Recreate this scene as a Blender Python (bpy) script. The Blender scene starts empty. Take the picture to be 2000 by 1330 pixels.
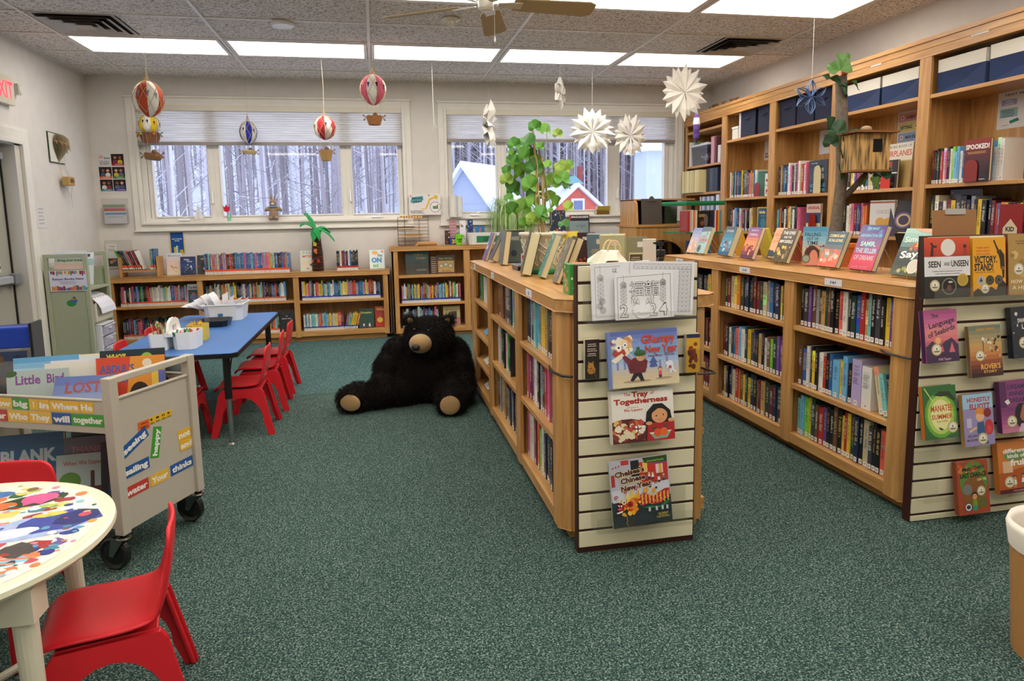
import bpy, bmesh, math, random
from mathutils import Matrix, Vector, Euler, noise
R = math.radians
random.seed(11)
SC = bpy.context.scene
COL = SC.collection
# ------------------------------------------------------------------ camera
CAM_Z = 1.335
cd = bpy.data.cameras.new('camera'); cam = bpy.data.objects.new('camera', cd); COL.objects.link(cam)
_yaw, _pit, _rol = 0.194457, 0.132338, -0.0176576
_cy, _sy, _cp, _sp = math.cos(_yaw), math.sin(_yaw), math.cos(_pit), math.sin(_pit)
_f = Vector((_sy*_cp, _cy*_cp, -_sp)); _r = Vector((_cy, -_sy, 0)); _u = _r.cross(_f)
_cr, _sr = math.cos(_rol), math.sin(_rol)
_r2 = _cr*_r + _sr*_u; _u2 = -_sr*_r + _cr*_u
cam.matrix_world = Matrix(((_r2.x, _u2.x, -_f.x, 0), (_r2.y, _u2.y, -_f.y, 0), (_r2.z, _u2.z, -_f.z, CAM_Z), (0, 0, 0, 1)))
cd.sensor_width = 36.0; cd.sensor_fit = 'HORIZONTAL'
cd.lens = 1328.33/2000*36.0
cd.shift_y = -(665-597.855)/2000
cd.clip_start = 0.05; cd.clip_end = 300
SC.camera = cam
# ------------------------------------------------------------------ world and exposure
wd = bpy.data.worlds.new('sky'); SC.world = wd; wd.use_nodes = True
_bg = wd.node_tree.nodes['Background']; _bg.inputs[0].default_value = (0.72, 0.80, 1.0, 1); _bg.inputs[1].default_value = 1.3
SC.view_settings.view_transform = 'Standard'; SC.view_settings.look = 'None'
SC.view_settings.exposure = 0.85; SC.view_settings.gamma = 1.0
try: SC.view_settings.use_curve_mapping = False
except Exception: pass
SC.cycles.use_denoising = True; SC.cycles.adaptive_threshold = 0.03
SC.cycles.max_bounces = 6; SC.cycles.diffuse_bounces = 3; SC.cycles.glossy_bounces = 2; SC.cycles.transmission_bounces = 4; SC.cycles.transparent_max_bounces = 14
SC.cycles.sample_clamp_indirect = 6.0; SC.cycles.caustics_reflective = False; SC.cycles.caustics_refractive = False
LAMP = 4.7                       # radiance of the lit ceiling lenses
LAMP_COL = (1.0, 0.95, 0.87)
# room
XL, XR, YB, YF, ZC = -2.89, 4.13, 8.0, -1.9, 2.852
# ------------------------------------------------------------------ helpers
def lin(h):
    if isinstance(h, str):
        h = h.lstrip('#'); c = [int(h[i:i+2], 16)/255 for i in (0, 2, 4)]
    else: c = [v/255 for v in h]
    return tuple(v/12.92 if v <= 0.04045 else ((v+0.055)/1.055)**2.4 for v in c)
_tc = {}
def text_geo(s, bold):
    k = (s, bold)
    if k in _tc: return _tc[k]
    c = bpy.data.curves.new('t', 'FONT'); c.body = s; c.size = 1.0; c.resolution_u = 2; c.offset = bold
    o = bpy.data.objects.new('t', c); COL.objects.link(o)
    dg = bpy.context.evaluated_depsgraph_get(); me = bpy.data.meshes.new_from_object(o.evaluated_get(dg))
    vs = [(v.co.x, v.co.y) for v in me.vertices]; fs = [tuple(p.vertices) for p in me.polygons]
    bpy.data.objects.remove(o); bpy.data.curves.remove(c); bpy.data.meshes.remove(me)
    if vs:
        x0 = min(v[0] for v in vs); x1 = max(v[0] for v in vs); y0 = min(v[1] for v in vs); y1 = max(v[1] for v in vs)
    else: x0 = y0 = 0; x1 = y1 = 1
    _tc[k] = (vs, fs, x0, x1, y0, y1); return _tc[k]
class MB:
    def __init__(s): s.v = []; s.f = []; s.c = []; s.M = None
    def add(s, vs, fs, col):
        n = len(s.v); M = s.M
        s.v += [tuple(M @ Vector(v)) if M else tuple(v) for v in vs]
        s.f += [tuple(n+i for i in f) for f in fs]; s.c += [col]*len(fs)
    def box(s, x0, y0, z0, x1, y1, z1, col=(1, 1, 1)):
        s.add([(x0,y0,z0),(x1,y0,z0),(x1,y1,z0),(x0,y1,z0),(x0,y0,z1),(x1,y0,z1),(x1,y1,z1),(x0,y1,z1)],
              [(0,3,2,1),(4,5,6,7),(0,1,5,4),(1,2,6,5),(2,3,7,6),(3,0,4,7)], col); return s
    def poly(s, pts, col=(1, 1, 1)): s.add(pts, [tuple(range(len(pts)))], col); return s
    def prism(s, pts, a0, a1, axis='y', col=(1, 1, 1)):
        # outline pts in the plane normal to axis, extruded from a0 to a1
        def P(p, a): return (p[0], a, p[1]) if axis == 'y' else ((a, p[0], p[1]) if axis == 'x' else (p[0], p[1], a))
        n = len(pts); vs = [P(p, a0) for p in pts]+[P(p, a1) for p in pts]
        s.add(vs, [tuple(range(n)), tuple(range(2*n-1, n-1, -1))]+[(i, (i+1) % n, n+(i+1) % n, n+i) for i in range(n)], col); return s
    def tube(s, pts, r, n=6, col=(1, 1, 1), closed=False):
        pts = [Vector(p) for p in pts]; m = len(pts); rs = r if isinstance(r, (list, tuple)) else [r]*m
        vs = []
        up = Vector((0, 0, 1)); prev = None
        for i, p in enumerate(pts):
            a = pts[(i-1) % m] if (closed or i > 0) else pts[i]; b = pts[(i+1) % m] if (closed or i < m-1) else pts[i]
            t = (b-a); t = t.normalized() if t.length > 1e-9 else Vector((0, 0, 1))
            if prev is None:
                x = t.cross(up if abs(t.z) < 0.9 else Vector((1, 0, 0))).normalized()
            else:
                x = (prev-t*prev.dot(t)); x = x.normalized() if x.length > 1e-6 else t.orthogonal().normalized()
            prev = x; y = t.cross(x)
            for k in range(n):
                an = 2*math.pi*k/n; vs.append(tuple(p+(x*math.cos(an)+y*math.sin(an))*rs[i]))
        fs = []
        for i in range(m if closed else m-1):
            j = (i+1) % m
            for k in range(n): fs.append((i*n+k, i*n+(k+1) % n, j*n+(k+1) % n, j*n+k))
        if not closed: fs += [tuple(range(n-1, -1, -1)), tuple(range((m-1)*n, m*n))]
        s.add(vs, fs, col); return s
    def lathe(s, prof, n=24, col=(1, 1, 1), c=(0, 0, 0), cols=None):
        m = len(prof); vs = []
        for r, z in prof:
            for k in range(n):
                a = 2*math.pi*k/n; vs.append((c[0]+r*math.cos(a), c[1]+r*math.sin(a), c[2]+z))
        for i in range(m-1):
            fs = [(i*n+k, i*n+(k+1) % n, (i+1)*n+(k+1) % n, (i+1)*n+k) for k in range(n)]
            if i == 0: base = len(s.v); s.add(vs, [], col)
            s.f += [tuple(base+q for q in f) for f in fs]
            s.c += [cols[i] if cols else col]*n
        return s
    def ell(s, cx, cy, cz, rx, ry, rz, col=(1, 1, 1), n=14, m=9):
        vs = [(cx, cy, cz-rz)]; fs = []
        for i in range(1, m):
            ph = -math.pi/2+math.pi*i/m
            for k in range(n):
                a = 2*math.pi*k/n; vs.append((cx+rx*math.cos(ph)*math.cos(a), cy+ry*math.cos(ph)*math.sin(a), cz+rz*math.sin(ph)))
        vs.append((cx, cy, cz+rz)); T = len(vs)-1
        for k in range(n): fs.append((0, 1+(k+1) % n, 1+k)); fs.append((T, T-n+k, T-n+(k+1) % n))
        for i in range(m-2):
            for k in range(n): fs.append((1+i*n+k, 1+i*n+(k+1) % n, 1+(i+1)*n+(k+1) % n, 1+(i+1)*n+k))
        s.add(vs, fs, col); return s
    def build(s, name, m, parent=None, smooth=False, bevel=0, solid=0, sub=0):
        me = bpy.data.meshes.new(name); me.from_pydata(s.v, [], s.f)
        ca = me.color_attributes.new('Col', 'FLOAT_COLOR', 'CORNER'); buf = []
        for p, c in zip(me.polygons, s.c): buf += [c[0], c[1], c[2], 1.0]*p.loop_total
        ca.data.foreach_set('color', buf)
        if smooth: me.polygons.foreach_set('use_smooth', [True]*len(me.polygons))
        me.materials.append(MAT[m] if isinstance(m, str) else m)
        o = bpy.data.objects.new(name, me); COL.objects.link(o)
        if parent is not None: o.parent = parent
        if solid: d = o.modifiers.new('s', 'SOLIDIFY'); d.thickness = abs(solid); d.offset = 0 if solid > 0 else -1
        if bevel: d = o.modifiers.new('b', 'BEVEL'); d.width = bevel; d.segments = 2; d.limit_method = 'ANGLE'; d.angle_limit = R(40)
        if sub: d = o.modifiers.new('u', 'SUBSURF'); d.levels = sub; d.render_levels = sub
        return o
class Art:
    """flat printed art on a plane: O origin (lower left), U to the right, V up, N out, w x h metres; coordinates 0..1"""
    def __init__(s, mb, O, U, V, w, h, e=0.0004):
        s.mb = mb; s.O = Vector(O); s.U = Vector(U).normalized(); s.V = Vector(V).normalized(); s.N = s.U.cross(s.V); s.w = w; s.h = h; s.k = e; s.e = 0.00003
    def P(s, x, y): return s.O+s.U*(x*s.w)+s.V*(y*s.h)+s.N*s.k
    def poly(s, pts, c):
        for ax in (0, 1):
            for sg, lim in ((1, 0.0), (-1, -1.0)):
                out = []; n = len(pts)
                for i in range(n):
                    a, b = pts[i], pts[(i+1) % n]; da, db = sg*a[ax]-lim, sg*b[ax]-lim
                    if da >= 0: out.append(a)
                    if (da >= 0) != (db >= 0): u = da/(da-db); out.append((a[0]+(b[0]-a[0])*u, a[1]+(b[1]-a[1])*u))
                pts = out
                if len(pts) < 3: return s
        s.k += s.e; s.mb.poly([s.P(*p) for p in pts], c if isinstance(c, tuple) else lin(c)); return s
    def rect(s, x0, y0, x1, y1, c): return s.poly([(x0, y0), (x1, y0), (x1, y1), (x0, y1)], c)
    def ell(s, cx, cy, rx, ry, c, n=18, a0=0): return s.poly([(cx+rx*math.cos(2*math.pi*i/n+a0), cy+ry*math.sin(2*math.pi*i/n+a0)) for i in range(n)], c)
    def circ(s, cx, cy, r, c, n=22): return s.ell(cx, cy, r, r*s.w/s.h, c, n)
    def line(s, pts, t, c, closed=False):
        s.k += s.e; c = c if isinstance(c, tuple) else lin(c); n = len(pts)
        for i in range(n if closed else n-1):
            a = s.P(*pts[i]); b = s.P(*pts[(i+1) % n]); d = b-a
            if d.length < 1e-7: continue
            q = d.normalized().cross(s.N)*(t/2); s.mb.poly([a-q, b-q, b+q, a+q], c)
        return s
    def seal(s, x, y, r, c='#d8d2c0', c2='#b59a4a'):
        s.circ(x, y, r, c2); s.circ(x, y, r*.86, c); s.circ(x, y+r*.1*s.w/s.h, r*.5, '#efe9dc'); s.ell(x, y-r*.3*s.w/s.h, r*.6, r*.16*s.w/s.h, '#8a7a4c'); s.poly([(x-r*.2, y), (x+r*.2, y), (x, y+r*.4*s.w/s.h)], '#6b5a3a'); return s
    def text(s, t, cx, cy, hh, c, maxw=None, bold=0.02, ang=0.0, fit=None):
        vs, fs, x0, x1, y0, y1 = text_geo(t, bold)
        capw = hh*s.h; sc = capw/0.72; w = (x1-x0)*sc; sx = sc
        mw = (fit or maxw or 0)*s.w
        if fit or (maxw and w > mw): sx = sc*mw/w
        s.k += s.e; ca, sa = math.cos(ang), math.sin(ang); mx, my = (x0+x1)/2, 0.36
        base = s.O+s.U*(cx*s.w)+s.V*(cy*s.h)+s.N*s.k; out = []
        for x, y in vs:
            px, py = (x-mx)*sx, (y-my)*sc
            out.append(base+s.U*(px*ca-py*sa)+s.V*(px*sa+py*ca))
        s.mb.add(out, fs, c if isinstance(c, tuple) else lin(c)); return s
    def greek(s, cx, cy, w, h, c, seed=0, rows=1, gap=1.9):
        """illegible small print: broken bars"""
        r = random.Random(seed); s.k += s.e; c = c if isinstance(c, tuple) else lin(c)
        for j in range(rows):
            x = cx-w/2+r.uniform(0, w*.08); y = cy-j*h*gap; xe = cx+w/2-r.uniform(0, w*.15)
            while x < xe:
                l = r.uniform(.4, 1.6)*h*s.h/s.w*1.6; b = min(x+l, xe)
                s.mb.poly([s.P(x, y-h/2), s.P(b, y-h/2), s.P(b, y+h/2), s.P(x, y+h/2)], c); x = b+h*s.h/s.w*.5
        return s
# ------------------------------------------------------------------ materials
MAT = {}
def _mat(name):
    m = bpy.data.materials.new(name); m.use_nodes = True; MAT[name] = m
    nt = m.node_tree; return m, nt, nt.nodes, nt.links, nt.nodes['Principled BSDF']
def vcol(name, rough=0.6, coat=0.0, noise_amt=0.06, scale=60, metal=0.0, spec=0.5, bump=0.0, sheen=0.0):
    m, nt, N, L, B = _mat(name)
    a = N.new('ShaderNodeAttribute'); a.attribute_name = 'Col'
    tx = N.new('ShaderNodeTexCoord'); no = N.new('ShaderNodeTexNoise'); no.inputs['Scale'].default_value = scale; no.inputs['Detail'].default_value = 4
    mr = N.new('ShaderNodeMapRange'); mr.inputs[3].default_value = 1-noise_amt; mr.inputs[4].default_value = 1+noise_amt
    mx = N.new('ShaderNodeMix'); mx.data_type = 'RGBA'; mx.blend_type = 'MULTIPLY'; mx.inputs[0].default_value = 1
    L.new(tx.outputs['Object'], no.inputs['Vector']); L.new(no.outputs[0], mr.inputs[0]); L.new(a.outputs['Color'], mx.inputs[6]); L.new(mr.outputs[0], mx.inputs[7])
    L.new(mx.outputs[2], B.inputs['Base Color']); B.inputs['Roughness'].default_value = rough; B.inputs['Metallic'].default_value = metal
    B.inputs['Coat Weight'].default_value = coat; B.inputs['Coat Roughness'].default_value = 0.12; B.inputs['Specular IOR Level'].default_value = spec
    if sheen: B.inputs['Sheen Weight'].default_value = sheen
    if bump:
        b = N.new('ShaderNodeBump'); b.inputs['Strength'].default_value = bump; b.inputs['Distance'].default_value = 0.002; L.new(no.outputs[0], b.inputs['Height']); L.new(b.outputs[0], B.inputs['Normal'])
    return m
vcol('paint', 0.5); vcol('matte', 0.85, spec=0.25); vcol('print', 0.38, coat=0.25, noise_amt=0.05); vcol('plastic', 0.32, noise_amt=0.02); vcol('metal', 0.3, metal=1.0, noise_amt=0.03)
vcol('cloth', 0.95, noise_amt=0.14, scale=300, spec=0.15, bump=0.5, sheen=0.2); vcol('powder', 0.45, noise_amt=0.04, scale=40, bump=0.15); vcol('paper', 0.8, noise_amt=0.02, spec=0.3)
vcol('artwork', 0.35, noise_amt=0.3, scale=55, coat=0.2); vcol('leaf', 0.5, noise_amt=0.35, scale=25)
vcol('fur', 0.75, noise_amt=0.3, scale=30, spec=0.2, sheen=0.0); vcol('wicker', 0.75, noise_amt=0.5, scale=120, bump=0.8); vcol('bark', 0.9, noise_amt=0.55, scale=45, bump=1.0)
def wood(name, axis, light=1.0):
    m, nt, N, L, B = _mat(name)
    tx = N.new('ShaderNodeTexCoord'); mp = N.new('ShaderNodeMapping'); sc = [14, 14, 14]; sc['xyz'.index(axis)] = 1.1; mp.inputs['Scale'].default_value = sc
    no = N.new('ShaderNodeTexNoise'); no.inputs['Scale'].default_value = 2.2; no.inputs['Detail'].default_value = 6; no.inputs['Distortion'].default_value = 0.8
    cr = N.new('ShaderNodeValToRGB'); e = cr.color_ramp.elements
    e[0].position = .28; e[1].position = .72
    a = lin('#ac7640'); b = lin('#d3a262'); e[0].color = (*[v*light for v in a], 1); e[1].color = (*[v*light for v in b], 1)
    L.new(tx.outputs['Object'], mp.inputs[0]); L.new(mp.outputs[0], no.inputs['Vector']); L.new(no.outputs[0], cr.inputs[0]); L.new(cr.outputs[0], B.inputs['Base Color'])
    B.inputs['Roughness'].default_value = 0.36; B.inputs['Coat Weight'].default_value = 0.15; B.inputs['Coat Roughness'].default_value = 0.25
for ax in 'xyz': wood('wood_'+ax, ax)
def carpet():
    m, nt, N, L, B = _mat('carpet')
    tx = N.new('ShaderNodeTexCoord'); n1 = N.new('ShaderNodeTexNoise'); n1.inputs['Scale'].default_value = 165; n1.inputs['Detail'].default_value = 3; n1.inputs['Roughness'].default_value = .7
    n2 = N.new('ShaderNodeTexNoise'); n2.inputs['Scale'].default_value = 1.3; n2.inputs['Detail'].default_value = 3
    vo = N.new('ShaderNodeTexVoronoi'); vo.inputs['Scale'].default_value = 150
    cr = N.new('ShaderNodeValToRGB'); e = cr.color_ramp.elements
    e[0].position = .38; e[0].color = (*lin('#162624'), 1); e[1].position = .68; e[1].color = (*lin('#98a296'), 1)
    q = cr.color_ramp.elements.new(.52); q.color = (*lin('#33504b'), 1)
    L.new(tx.outputs['Object'], n1.inputs['Vector']); L.new(tx.outputs['Object'], n2.inputs['Vector']); L.new(tx.outputs['Object'], vo.inputs['Vector'])
    mm = N.new('ShaderNodeMath'); mm.operation = 'MULTIPLY_ADD'; mm.inputs[1].default_value = .16; L.new(vo.outputs['Color'], mm.inputs[0]); L.new(n1.outputs[0], mm.inputs[2])
    ms = N.new('ShaderNodeMath'); ms.operation = 'SUBTRACT'; ms.inputs[1].default_value = .08; L.new(mm.outputs[0], ms.inputs[0]); L.new(ms.outputs[0], cr.inputs[0])
    # carpet beyond the seam at y = 5.32 is tinted bluer, painted-in window reflection
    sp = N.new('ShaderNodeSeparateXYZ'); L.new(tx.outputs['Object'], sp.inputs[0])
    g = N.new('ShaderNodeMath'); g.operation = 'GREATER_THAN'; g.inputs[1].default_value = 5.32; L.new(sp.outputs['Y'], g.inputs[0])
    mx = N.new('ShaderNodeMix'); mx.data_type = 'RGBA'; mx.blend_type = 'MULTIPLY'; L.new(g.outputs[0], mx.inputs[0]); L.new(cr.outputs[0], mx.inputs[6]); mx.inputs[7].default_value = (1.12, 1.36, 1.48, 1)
    mr = N.new('ShaderNodeMapRange'); mr.inputs[3].default_value = .82; mr.inputs[4].default_value = 1.18; L.new(n2.outputs[0], mr.inputs[0])
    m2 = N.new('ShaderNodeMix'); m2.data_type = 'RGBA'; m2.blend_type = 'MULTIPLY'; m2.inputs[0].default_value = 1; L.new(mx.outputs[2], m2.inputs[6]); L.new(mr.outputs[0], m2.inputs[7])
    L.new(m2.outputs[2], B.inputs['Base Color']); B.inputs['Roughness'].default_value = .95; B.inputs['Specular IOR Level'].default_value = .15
    b = N.new('ShaderNodeBump'); b.inputs['Strength'].default_value = .7; b.inputs['Distance'].default_value = .004; L.new(n1.outputs[0], b.inputs['Height']); L.new(b.outputs[0], B.inputs['Normal'])
carpet()
def tile():
    m, nt, N, L, B = _mat('ceiling_tile')
    tx = N.new('ShaderNodeTexCoord'); mp = N.new('ShaderNodeMapping'); mp.inputs['Scale'].default_value = (1, 1.6, 1)
    n1 = N.new('ShaderNodeTexNoise'); n1.inputs['Scale'].default_value = 48; n1.inputs['Detail'].default_value = 2; n1.inputs['Distortion'].default_value = 1.6
    cr = N.new('ShaderNodeValToRGB'); e = cr.color_ramp.elements
    e[0].position = .40; e[0].color = (*lin('#7c736d'), 1); e[1].position = .47; e[1].color = (*lin('#efe9e4'), 1)
    L.new(tx.outputs['Object'], mp.inputs[0]); L.new(mp.outputs[0], n1.inputs['Vector']); L.new(n1.outputs[0], cr.inputs[0]); L.new(cr.outputs[0], B.inputs['Base Color'])
    B.inputs['Roughness'].default_value = .95; B.inputs['Specular IOR Level'].default_value = .1
tile()
def simple(name, col, rough=.6, metal=0, bump=0, bscale=200, namt=.03, nscale=8, spec=.4):
    m, nt, N, L, B = _mat(name); c = lin(col) if isinstance(col, str) else col
    tx = N.new('ShaderNodeTexCoord'); no = N.new('ShaderNodeTexNoise'); no.inputs['Scale'].default_value = nscale; no.inputs['Detail'].default_value = 4
    cr = N.new('ShaderNodeValToRGB'); e = cr.color_ramp.elements; e[0].position = .3; e[1].position = .7
    e[0].color = (*[v*(1-namt) for v in c], 1); e[1].color = (*[min(1, v*(1+namt)) for v in c], 1)
    L.new(tx.outputs['Object'], no.inputs['Vector']); L.new(no.outputs[0], cr.inputs[0]); L.new(cr.outputs[0], B.inputs['Base Color'])
    B.inputs['Roughness'].default_value = rough; B.inputs['Metallic'].default_value = metal; B.inputs['Specular IOR Level'].default_value = spec
    if bump:
        n2 = N.new('ShaderNodeTexNoise'); n2.inputs['Scale'].default_value = bscale; L.new(tx.outputs['Object'], n2.inputs['Vector'])
        b = N.new('ShaderNodeBump'); b.inputs['Strength'].default_value = bump; b.inputs['Distance'].default_value = .002; L.new(n2.outputs[0], b.inputs['Height']); L.new(b.outputs[0], B.inputs['Normal'])
    return B
simple('wall_paint', '#ddd7d0', .75, bump=.15, bscale=140); simple('trim_paint', '#e6e1d8', .4); simple('snow', '#e6ecfa', .9, namt=.06, nscale=.6)
simple('red_plastic', '#d2222c', .33, bump=.25, bscale=500, namt=.04); simple('laminate_blue', '#4173b4', .42, namt=.06, nscale=3); simple('black_plastic', '#141416', .45)
simple('slat_face', '#e3d9b8', .45, namt=.02); simple('dark_edge', '#3a1c14', .5)
simple('brushed', '#c8c4bc', .28, metal=1)
def emis(name, col, s):
    m, nt, N, L, B = _mat(name); B.inputs['Base Color'].default_value = (*col, 1); B.inputs['Emission Color'].default_value = (*col, 1); B.inputs['Emission Strength'].default_value = s; B.inputs['Roughness'].default_value = .5
    return nt, N, L, B
_nt, _N, _L, _B = emis('lens', LAMP_COL, LAMP)
emis('exit_red', (1.0, .03, .05), 1.6)
def glass(name, col=(.95, .97, 1), rough=.02, fac=.1):
    m = bpy.data.materials.new(name); m.use_nodes = True; MAT[name] = m; nt = m.node_tree; nt.nodes.clear()
    o = nt.nodes.new('ShaderNodeOutputMaterial'); t = nt.nodes.new('ShaderNodeBsdfTransparent'); g = nt.nodes.new('ShaderNodeBsdfGlossy'); mx = nt.nodes.new('ShaderNodeMixShader')
    t.inputs[0].default_value = (*col, 1); g.inputs['Roughness'].default_value = rough; mx.inputs[0].default_value = fac
    nt.links.new(t.outputs[0], mx.inputs[1]); nt.links.new(g.outputs[0], mx.inputs[2]); nt.links.new(mx.outputs[0], o.inputs[0])
glass('pane', (.97, .97, .98), .02, .04); glass('acrylic', (.975, .975, .965), .05, .05); glass('tub', (.62, .66, .75), .25, .25)
def shade_mat():
    m = bpy.data.materials.new('shade'); m.use_nodes = True; MAT['shade'] = m; nt = m.node_tree; N = nt.nodes; L = nt.links; N.clear()
    o = N.new('ShaderNodeOutputMaterial'); d = N.new('ShaderNodeBsdfDiffuse'); t = N.new('ShaderNodeBsdfTranslucent'); mx = N.new('ShaderNodeMixShader'); mx.inputs[0].default_value = .35
    tx = N.new('ShaderNodeTexCoord'); mp = N.new('ShaderNodeMapping'); mp.inputs['Scale'].default_value = (2, 2, 90); no = N.new('ShaderNodeTexNoise'); no.inputs['Scale'].default_value = 1.5
    cr = N.new('ShaderNodeValToRGB'); e = cr.color_ramp.elements; e[0].position = .35; e[1].position = .65; e[0].color = (.72, .70, .69, 1); e[1].color = (.92, .90, .87, 1)
    L.new(tx.outputs['Object'], mp.inputs[0]); L.new(mp.outputs[0], no.inputs['Vector']); L.new(no.outputs[0], cr.inputs[0]); L.new(cr.outputs[0], d.inputs[0]); L.new(cr.outputs[0], t.inputs[0])
    L.new(d.outputs[0], mx.inputs[1]); L.new(t.outputs[0], mx.inputs[2]); L.new(mx.outputs[0], o.inputs[0])
shade_mat()
# ------------------------------------------------------------------ scene objects
def tag(o, label=None, cat=None, group=None, kind=None):
    if label: o['label'] = label
    if cat: o['category'] = cat
    if group: o['group'] = group
    if kind: o['kind'] = kind
    return o
def thing(name, label, cat, loc=(0, 0, 0), rz=0.0, group=None):
    o = bpy.data.objects.new(name, None); o.empty_display_size = .1; COL.objects.link(o); o.location = loc; o.rotation_euler = (0, 0, rz)
    return tag(o, label, cat, group)
def struct(name, mb, m, **k):
    o = mb.build(name, m, **k); o['kind'] = 'structure'; return o
def copy_tree(o, parent=None):
    c = o.copy(); COL.objects.link(c)
    if parent is not None: c.parent = parent
    for ch in list(o.children): copy_tree(ch, c)
    return c
def TRS(x, y, z, yaw=0.0, lean=0.0, roll=0.0):
    return Matrix.Translation((x, y, z)) @ Matrix.Rotation(yaw, 4, 'Z') @ Matrix.Rotation(-lean, 4, 'X') @ Matrix.Rotation(roll, 4, 'Y')
W1 = (1, 1, 1)

def planks():
    m, nt, N, L, B = _mat('planks'); tx = N.new('ShaderNodeTexCoord'); mp = N.new('ShaderNodeMapping'); mp.inputs['Scale'].default_value = (30, 30, 3); no = N.new('ShaderNodeTexNoise'); no.inputs['Scale'].default_value = 1.6; no.inputs['Detail'].default_value = 5
    cr = N.new('ShaderNodeValToRGB'); e = cr.color_ramp.elements; e[0].position = .34; e[1].position = .56; e[0].color = (*lin('#3a2c20'), 1); e[1].color = (*lin('#c29a5c'), 1)
    L.new(tx.outputs['Object'], mp.inputs[0]); L.new(mp.outputs[0], no.inputs['Vector']); L.new(no.outputs[0], cr.inputs[0]); L.new(cr.outputs[0], B.inputs['Base Color']); B.inputs['Roughness'].default_value = .8
planks()
# ================================================================== ROOM
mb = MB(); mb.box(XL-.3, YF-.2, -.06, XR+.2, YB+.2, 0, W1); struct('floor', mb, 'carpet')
mb = MB(); mb.box(XL-.3, YF-.2, ZC, XR+.2, YB+.2, ZC+.08, W1); struct('ceiling', mb, 'ceiling_tile')
TX = [-2.4286+1.2192*k for k in range(6)]; TY0 = 5.0816
mb = MB()
for x in TX: mb.box(x-.012, YF, ZC-.008, x+.012, YB, ZC+.002)
for k in range(-11, 5): mb.box(XL, TY0+.6096*k-.012, ZC-.0075, XR, TY0+.6096*k+.012, ZC+.002)
mb.box(XL, YB-.02, ZC-.006, XR, YB, ZC); mb.box(XL, YF, ZC-.006, XL+.02, YB, ZC); mb.box(XR-.02, YF, ZC-.006, XR, YB, ZC)
struct('trim_1', mb, 'trim_paint')
WIN = [(-2.43, .34, 1.325, 2.56), (.84, 3.65, 1.325, 2.55)]
def wall_y(x0, x1, y0, y1, holes, z1=ZC):
    m = MB(); xs = x0
    for a, b, za, zb in holes:
        m.box(xs, y0, 0, a, y1, z1); m.box(a, y0, 0, b, y1, za); m.box(a, y0, zb, b, y1, z1); xs = b
    m.box(xs, y0, 0, x1, y1, z1); return m
struct('wall_back', wall_y(XL-.2, XR+.2, YB, YB+.15, WIN), 'wall_paint')
# left wall with the door opening y 5.45..6.5
mb = MB(); D0, D1, DZ = 5.42, 6.5, 2.0
mb.box(XL-.16, YF, 0, XL, D0, ZC); mb.box(XL-.16, D1, 0, XL, YB, ZC); mb.box(XL-.16, D0, DZ, XL, D1, ZC)
struct('wall_left', mb, 'wall_paint')
mb = MB(); mb.box(XR, YF, 0, XR+.15, YB, ZC); struct('wall_right', mb, 'wall_paint')
mb = MB(); mb.box(XL-.2, YF-.15, 0, XR+.2, YF, ZC); struct('wall_front', mb, 'wall_paint')
mb = MB(); mb.box(XL, D1+.14, 0, XL+.012, YB, .1); mb.box(XL, YF, 0, XL+.012, D0-.14, .1); struct('baseboard_left', mb, 'trim_paint')
mb = MB(); mb.box(XL, YB-.012, 0, XR, YB, .1); struct('baseboard_back', mb, 'trim_paint')
# windows
def window(idx, x0, x1, z0, z1, lites, shz):
    root = bpy.data.objects.new('window_%d' % idx, None); COL.objects.link(root); root['kind'] = 'structure'
    m = MB(); t = .095
    # stepped casing around the opening
    for q, w, d in ((0, t, .018), (.0, .03, .03)):
        a, b, c, e = x0-w, x1+w, z0-w*1.0, z1+w
        u = d*.1; m.box(a, YB-d, c, x0+u, YB, e); m.box(x1-u, YB-d, c, b, YB, e); m.box(x0+u, YB-d, z1-u, x1-u, YB, e); m.box(x0+u, YB-d, c, x1-u, YB, z0+u)
    m.box(x0-t-.012, YB-.035, z1+t-.022, x1+t+.012, YB, z1+t); m.box(x0-t-.012, YB-.035, z0-t, x1+t+.012, YB, z0-t+.018)
    m.box(x0-.02, YB-.045, z0-.02, x1+.02, YB+.1, z0+.004)
    m.build('casing', 'trim_paint', root, bevel=.003)
    f = MB(); yb = YB+.04
    f.box(x0, yb-.004, z0, x1, yb+.08, z0+.048); f.box(x0, yb-.004, z1-.05, x1, yb+.08, z1)
    for a, b, fx in lites:
        f.box(a-.06, yb, z0, a, yb+.07, z1); f.box(b, yb, z0, b+.06, yb+.07, z1); f.box(a, yb, z0+.0, b, yb+.068, z0+.0655)
        f.box(a-.012, yb-.012, z0+.045, a, yb, z1); f.box(b, yb-.012, z0+.045, b+.012, yb, z1); f.box(a, yb-.013, z0+.05, b, yb, z0+.066)
    f.box(x0, yb, z0, lites[0][0]-.05, yb+.07, z1); f.box(lites[-1][1]+.05, yb, z0, x1, yb+.07, z1)
    for i in range(len(lites)-1): f.box(lites[i][1]+.05, yb+.004, z0, lites[i+1][0]-.05, yb+.07, z1)
    fo = f.build('window_frame', 'trim_paint', root, bevel=.003)
    for a, b, fx in lites:
        p = MB(); p.box(a, yb+.035, z0+.05, b, yb+.041, z1-.04); p.build('pane', 'pane', fo)
        if not fx:
            h = MB(); h.box((a+b)/2-.06, yb-.03, z0+.02, (a+b)/2+.06, yb, z0+.035); h.tube([((a+b)/2, yb-.03, z0+.035), ((a+b)/2+.05, yb-.05, z0+.06)], .006)
            h.build('crank_handle', 'plastic', fo)
    for a, b, fx in lites:
        if fx: continue
        h = MB(); xx = b+.03 if a < (x0+x1)/2 else a-.03; h.box(xx-.008, yb-.03, z0+.2, xx+.008, yb-.005, z0+.32); h.build('latch', 'plastic', fo)
    return root
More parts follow.
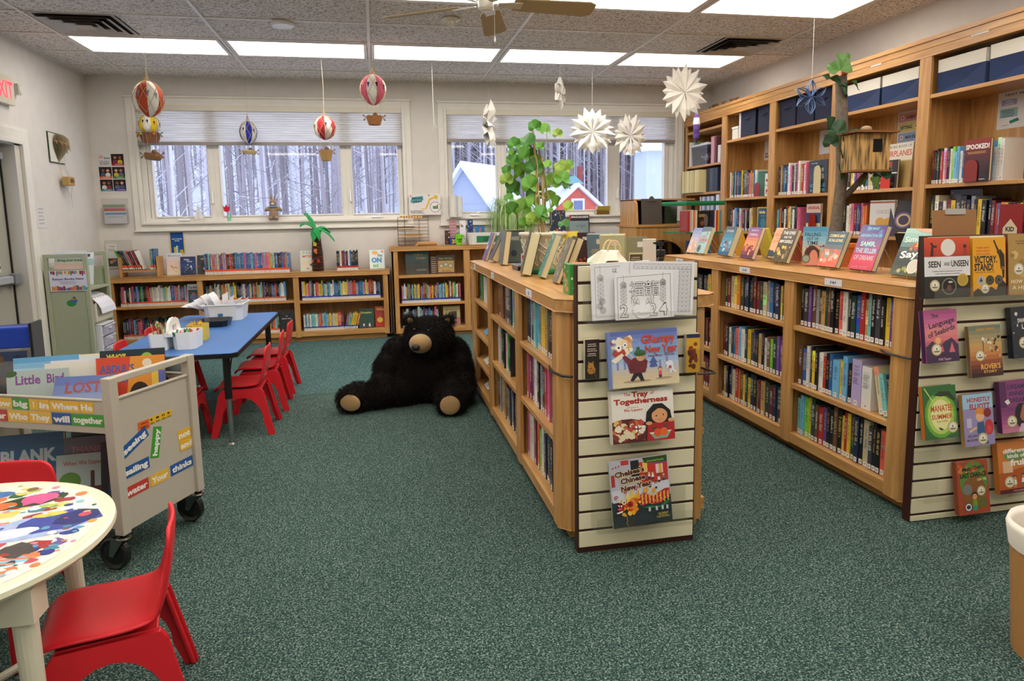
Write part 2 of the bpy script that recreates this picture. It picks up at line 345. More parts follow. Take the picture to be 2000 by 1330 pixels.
window(1, *WIN[0], [(-2.317, -1.765, 0), (-1.635, -.363, 1), (-.234, .275, 0)], 2.14)
window(2, *WIN[1], [(.905, 1.422, 0), (1.544, 2.795, 1), (2.951, 3.53, 0)], 2.19)
def blind(x0, x1, z0, z1, label):
    t = thing('cellular_shade', label, 'window shade', ((x0+x1)/2, YB+.0, z0), group='cellular shades over the windows')
    w = (x1-x0)/2; H = z1-z0
    m = MB(); n = 26
    pts = []
    for i in range(n+1):
        z = .035+(H-.09)*i/n; pts.append((-.002 if i % 2 else -.012, z))
    for i in range(n): m.add([(-w, pts[i][0], pts[i][1]), (w, pts[i][0], pts[i][1]), (w, pts[i+1][0], pts[i+1][1]), (-w, pts[i+1][0], pts[i+1][1])], [(0, 1, 2, 3)], W1)
    m.build('shade_fabric', 'shade', t)
    MB().box(-w, -.024, 0, w, .006, .036, lin('#98908a')).build('bottom_rail', 'plastic', t, bevel=.003)
    MB().box(-w, -.03, H-.06, w, .02, H, lin('#d8d0bd')).build('head_rail', 'plastic', t, bevel=.003)
blind(-2.425, .336, 2.142, 2.56, 'grey cellular shade half lowered over the wide window left of the wall gap')
blind(.845, 3.645, 2.185, 2.55, 'grey cellular shade half lowered over the window behind the tall plant')
# door
dr = bpy.data.objects.new('door_1', None); COL.objects.link(dr); dr['kind'] = 'structure'
xd = XL-.12; y0, y1 = D0+.02, 6.4
m = MB(); cD = lin('#a9a699')
gy0, gy1, gz0, gz1 = y0+.18, 6.19, .98, 1.86
m.box(xd-.045, y0, .01, xd, gy0, DZ-.02, cD); m.box(xd-.045, gy1, .01, xd, y1, DZ-.02, cD); m.box(xd-.045, gy0, .01, xd, gy1, gz0, cD); m.box(xd-.045, gy0, gz1, xd, gy1, DZ-.02, cD)
dp = m.build('door_panel', 'powder', dr)
m = MB()
for a, b, c, d in ((gy0-.03, gz0-.03, gy1+.03, gz0+.02), (gy0-.03, gz1-.02, gy1+.03, gz1+.03), (gy0-.03, gz0, gy0+.02, gz1), (gy1-.02, gz0, gy1+.03, gz1)): m.box(xd, a, b, xd+.012, c, d, lin('#d8d2c2'))
m.build('glazing_bead', 'powder', dp)
MB().box(xd-.03, gy0, gz0, xd-.024, gy1, gz1).build('glass', 'pane', dp)
m = MB(); m.box(xd, y0+.03, .84, xd+.03, y1-.01, .93, lin('#8d8f92')); m.box(xd+.03, y0+.1, .855, xd+.07, y1-.12, .915, lin('#a7a9ad')); m.box(xd+.03, y1-.1, .84, xd+.075, y1-.01, .93, lin('#7c7e82'))
m.build('push_bar', 'powder', dp, bevel=.006)
m = MB(); m.box(xd, y1-.35, DZ-.14, xd+.06, y1-.05, DZ-.08, lin('#8f9194')); m.build('door_closer', 'powder', dp, bevel=.006)
m = MB(); cJ = lin('#cfc9c0')
m.box(xd-.05, y1+.012, 0, XL, D1, DZ, cJ); m.box(xd-.05, D0, 0, XL, D0+.015, DZ, cJ); m.box(xd-.05, D0, DZ-.015, XL, D1, DZ, cJ)
m.box(xd-.02, y1, 0, xd+.012, y1+.012, DZ, lin('#101010'))
m.build('door_jamb', 'powder', dr)
m = MB()
for i, (a, w) in enumerate(((.135, .014), (.11, .024), (.03, .03))):
    e = .002*(i+1); m.box(XL+.0005, D1-e, 0, XL+w, D1+a, DZ+a); m.box(XL+.0005, D0-a, 0, XL+w, D0+e, DZ+a); m.box(XL+.0005, D0+e, DZ-e, XL+w, D1-e, DZ+a)
m.build('door_casing', 'trim_paint', dr, bevel=.003)
# ceiling fixtures
def troffer(i, k, label, grp):
    x0, x1 = TX[i]+.02, TX[i]+1.2192-.02; y0, y1 = TY0+.6096*k+.02, TY0+.6096*(k+1)-.02
    cx, cy = (x0+x1)/2, (y0+y1)/2; a, b = (x1-x0)/2, (y1-y0)/2
    t = thing('ceiling_light', label, 'ceiling light', (cx, cy, ZC-.004), group=grp)
    m = MB(); w = .028
    m.box(-a, -b, -.008, a, -b+w, .004); m.box(-a, b-w, -.008, a, b, .004); m.box(-a, -b+w, -.008, -a+w, b-w, .004); m.box(a-w, -b+w, -.008, a, b-w, .004)
    m.build('frame', 'trim_paint', t)
    MB().box(-a+w, -b+w, -.003, a-w, b-w, .003).build('lens', 'lens', t)
pos = ['above the left corner vent', 'second from the left wall', 'third from the left wall', 'left of the rightmost panel', 'rightmost, beside the small ceiling vent']
for i in range(5): troffer(i, 2, 'lit ceiling panel light in the window row, '+pos[i], 'lit ceiling panels by the windows')
pos = ['', 'over the empty floor left of the fan', 'behind the ceiling fan', 'over the centre bookcase beyond the fan', 'near the tall wall bookcase']
for i in range(1, 5): troffer(i, -1, 'lit ceiling panel light of the nearer row, '+pos[i], 'lit ceiling panels of the nearer row')
for k in (-4, -7, -10):  # unseen rows carrying on the ceiling grid, filled out for front light
    for i in (range(5) if k != -10 else (0, 2, 4)): troffer(i, k, 'lit ceiling panel light out of view, added for front fill', 'lit ceiling panels outside the view')
def vent(cx, cy, label):
    t = thing('ceiling_vent', label, 'air vent', (cx, cy, ZC-.004), group='square ceiling air vents'); a = .29
    c1 = lin('#bdb5ac')
    m = MB()
    for r0, r1, z0, z1 in ((.29, .262, -.006, -.006), (.255, .20, -.028, -.004), (.19, .135, -.030, -.004), (.125, .07, -.032, -.004)):
        P = [(-r0, -r0, z0), (r0, -r0, z0), (r0, r0, z0), (-r0, r0, z0), (-r1, -r1, z1), (r1, -r1, z1), (r1, r1, z1), (-r1, r1, z1)]
        m.add(P, [(0, 1, 5, 4), (1, 2, 6, 5), (2, 3, 7, 6), (3, 0, 4, 7)], c1)
    m.box(-.06, -.06, -.03, .06, .06, -.026, c1)
    m.build('louvre', 'powder', t)
    MB().box(-a, -a, -.001, a, a, .003, lin('#1d1a18')).build('duct_backing', 'matte', t)
vent(-2.11, 5.97, 'square louvred metal air vent in the ceiling corner above the door'); vent(3.36, 5.98, 'square louvred metal air vent in the ceiling above the wall bookcase')
m = MB(); m.lathe([(0, 0), (.085, 0), (.088, -.012), (.08, -.03), (.0, -.033)], 28, lin('#e4e0da')); o = m.build('wifi_access_point', 'plastic', smooth=False); o.location = (-.64, 5.74, ZC-.006); tag(o, 'round flat white disc device on the ceiling left of the fan', 'ceiling device')
t = thing('smoke_detector', 'small cream domed smoke detector on the ceiling behind the fan blades', 'smoke detector', (.637, 5.47, ZC-.006))
MB().lathe([(0, 0), (.068, 0), (.07, -.012), (.05, -.02), (0, -.021)], 24, lin('#ded6bd')).build('base', 'plastic', t)
MB().lathe([(.0, -.02), (.036, -.02), (.034, -.04), (.022, -.05), (0, -.052)], 20, lin('#cfc7ae')).build('sensor_dome', 'plastic', t)
# ceiling fan
FX, FY, FZ = .67, 4.02, 2.585
t = thing('ceiling_fan', 'white ceiling fan with beige blades and a pull chain', 'ceiling fan', (FX, FY, FZ))
MB().lathe([(0, .3), (.07, .3), (.065, .25), (.013, .24), (.013, .12), (.06, .11), (.095, .08), (.1, .02), (.09, -.01), (.05, -.03), (.0, -.032)], 28, lin('#d8d2c6')).build('motor_housing', 'plastic', t, smooth=True)
MB().lathe([(0, -.03), (.045, -.03), (.045, -.075), (.035, -.088), (0, -.09)], 24, lin('#d9d3c4')).build('switch_housing', 'plastic', t)
for k, an in enumerate((4, 76, 148, 220, 292)):
    a = R(an); m = MB(); m.M = Matrix.Rotation(a, 4, 'Z') @ Matrix.Rotation(R(-13), 4, 'X')
    m.prism([(.16, -.055), (.2, -.062), (.61, -.078), (.65, -.055), (.655, 0), (.65, .055), (.61, .078), (.2, .062), (.16, .055)], -.053, -.046, 'z', lin('#b0a080'))
    b = m.build('blade', 'matte', t)
    m = MB(); m.M = Matrix.Rotation(a, 4, 'Z') @ Matrix.Rotation(R(-13), 4, 'X')
    m.prism([(.07, -.015), (.15, -.03), (.21, -.03), (.21, .03), (.15, .03), (.07, .015)], -.058, -.053, 'z', lin('#cfc8ba')); m.build('blade_bracket', 'plastic', b)
m = MB(); m.tube([(.035, -.02, -.06), (.045, -.025, -.08), (.045, -.025, -.235)], .0015, 5, lin('#b8b0a0')); m.lathe([(0, .012), (.004, .01), (.006, -.012), (.004, -.02), (0, -.021)], 8, lin('#eee8d8'), (.045, -.025, -.245)); m.build('pull_chain', 'plastic', t)
# exit sign and emergency light
t = thing('exit_sign', 'cream box exit sign with red letters above the door', 'exit sign', (XL, 6.24, 2.29))
MB().box(0, -.165, 0, .05, .165, .23, lin('#d9d2be')).build('sign_body', 'plastic', t, bevel=.004)
m = MB(); A = Art(m, (.0505, .15, .04), (0, -1, 0), (0, 0, 1), .3, .16, 0)
# facing +x the reader looks toward -x: right is +y
m = MB(); A = Art(m, (.0505, -.15, .03), (0, 1, 0), (0, 0, 1), .3, .17, 0); A.text('EXIT', .5, .52, .8, (1, .03, .05), fit=.94); m.build('letters', 'exit_red', t)
m = MB(); m.box(XL, 6.475, 2.40, XL+.05, 6.535, 2.485, lin('#cfc9bd')); m.ell(XL+.05, 6.505, 2.44, .012, .024, .034, lin('#d8d6d0')); tag(m.build('alarm_strobe', 'plastic', bevel=.004), 'small square fire alarm strobe on the wall beside the exit sign', 'alarm')
# ================================================================== OUTSIDE
m = MB(); n = 26
gx = [-70+i*160/n for i in range(n+1)]; gy = [8.6, 12, 18, 26, 34, 44, 56, 70, 90, 110]
def gz(x, y): return -.5+max(0, (y-34))*.38+.25*math.sin(x*.31+y*.2)*(y > 10)
m.add([(x, y, gz(x, y)) for y in gy for x in gx], [(j*(n+1)+i, j*(n+1)+i+1, (j+1)*(n+1)+i+1, (j+1)*(n+1)+i) for j in range(len(gy)-1) for i in range(n)], W1)
struct('ground', m, 'snow', smooth=True)
m = MB(); rr = random.Random(5)
for i in range(3500):
    y = 19+rr.random()**.85*60 if i < 2300 else rr.uniform(38, 55); x = rr.uniform(-.42*y-4, .60*y+4) if i < 2300 else rr.uniform(.1*y-2, .5*y)
    if x > .4 and y < 37.5: continue
    if y < 32 and x > .4: continue
    z = gz(x, y); h = rr.uniform(9, 17); r = rr.uniform(.02, .055)*(1+y*.01)
    birch = rr.random() < .3
    c = lin('#dcdae2') if birch else lin(rr.choice(['#9c9498', '#aaa2a6', '#8a8286', '#b5adb4']))
    dx, dy = rr.uniform(-.6, .6), rr.uniform(-.6, .6)
    m.tube([(x, y, z), (x+dx*.4, y+dy*.4, z+h*.5), (x+dx, y+dy, z+h)], [r, r*.7, r*.2], 4, c)
    if y < 45:
        for b in range(rr.randint(5, 10)):
            t_ = rr.uniform(.08, .6); a = rr.uniform(0, 6.28); l = rr.uniform(.8, 2.6)
            p = Vector((x+dx*t_, y+dy*t_, z+h*t_)); q = p+Vector((math.cos(a)*l, math.sin(a)*l*.5, l*rr.uniform(.2, .9)))
            m.tube([p, (p+q)/2+Vector((0, 0, rr.uniform(-.2, .2))), q], [r*.28, r*.18, r*.08], 3, c)
tag(m.build('woods', 'matte'), 'bare grey and white tree trunks on the snowy slope outside the windows', 'woods', kind='stuff')
def pitched(name, label, cx, cy, w, d, z0, hw, hr, col, roofcol, rz=0, wins=()):
    t = thing(name, label, 'house', (cx, cy, z0), rz)
    m = MB(); m.prism([(-w/2, 0), (w/2, 0), (w/2, hw), (0, hr), (-w/2, hw)], 0, d, 'y', lin(col))
    for k in range(1, 14): m.box(-w/2, -.01, k*.2, w/2, 0, k*.2+.02, lin(col)) if k*.2 < hw else None
    m.build('wall', 'matte', t)
    m = MB(); e = .35
    for s in (-1, 1):
        m.prism([(0, hr+.02), (s*(w/2+e), hw-(hr-hw)*e/(w/2)+.02), (s*(w/2+e), hw-(hr-hw)*e/(w/2)+.18), (0, hr+.2)], -.3, d+.3, 'y', lin(roofcol))
    m.build('roof', 'snow', t)
    for a, b, ww, hh in wins:
        m = MB(); m.box(a-ww/2-.1, -.06, b-.1, a+ww/2+.1, .0, b+hh+.1, lin('#e8e8ee')); f = m.build('window', 'paint', t)
        MB().box(a-ww/2, -.08, b, a+ww/2, -.05, b+hh, lin('#6f7d9c')).build('pane', 'plastic', f)
    return t
h = pitched('red_house', 'salmon red gabled house with snowy roof outside behind the tall plant', 9.1, 30, 4.6, 7, gz(9, 30)-.6, 0, 0, '#d4685e', '#e8f0fa') if 0 else None
hb = pitched('red_house', 'salmon red gabled house with snowy roof seen through the window', 9.0, 30, 2.5, 6, -.3, 1.75, 2.85, '#dc6f5e', '#e8f2fa', 0, [(.03, 1.75, .42, .5), (-.72, .9, .5, .62), (.12, .9, .5, .62), (.75, .9, .42, .62)])
m = MB(); m.box(-.22, .6, 2.7, .3, 1.2, 3.05, lin('#7c6a64')); m.prism([(-.4, 3.02), (.48, 3.02), (.04, 3.4)], .45, 1.35, 'y', lin('#7fb0b4')); m.box(.55, 1.6, 2.2, .75, 1.8, 3.9, lin('#a0524a')); m.build('cupola', 'matte', hb)
pitched('barn', 'pale grey metal sided barn with snowy roof outside the second window', 2.75, 21, 1.5, 2.2, -.3, 2.1, 3.1, '#aeb8cc', '#e8eefc', R(-35))
m = MB(); m.box(5.75, 14, -.5, 6.5, 14.7, 2.7, lin('#c9d2ea')); m.prism([(5.6, 2.65), (6.65, 2.65), (6.6, 2.9), (5.7, 2.9)], 13.8, 14.9, 'y', lin('#e6ecfa')); tag(m.build('shed', 'matte'), 'tall pale shed just outside the rightmost window pane', 'shed')
# ================================================================== BOOKCASES
def bookcase(label, ox, oy, yaw, L, D, H, posts, bays, z0=.105, kick=.045, top=.05, back=None, two=False, inner=None, crown=None, overhang=0.0, cards=(), cham=0.0, pw=.09):
    t = thing('bookcase', label, 'bookcase', (ox, oy, 0), yaw)
    back = D-.015 if back is None else back
    m = MB()
    a, b = -overhang, L+overhang; f, g = -overhang, D+overhang; c = cham
    m.prism([(a+c, f), (b-c, f), (b, f+c), (b, g-c), (b-c, g), (a+c, g), (a, g-c), (a, f+c)] if c else [(a, f), (b, f), (b, g), (a, g)], H-top, H, 'z'); m.build('top_board', 'wood_x', t, bevel=.004)
    if crown:
        m = MB(); m.box(a, f-.012, H, b, f+.03, H+crown); m.box(a, f-.004, H-top*.45, b, f, H); m.build('crown_rail', 'wood_x', t, bevel=.003)
    for i, (p0, p1) in enumerate(posts):
        m = MB(); m.box(p0, 0, kick, p1, .02, H-top); 
        if cham and i in (0, len(posts)-1):
            s = 1 if i else -1; e = p1 if i else p0; m.prism([(e, 0), (e+s*cham*.8, cham*.8), (e+s*cham*.8, cham*.8+.02), (e, .02)], kick, H-top, 'z')
        m.build('face_post', 'wood_z', t, bevel=.002)
        if 0 < i < len(posts)-1:
            m = MB(); q = (p0+p1)/2; m.box(q-.02, .02, kick, q+.02, D-.02 if two else back, H-top)
            m.build('divider', 'wood_z', t)
    for e in (0, 1):
        m = MB(); x = L*e; s = -1 if e else 1; y_ = cham if cham else .0
        m.box(min(x, x+s*.02), y_, kick, max(x, x+s*.02), D-y_, H-top); m.build('side_panel', 'wood_z', t)
    MB().box(.02, back, kick, L-.02, back+.012, H-top).build('back_panel', 'wood_z', t)
    MB().box(.02+cham, .002, z0-.055, L-.02-cham, D if two else back, z0).build('bottom_board', 'wood_x', t, bevel=.002)
    MB().box(.05, .05, 0, L-.05, D-.05 if two else D, kick+.01).build('kick_board', 'wood_x', t)
    for i, zs in enumerate(bays):
        x0 = (posts[i][0]+posts[i][1])/2+.02 if i else posts[0][0]+.02; x1 = (posts[i+1][0]+posts[i+1][1])/2-.02 if i+1 < len(posts)-1 else posts[-1][1]-.02
        for z in zs:
            MB().box(x0, .005, z-.026, x1, D-.005 if two else back, z).build('shelf', 'wood_x', t, bevel=.002)
    for x, z, w, txt in cards:
        m = MB(); m.box(x-w/2, -overhang-.003, z-.017, x+w/2, -overhang-.001, z+.017, lin('#dcd9dd')); A = Art(m, (x-w/2, -overhang-.0035, z-.017), (1, 0, 0), (0, 0, 1), w, .034, 0); A.text(txt, .5, .5, .36, '#333333', maxw=.8)
        m.build('label_card', 'paper', t)
    # shelf pin holes on the visible side faces
    for i in range(1, len(posts)):
        q = (posts[i][0]+posts[i][1])/2
    return t
YW = R(-90)
mid_case = bookcase('low double-sided maple bookcase in the middle, with the plant pot on top', .69, 5.10, YW, 2.56, .665, 1.005,
    [(0, .15), (.77, .86), (1.66, 1.76), (2.43, 2.50)], [(.29, .50, .735), (.415, .715), (.415, .703)], two=True, back=.285, cham=.055, overhang=.008,
    cards=[(.30, .979, .07, 'FN'), (1.05, .979, .09, 'FSS'), (2.055, .979, .12, 'FIC')])
side_case = bookcase('low double-sided maple bookcase on the right, with a row of propped novels on top', 2.22, 5.06, YW, 2.62, .60, 1.005,
    [(0, .07), (.81, .905), (1.655, 1.745), (2.475, 2.56)], [(.40, .71), (.385, .712), (.385, .712)], two=True, back=.295, cham=.06, overhang=.008,
    cards=[(.33, .979, .12, 'F J-K'), (1.25, .979, .12, 'JF K-M'), (2.08, .979, .13, 'JF M-P')])
tall_case = bookcase('tall maple wall bookcase covering the right wall', 3.77, 7.98, YW, 6.1, .35, 2.465,
    [(0, .06), (.925, 1.03), (1.855, 1.96), (2.775, 2.865), (3.71, 3.815), (4.64, 4.745), (5.6, 5.7)],
    [(1.33, 1.566, 1.885, 2.29, .8), (.45, .8, 1.13, 1.482, 2.098), (.45, .8, 1.13, 1.482, 2.104), (.45, .8, 1.13, 1.488, 2.112), (.45, .8, 1.13, 1.498, 2.108), (.45, .8, 1.13, 1.498, 2.108)], top=.1, crown=.03,
    cards=[(3.282, 2.427, .11, 'J 700 - J 750'), (4.19, 2.427, .13, 'J 750 - J 811'), (2.3, 2.427, .1, 'J 600')])
back_case = bookcase('long low wooden bookcase under the left window', -2.74, 7.65, 0, 2.866, .33, .765,
    [(0, .06), (.865, .92), (1.836, 1.895), (2.793, 2.866)], [(.46,), (.462,), (.452,)], top=.05, z0=.115, kick=.05, overhang=.006)
craft_case = bookcase('waist-high wooden bookcase beneath the craft sign, behind the bear', .155, 7.62, 0, 1.95, .36, 1.018,
    [(0, .07), (.80, .87), (1.3, 1.36), (1.88, 1.95)], [(.38, .692), (.38, .692), (.38, .692)], top=.05, z0=.1, overhang=.006)
def slatwall(label, x0, x1, y, H, n, off, pitch):
    t = thing('slatwall_display', label, 'display panel', ((x0+x1)/2, y, 0)); w = (x1-x0)/2
    MB().box(-w, .006, 0, w, .045, H, lin('#3a1c14')).build('backing', 'dark_edge', t)
    m = MB(); zs = [H-off-i*pitch for i in range(n)]; hi = H-.004
    for z in zs+[.0]:
        lo = z+.006 if z > 0 else .004
        if hi-lo > .01: m.box(-w+.006, 0, lo, w-.006, .012, hi)
        hi = z-.006
    m.build('slats', 'slat_face', t, bevel=.0015)
    return t
slatwall('narrow cream slatwall panel on the end of the middle bookcase', .732, 1.226, 2.45, 1.146, 15, .068, .0757)
slatwall('cream slatwall panel full of award novels on the end of the right bookcase', 2.19, 2.80, 2.386, 1.222, 16, .06, .0753)
# black rails that hook the slatwall ends to the posts
for x, z, lb in ((1.28, .70, 'thin black wire hook on the right edge of the narrow slatwall'), ):
    m = MB(); m.tube([(1.225, 2.44, z), (1.30, 2.44, z), (1.305, 2.47, z), (1.28, 2.6, z)], .004, 6, lin('#111111')); tag(m.build('wire_hook', 'plastic'), lb, 'hook')
m = MB(); m.tube([(.70, 2.75, .70), (.678, 2.66, .70), (.70, 2.55, .70), (.73, 2.51, .705)], .005, 6, lin('#111111')); tag(m.build('wire_hook', 'plastic'), 'thin black strap round the near left post of the middle bookcase', 'hook')
m = MB(); m.tube([(2.23, 2.66, .70), (2.206, 2.60, .70), (2.206, 2.50, .70), (2.20, 2.44, .705)], .005, 6, lin('#111111')); tag(m.build('wire_hook', 'plastic'), 'thin black strap round the near post of the right bookcase', 'hook')
# ================================================================== BOOKS
CLR = {'k': ('black', '#1b1b1f'), 'n': ('navy', '#1f2a4d'), 'b': ('blue', '#2c68a8'), 's': ('sky-blue', '#6fb2dc'), 't': ('teal', '#2c7f86'), 'q': ('aqua', '#7cc4bf'), 'g': ('green', '#3f9a4a'),
 'G': ('dark-green', '#22423a'), 'l': ('lime', '#7ccb3a'), 'y': ('yellow', '#e8c53a'), 'o': ('orange', '#dd7a2e'), 'r': ('red', '#c23430'), 'm': ('maroon', '#6e2228'), 'p': ('pink', '#d9688c'),
 'v': ('purple', '#6b4a92'), 'V': ('lavender', '#b3a4cf'), 'w': ('white', '#e6e2d9'), 'c': ('cream', '#d9cba2'), 'e': ('grey', '#8e9095'), 'E': ('charcoal', '#3c3f45'), 'B': ('brown', '#6b4a33'), 'T': ('tan', '#b8935c'), 'R': ('coral', '#e2634f')}
BOOKS = []; BEND = []
def put(M, w, h, d, c, shelf, pos, nb, band=None, label=True, sp='', grp=''): BOOKS.append(dict(M=M, w=w, h=h, d=d, c=c, shelf=shelf, pos=pos, nb=nb, band=band, label=label, sp=sp, grp=grp))
def row(M0, x0, x1, y, z, s, h, shelf, grp, d=.15, band=None, label=True, rnd=.04, lean=0, seed=None, tmax=.045):
    """s: colour letters, optional digit after a letter = thickness factor (x half), '<' = book leans left from here, '.' = gap"""
    r = random.Random(seed if seed is not None else hash((shelf, s)) & 0 or sum(map(ord, shelf+s)))
    items = []; i = 0; ln = lean
    while i < len(s):
        ch = s[i]; f = 1.0
        if ch == '<': ln = R(-14); i += 1; continue
        if ch == '>': ln = R(14); i += 1; continue
        if ch == '|': ln = 0; i += 1; continue
        if i+1 < len(s) and s[i+1].isdigit(): f = int(s[i+1])/2; i += 1
        items.append((ch, f*(1 if f != 1 else r.uniform(.72, 1.3)), ln)); i += 1
    tot = sum(f*(1.0+abs(math.sin(l))*1.1) for c, f, l in items); k = (x1-x0)/tot; x = x0; n = 0
    cols = [c for c, f, l in items if c != '.']
    for c, f, l in items:
        w = k*f; 
        if c == '.': x += w; continue
        th = min(w, tmax if f < 2 else 1)*.965; hh = h*(1+r.uniform(-1.5, .8)*rnd*2) if rnd else h; hh = min(hh, .238) if M0 in (MS, MM) else hh; dd = d*r.uniform(.9, 1.08); yy = y+r.uniform(0, .012)
        z_ = z+.0008; M = M0 @ Matrix.Translation((x+.0005, yy, z_))
        if l: M = M0 @ Matrix.Translation((x+.0005+(max(0, -math.sin(l))*0 if l > 0 else hh*.0), yy, z_+ (th*abs(math.sin(l)) if l > 0 else 0))) @ Matrix.Rotation(l, 4, 'Y')
        if l < 0: M = M0 @ Matrix.Translation((x+hh*abs(math.sin(l)), yy, z_)) @ Matrix.Rotation(l, 4, 'Y')
        put(M, th, hh, dd, c, shelf, n, (cols[n-1] if n else None, cols[n+1] if n+1 < len(cols) else None), band, label, '', grp); n += 1
        x += w*(1.0+abs(math.sin(l))*1.1) if l else w
def case_M(t): return Matrix.Translation(t.location) @ Matrix.Rotation(t.rotation_euler.z, 4, 'Z')
MS, MM, MT, MBK, MCR = [case_M(t) for t in (side_case, mid_case, tall_case, back_case, craft_case)]
gs = 'novels shelved in the right low bookcase'; S = 'right low bookcase '
row(MS, .93, 1.63, .035, .712, 'GmcyoGknGkmmGcebknyG', .215, S+'middle-bay top shelf', gs)
row(MS, .91, 1.64, .035, .385, 'm3kwGbRswGyEnkTkwBlGvvy', .22, S+'middle-bay centre shelf', gs)
row(MS, .91, 1.63, .035, .105, 'nTknvcroByGynkTmT3G3m3nE5', .215, S+'middle-bay bottom shelf', gs)
row(MS, 1.76, 2.455, .035, .712, 'kE3vBeBTGBkkR3wkGbrTqkEkyv3', .225, S+'near-bay top shelf', gs)
row(MS, 1.76, 2.46, .035, .385, 'Bb3wkykwwrkbs4yskV5w5<cqnr', .22, S+'near-bay centre shelf', gs)
row(MS, 1.76, 2.465, .035, .105, 'qsl3yGBr3vkkBkyryGnkc3EkkRl', .225, S+'near-bay bottom shelf', gs)
row(MS, .085, .79, .035, .712, 'kGnkEyGmkknGkEGyg', .2, S+'far-bay top shelf', gs)
row(MS, .085, .79, .035, .40, 'mkGkewkRkmGknkmkm', .2, S+'far-bay centre shelf', gs)
row(MS, .085, .79, .035, .105, 'kmrrmkGkmknmrmmmm', .2, S+'far-bay bottom shelf', gs)
gm = 'books shelved in the middle low bookcase'; S = 'middle low bookcase '
row(MM, 1.78, 2.41, .035, .703, 'nksnqseyyTEk3kkr', .235, S+'near-bay top shelf', gm)
row(MM, 1.78, 2.41, .035, .415, 'pmvwwkenrvpEssk', .235, S+'near-bay centre shelf', gm)
row(MM, 1.78, 2.41, .035, .105, 'pwwmpRlwnkEnkknk', .235, S+'near-bay bottom shelf', gm)
row(MM, .89, 1.64, .035, .715, 'B5.E4.q3.', .24, S+'centre-bay top shelf', gm)
row(MM, .89, 1.64, .035, .415, 'wwG3k3wgk3.w3.o2', .23, S+'centre-bay centre shelf', gm)
row(MM, .89, 1.64, .035, .105, 'neeTTkeEenEE4nk', .23, S+'centre-bay bottom shelf', gm)
row(MM, .2, .5, .035, .735, 'Gg.w4', .2, S+'far-bay top shelf', gm)
gt = 'books on the tall wall bookcase'; S = 'wall bookcase '
row(MT, 3.83, 4.32, .04, 1.498, 'mGkEGrwpkwlsswboEkwvpvkByTsw', .235, S+'nearest-bay upper shelf', gt)
row(MT, 4.33, 4.38, .04, 1.498, 'ww', .26, S+'nearest-bay upper shelf end', gt)
row(MT, 3.83, 4.28, .04, 1.13, 'k3ck3wm3yk3kknekyk', .28, S+'nearest-bay lower shelf', gt)
row(MT, 4.3, 4.62, .04, 1.13, 'kmrboyknTybwr3', .25, S+'nearest-bay lower shelf end', gt)
row(MT, 2.88, 3.27, .04, 1.488, 'rpBkywvpmwkbcyb', .19, S+'fourth-bay upper shelf', gt)
row(MT, 2.88, 3.2, .04, 1.13, 'GGkwcpmbnpoo', .24, S+'fourth-bay lower shelf', gt)
row(MT, 1.97, 2.4, .04, 1.482, 'nTEbnswpGwEpwTrwp', .29, S+'third-bay upper shelf', gt)
row(MT, 1.97, 2.33, .04, 1.13, 'qbomkwGrycGwGkpp', .24, S+'third-bay lower shelf', gt)
row(MT, 1.04, 1.6, .04, 1.482, 'wkTGsmbbGkGykEBGBpoybwq', .265, S+'second-bay upper shelf', gt)
row(MT, 1.04, 1.53, .04, 1.13, 'EkmwsbkwernwkkcT', .24, S+'second-bay lower shelf', gt)
gb = 'early readers in the long low bookcase'; S = 'long window bookcase '
OR = '#e05a2c'; BL = '#23489c'
row(MBK, .1, .75, .035, .46, 'GppwkkkcvpvGsvGgtkkkrrpecwwwwwwwwqqywwbbbprqTvvnqp', .195, S+'left-bay top shelf', gb, band=OR, rnd=.05)
row(MBK, .94, 1.75, .035, .462, 'bnGTGkewwGToryscesyykGnvewmbbcGerGTTqqmvkkkkbbrrkkswws', .195, S+'middle-bay top shelf', gb, band=OR, rnd=.05)
row(MBK, 1.92, 2.76, .035, .452, 'wypypeGkwrpyyybqcbqwwbbbGqywyyeperrreebbbqpyqrrkRwnnb', .2, S+'right-bay top shelf', gb, band=BL, rnd=.05)
row(MBK, .1, .7, .035, .115, 'kkEvmsEprnnGmGEGEkkGGmpnsEEs', .2, S+'left-bay bottom shelf', gb, band=OR, rnd=.05)
row(MBK, .94, 1.75, .035, .115, 'nGrkesTcrkmGbnEwyoqpbkkrwyGRqG....', .19, S+'middle-bay bottom shelf', gb, band=OR, rnd=.05)
row(MBK, 1.92, 2.5, .035, .115, 'wswewqqqweRRqssTyeccyRRmm>vTqyyyo', .185, S+'right-bay bottom shelf', gb, band=BL, rnd=.03)
gc = 'picture readers on the craft bookcase'; S = 'craft bookcase '
row(MCR, .1, .76, .035, .692-.312, 'pqwyvgpkqGyqryykpbrGgRqorykrqrbqsvqGyokwmrlgqwmp', .215, S+'middle shelf', gc, band=BL, rnd=.06)
row(MCR, .1, .5, .035, .1, 'mqwkGebkwqekvGbqkps', .22, S+'bottom shelf', gc, rnd=.06)
row(MBK, .93, 1.8, .10, .765, 'bnqbTpecvvTVmkrBkbbtbbpbbbqbpbbbpqppyTqmbknnbrbTb', .215, S.replace('craft', 'window')+'top, long row', gb, band=OR, rnd=.02)
row(MBK, 2.30, 2.53, .10, .765, 'kkwmmvkwbnkkk', .215, S.replace('craft', 'window')+'top, short row', gb, band='#b0342c', rnd=.02)
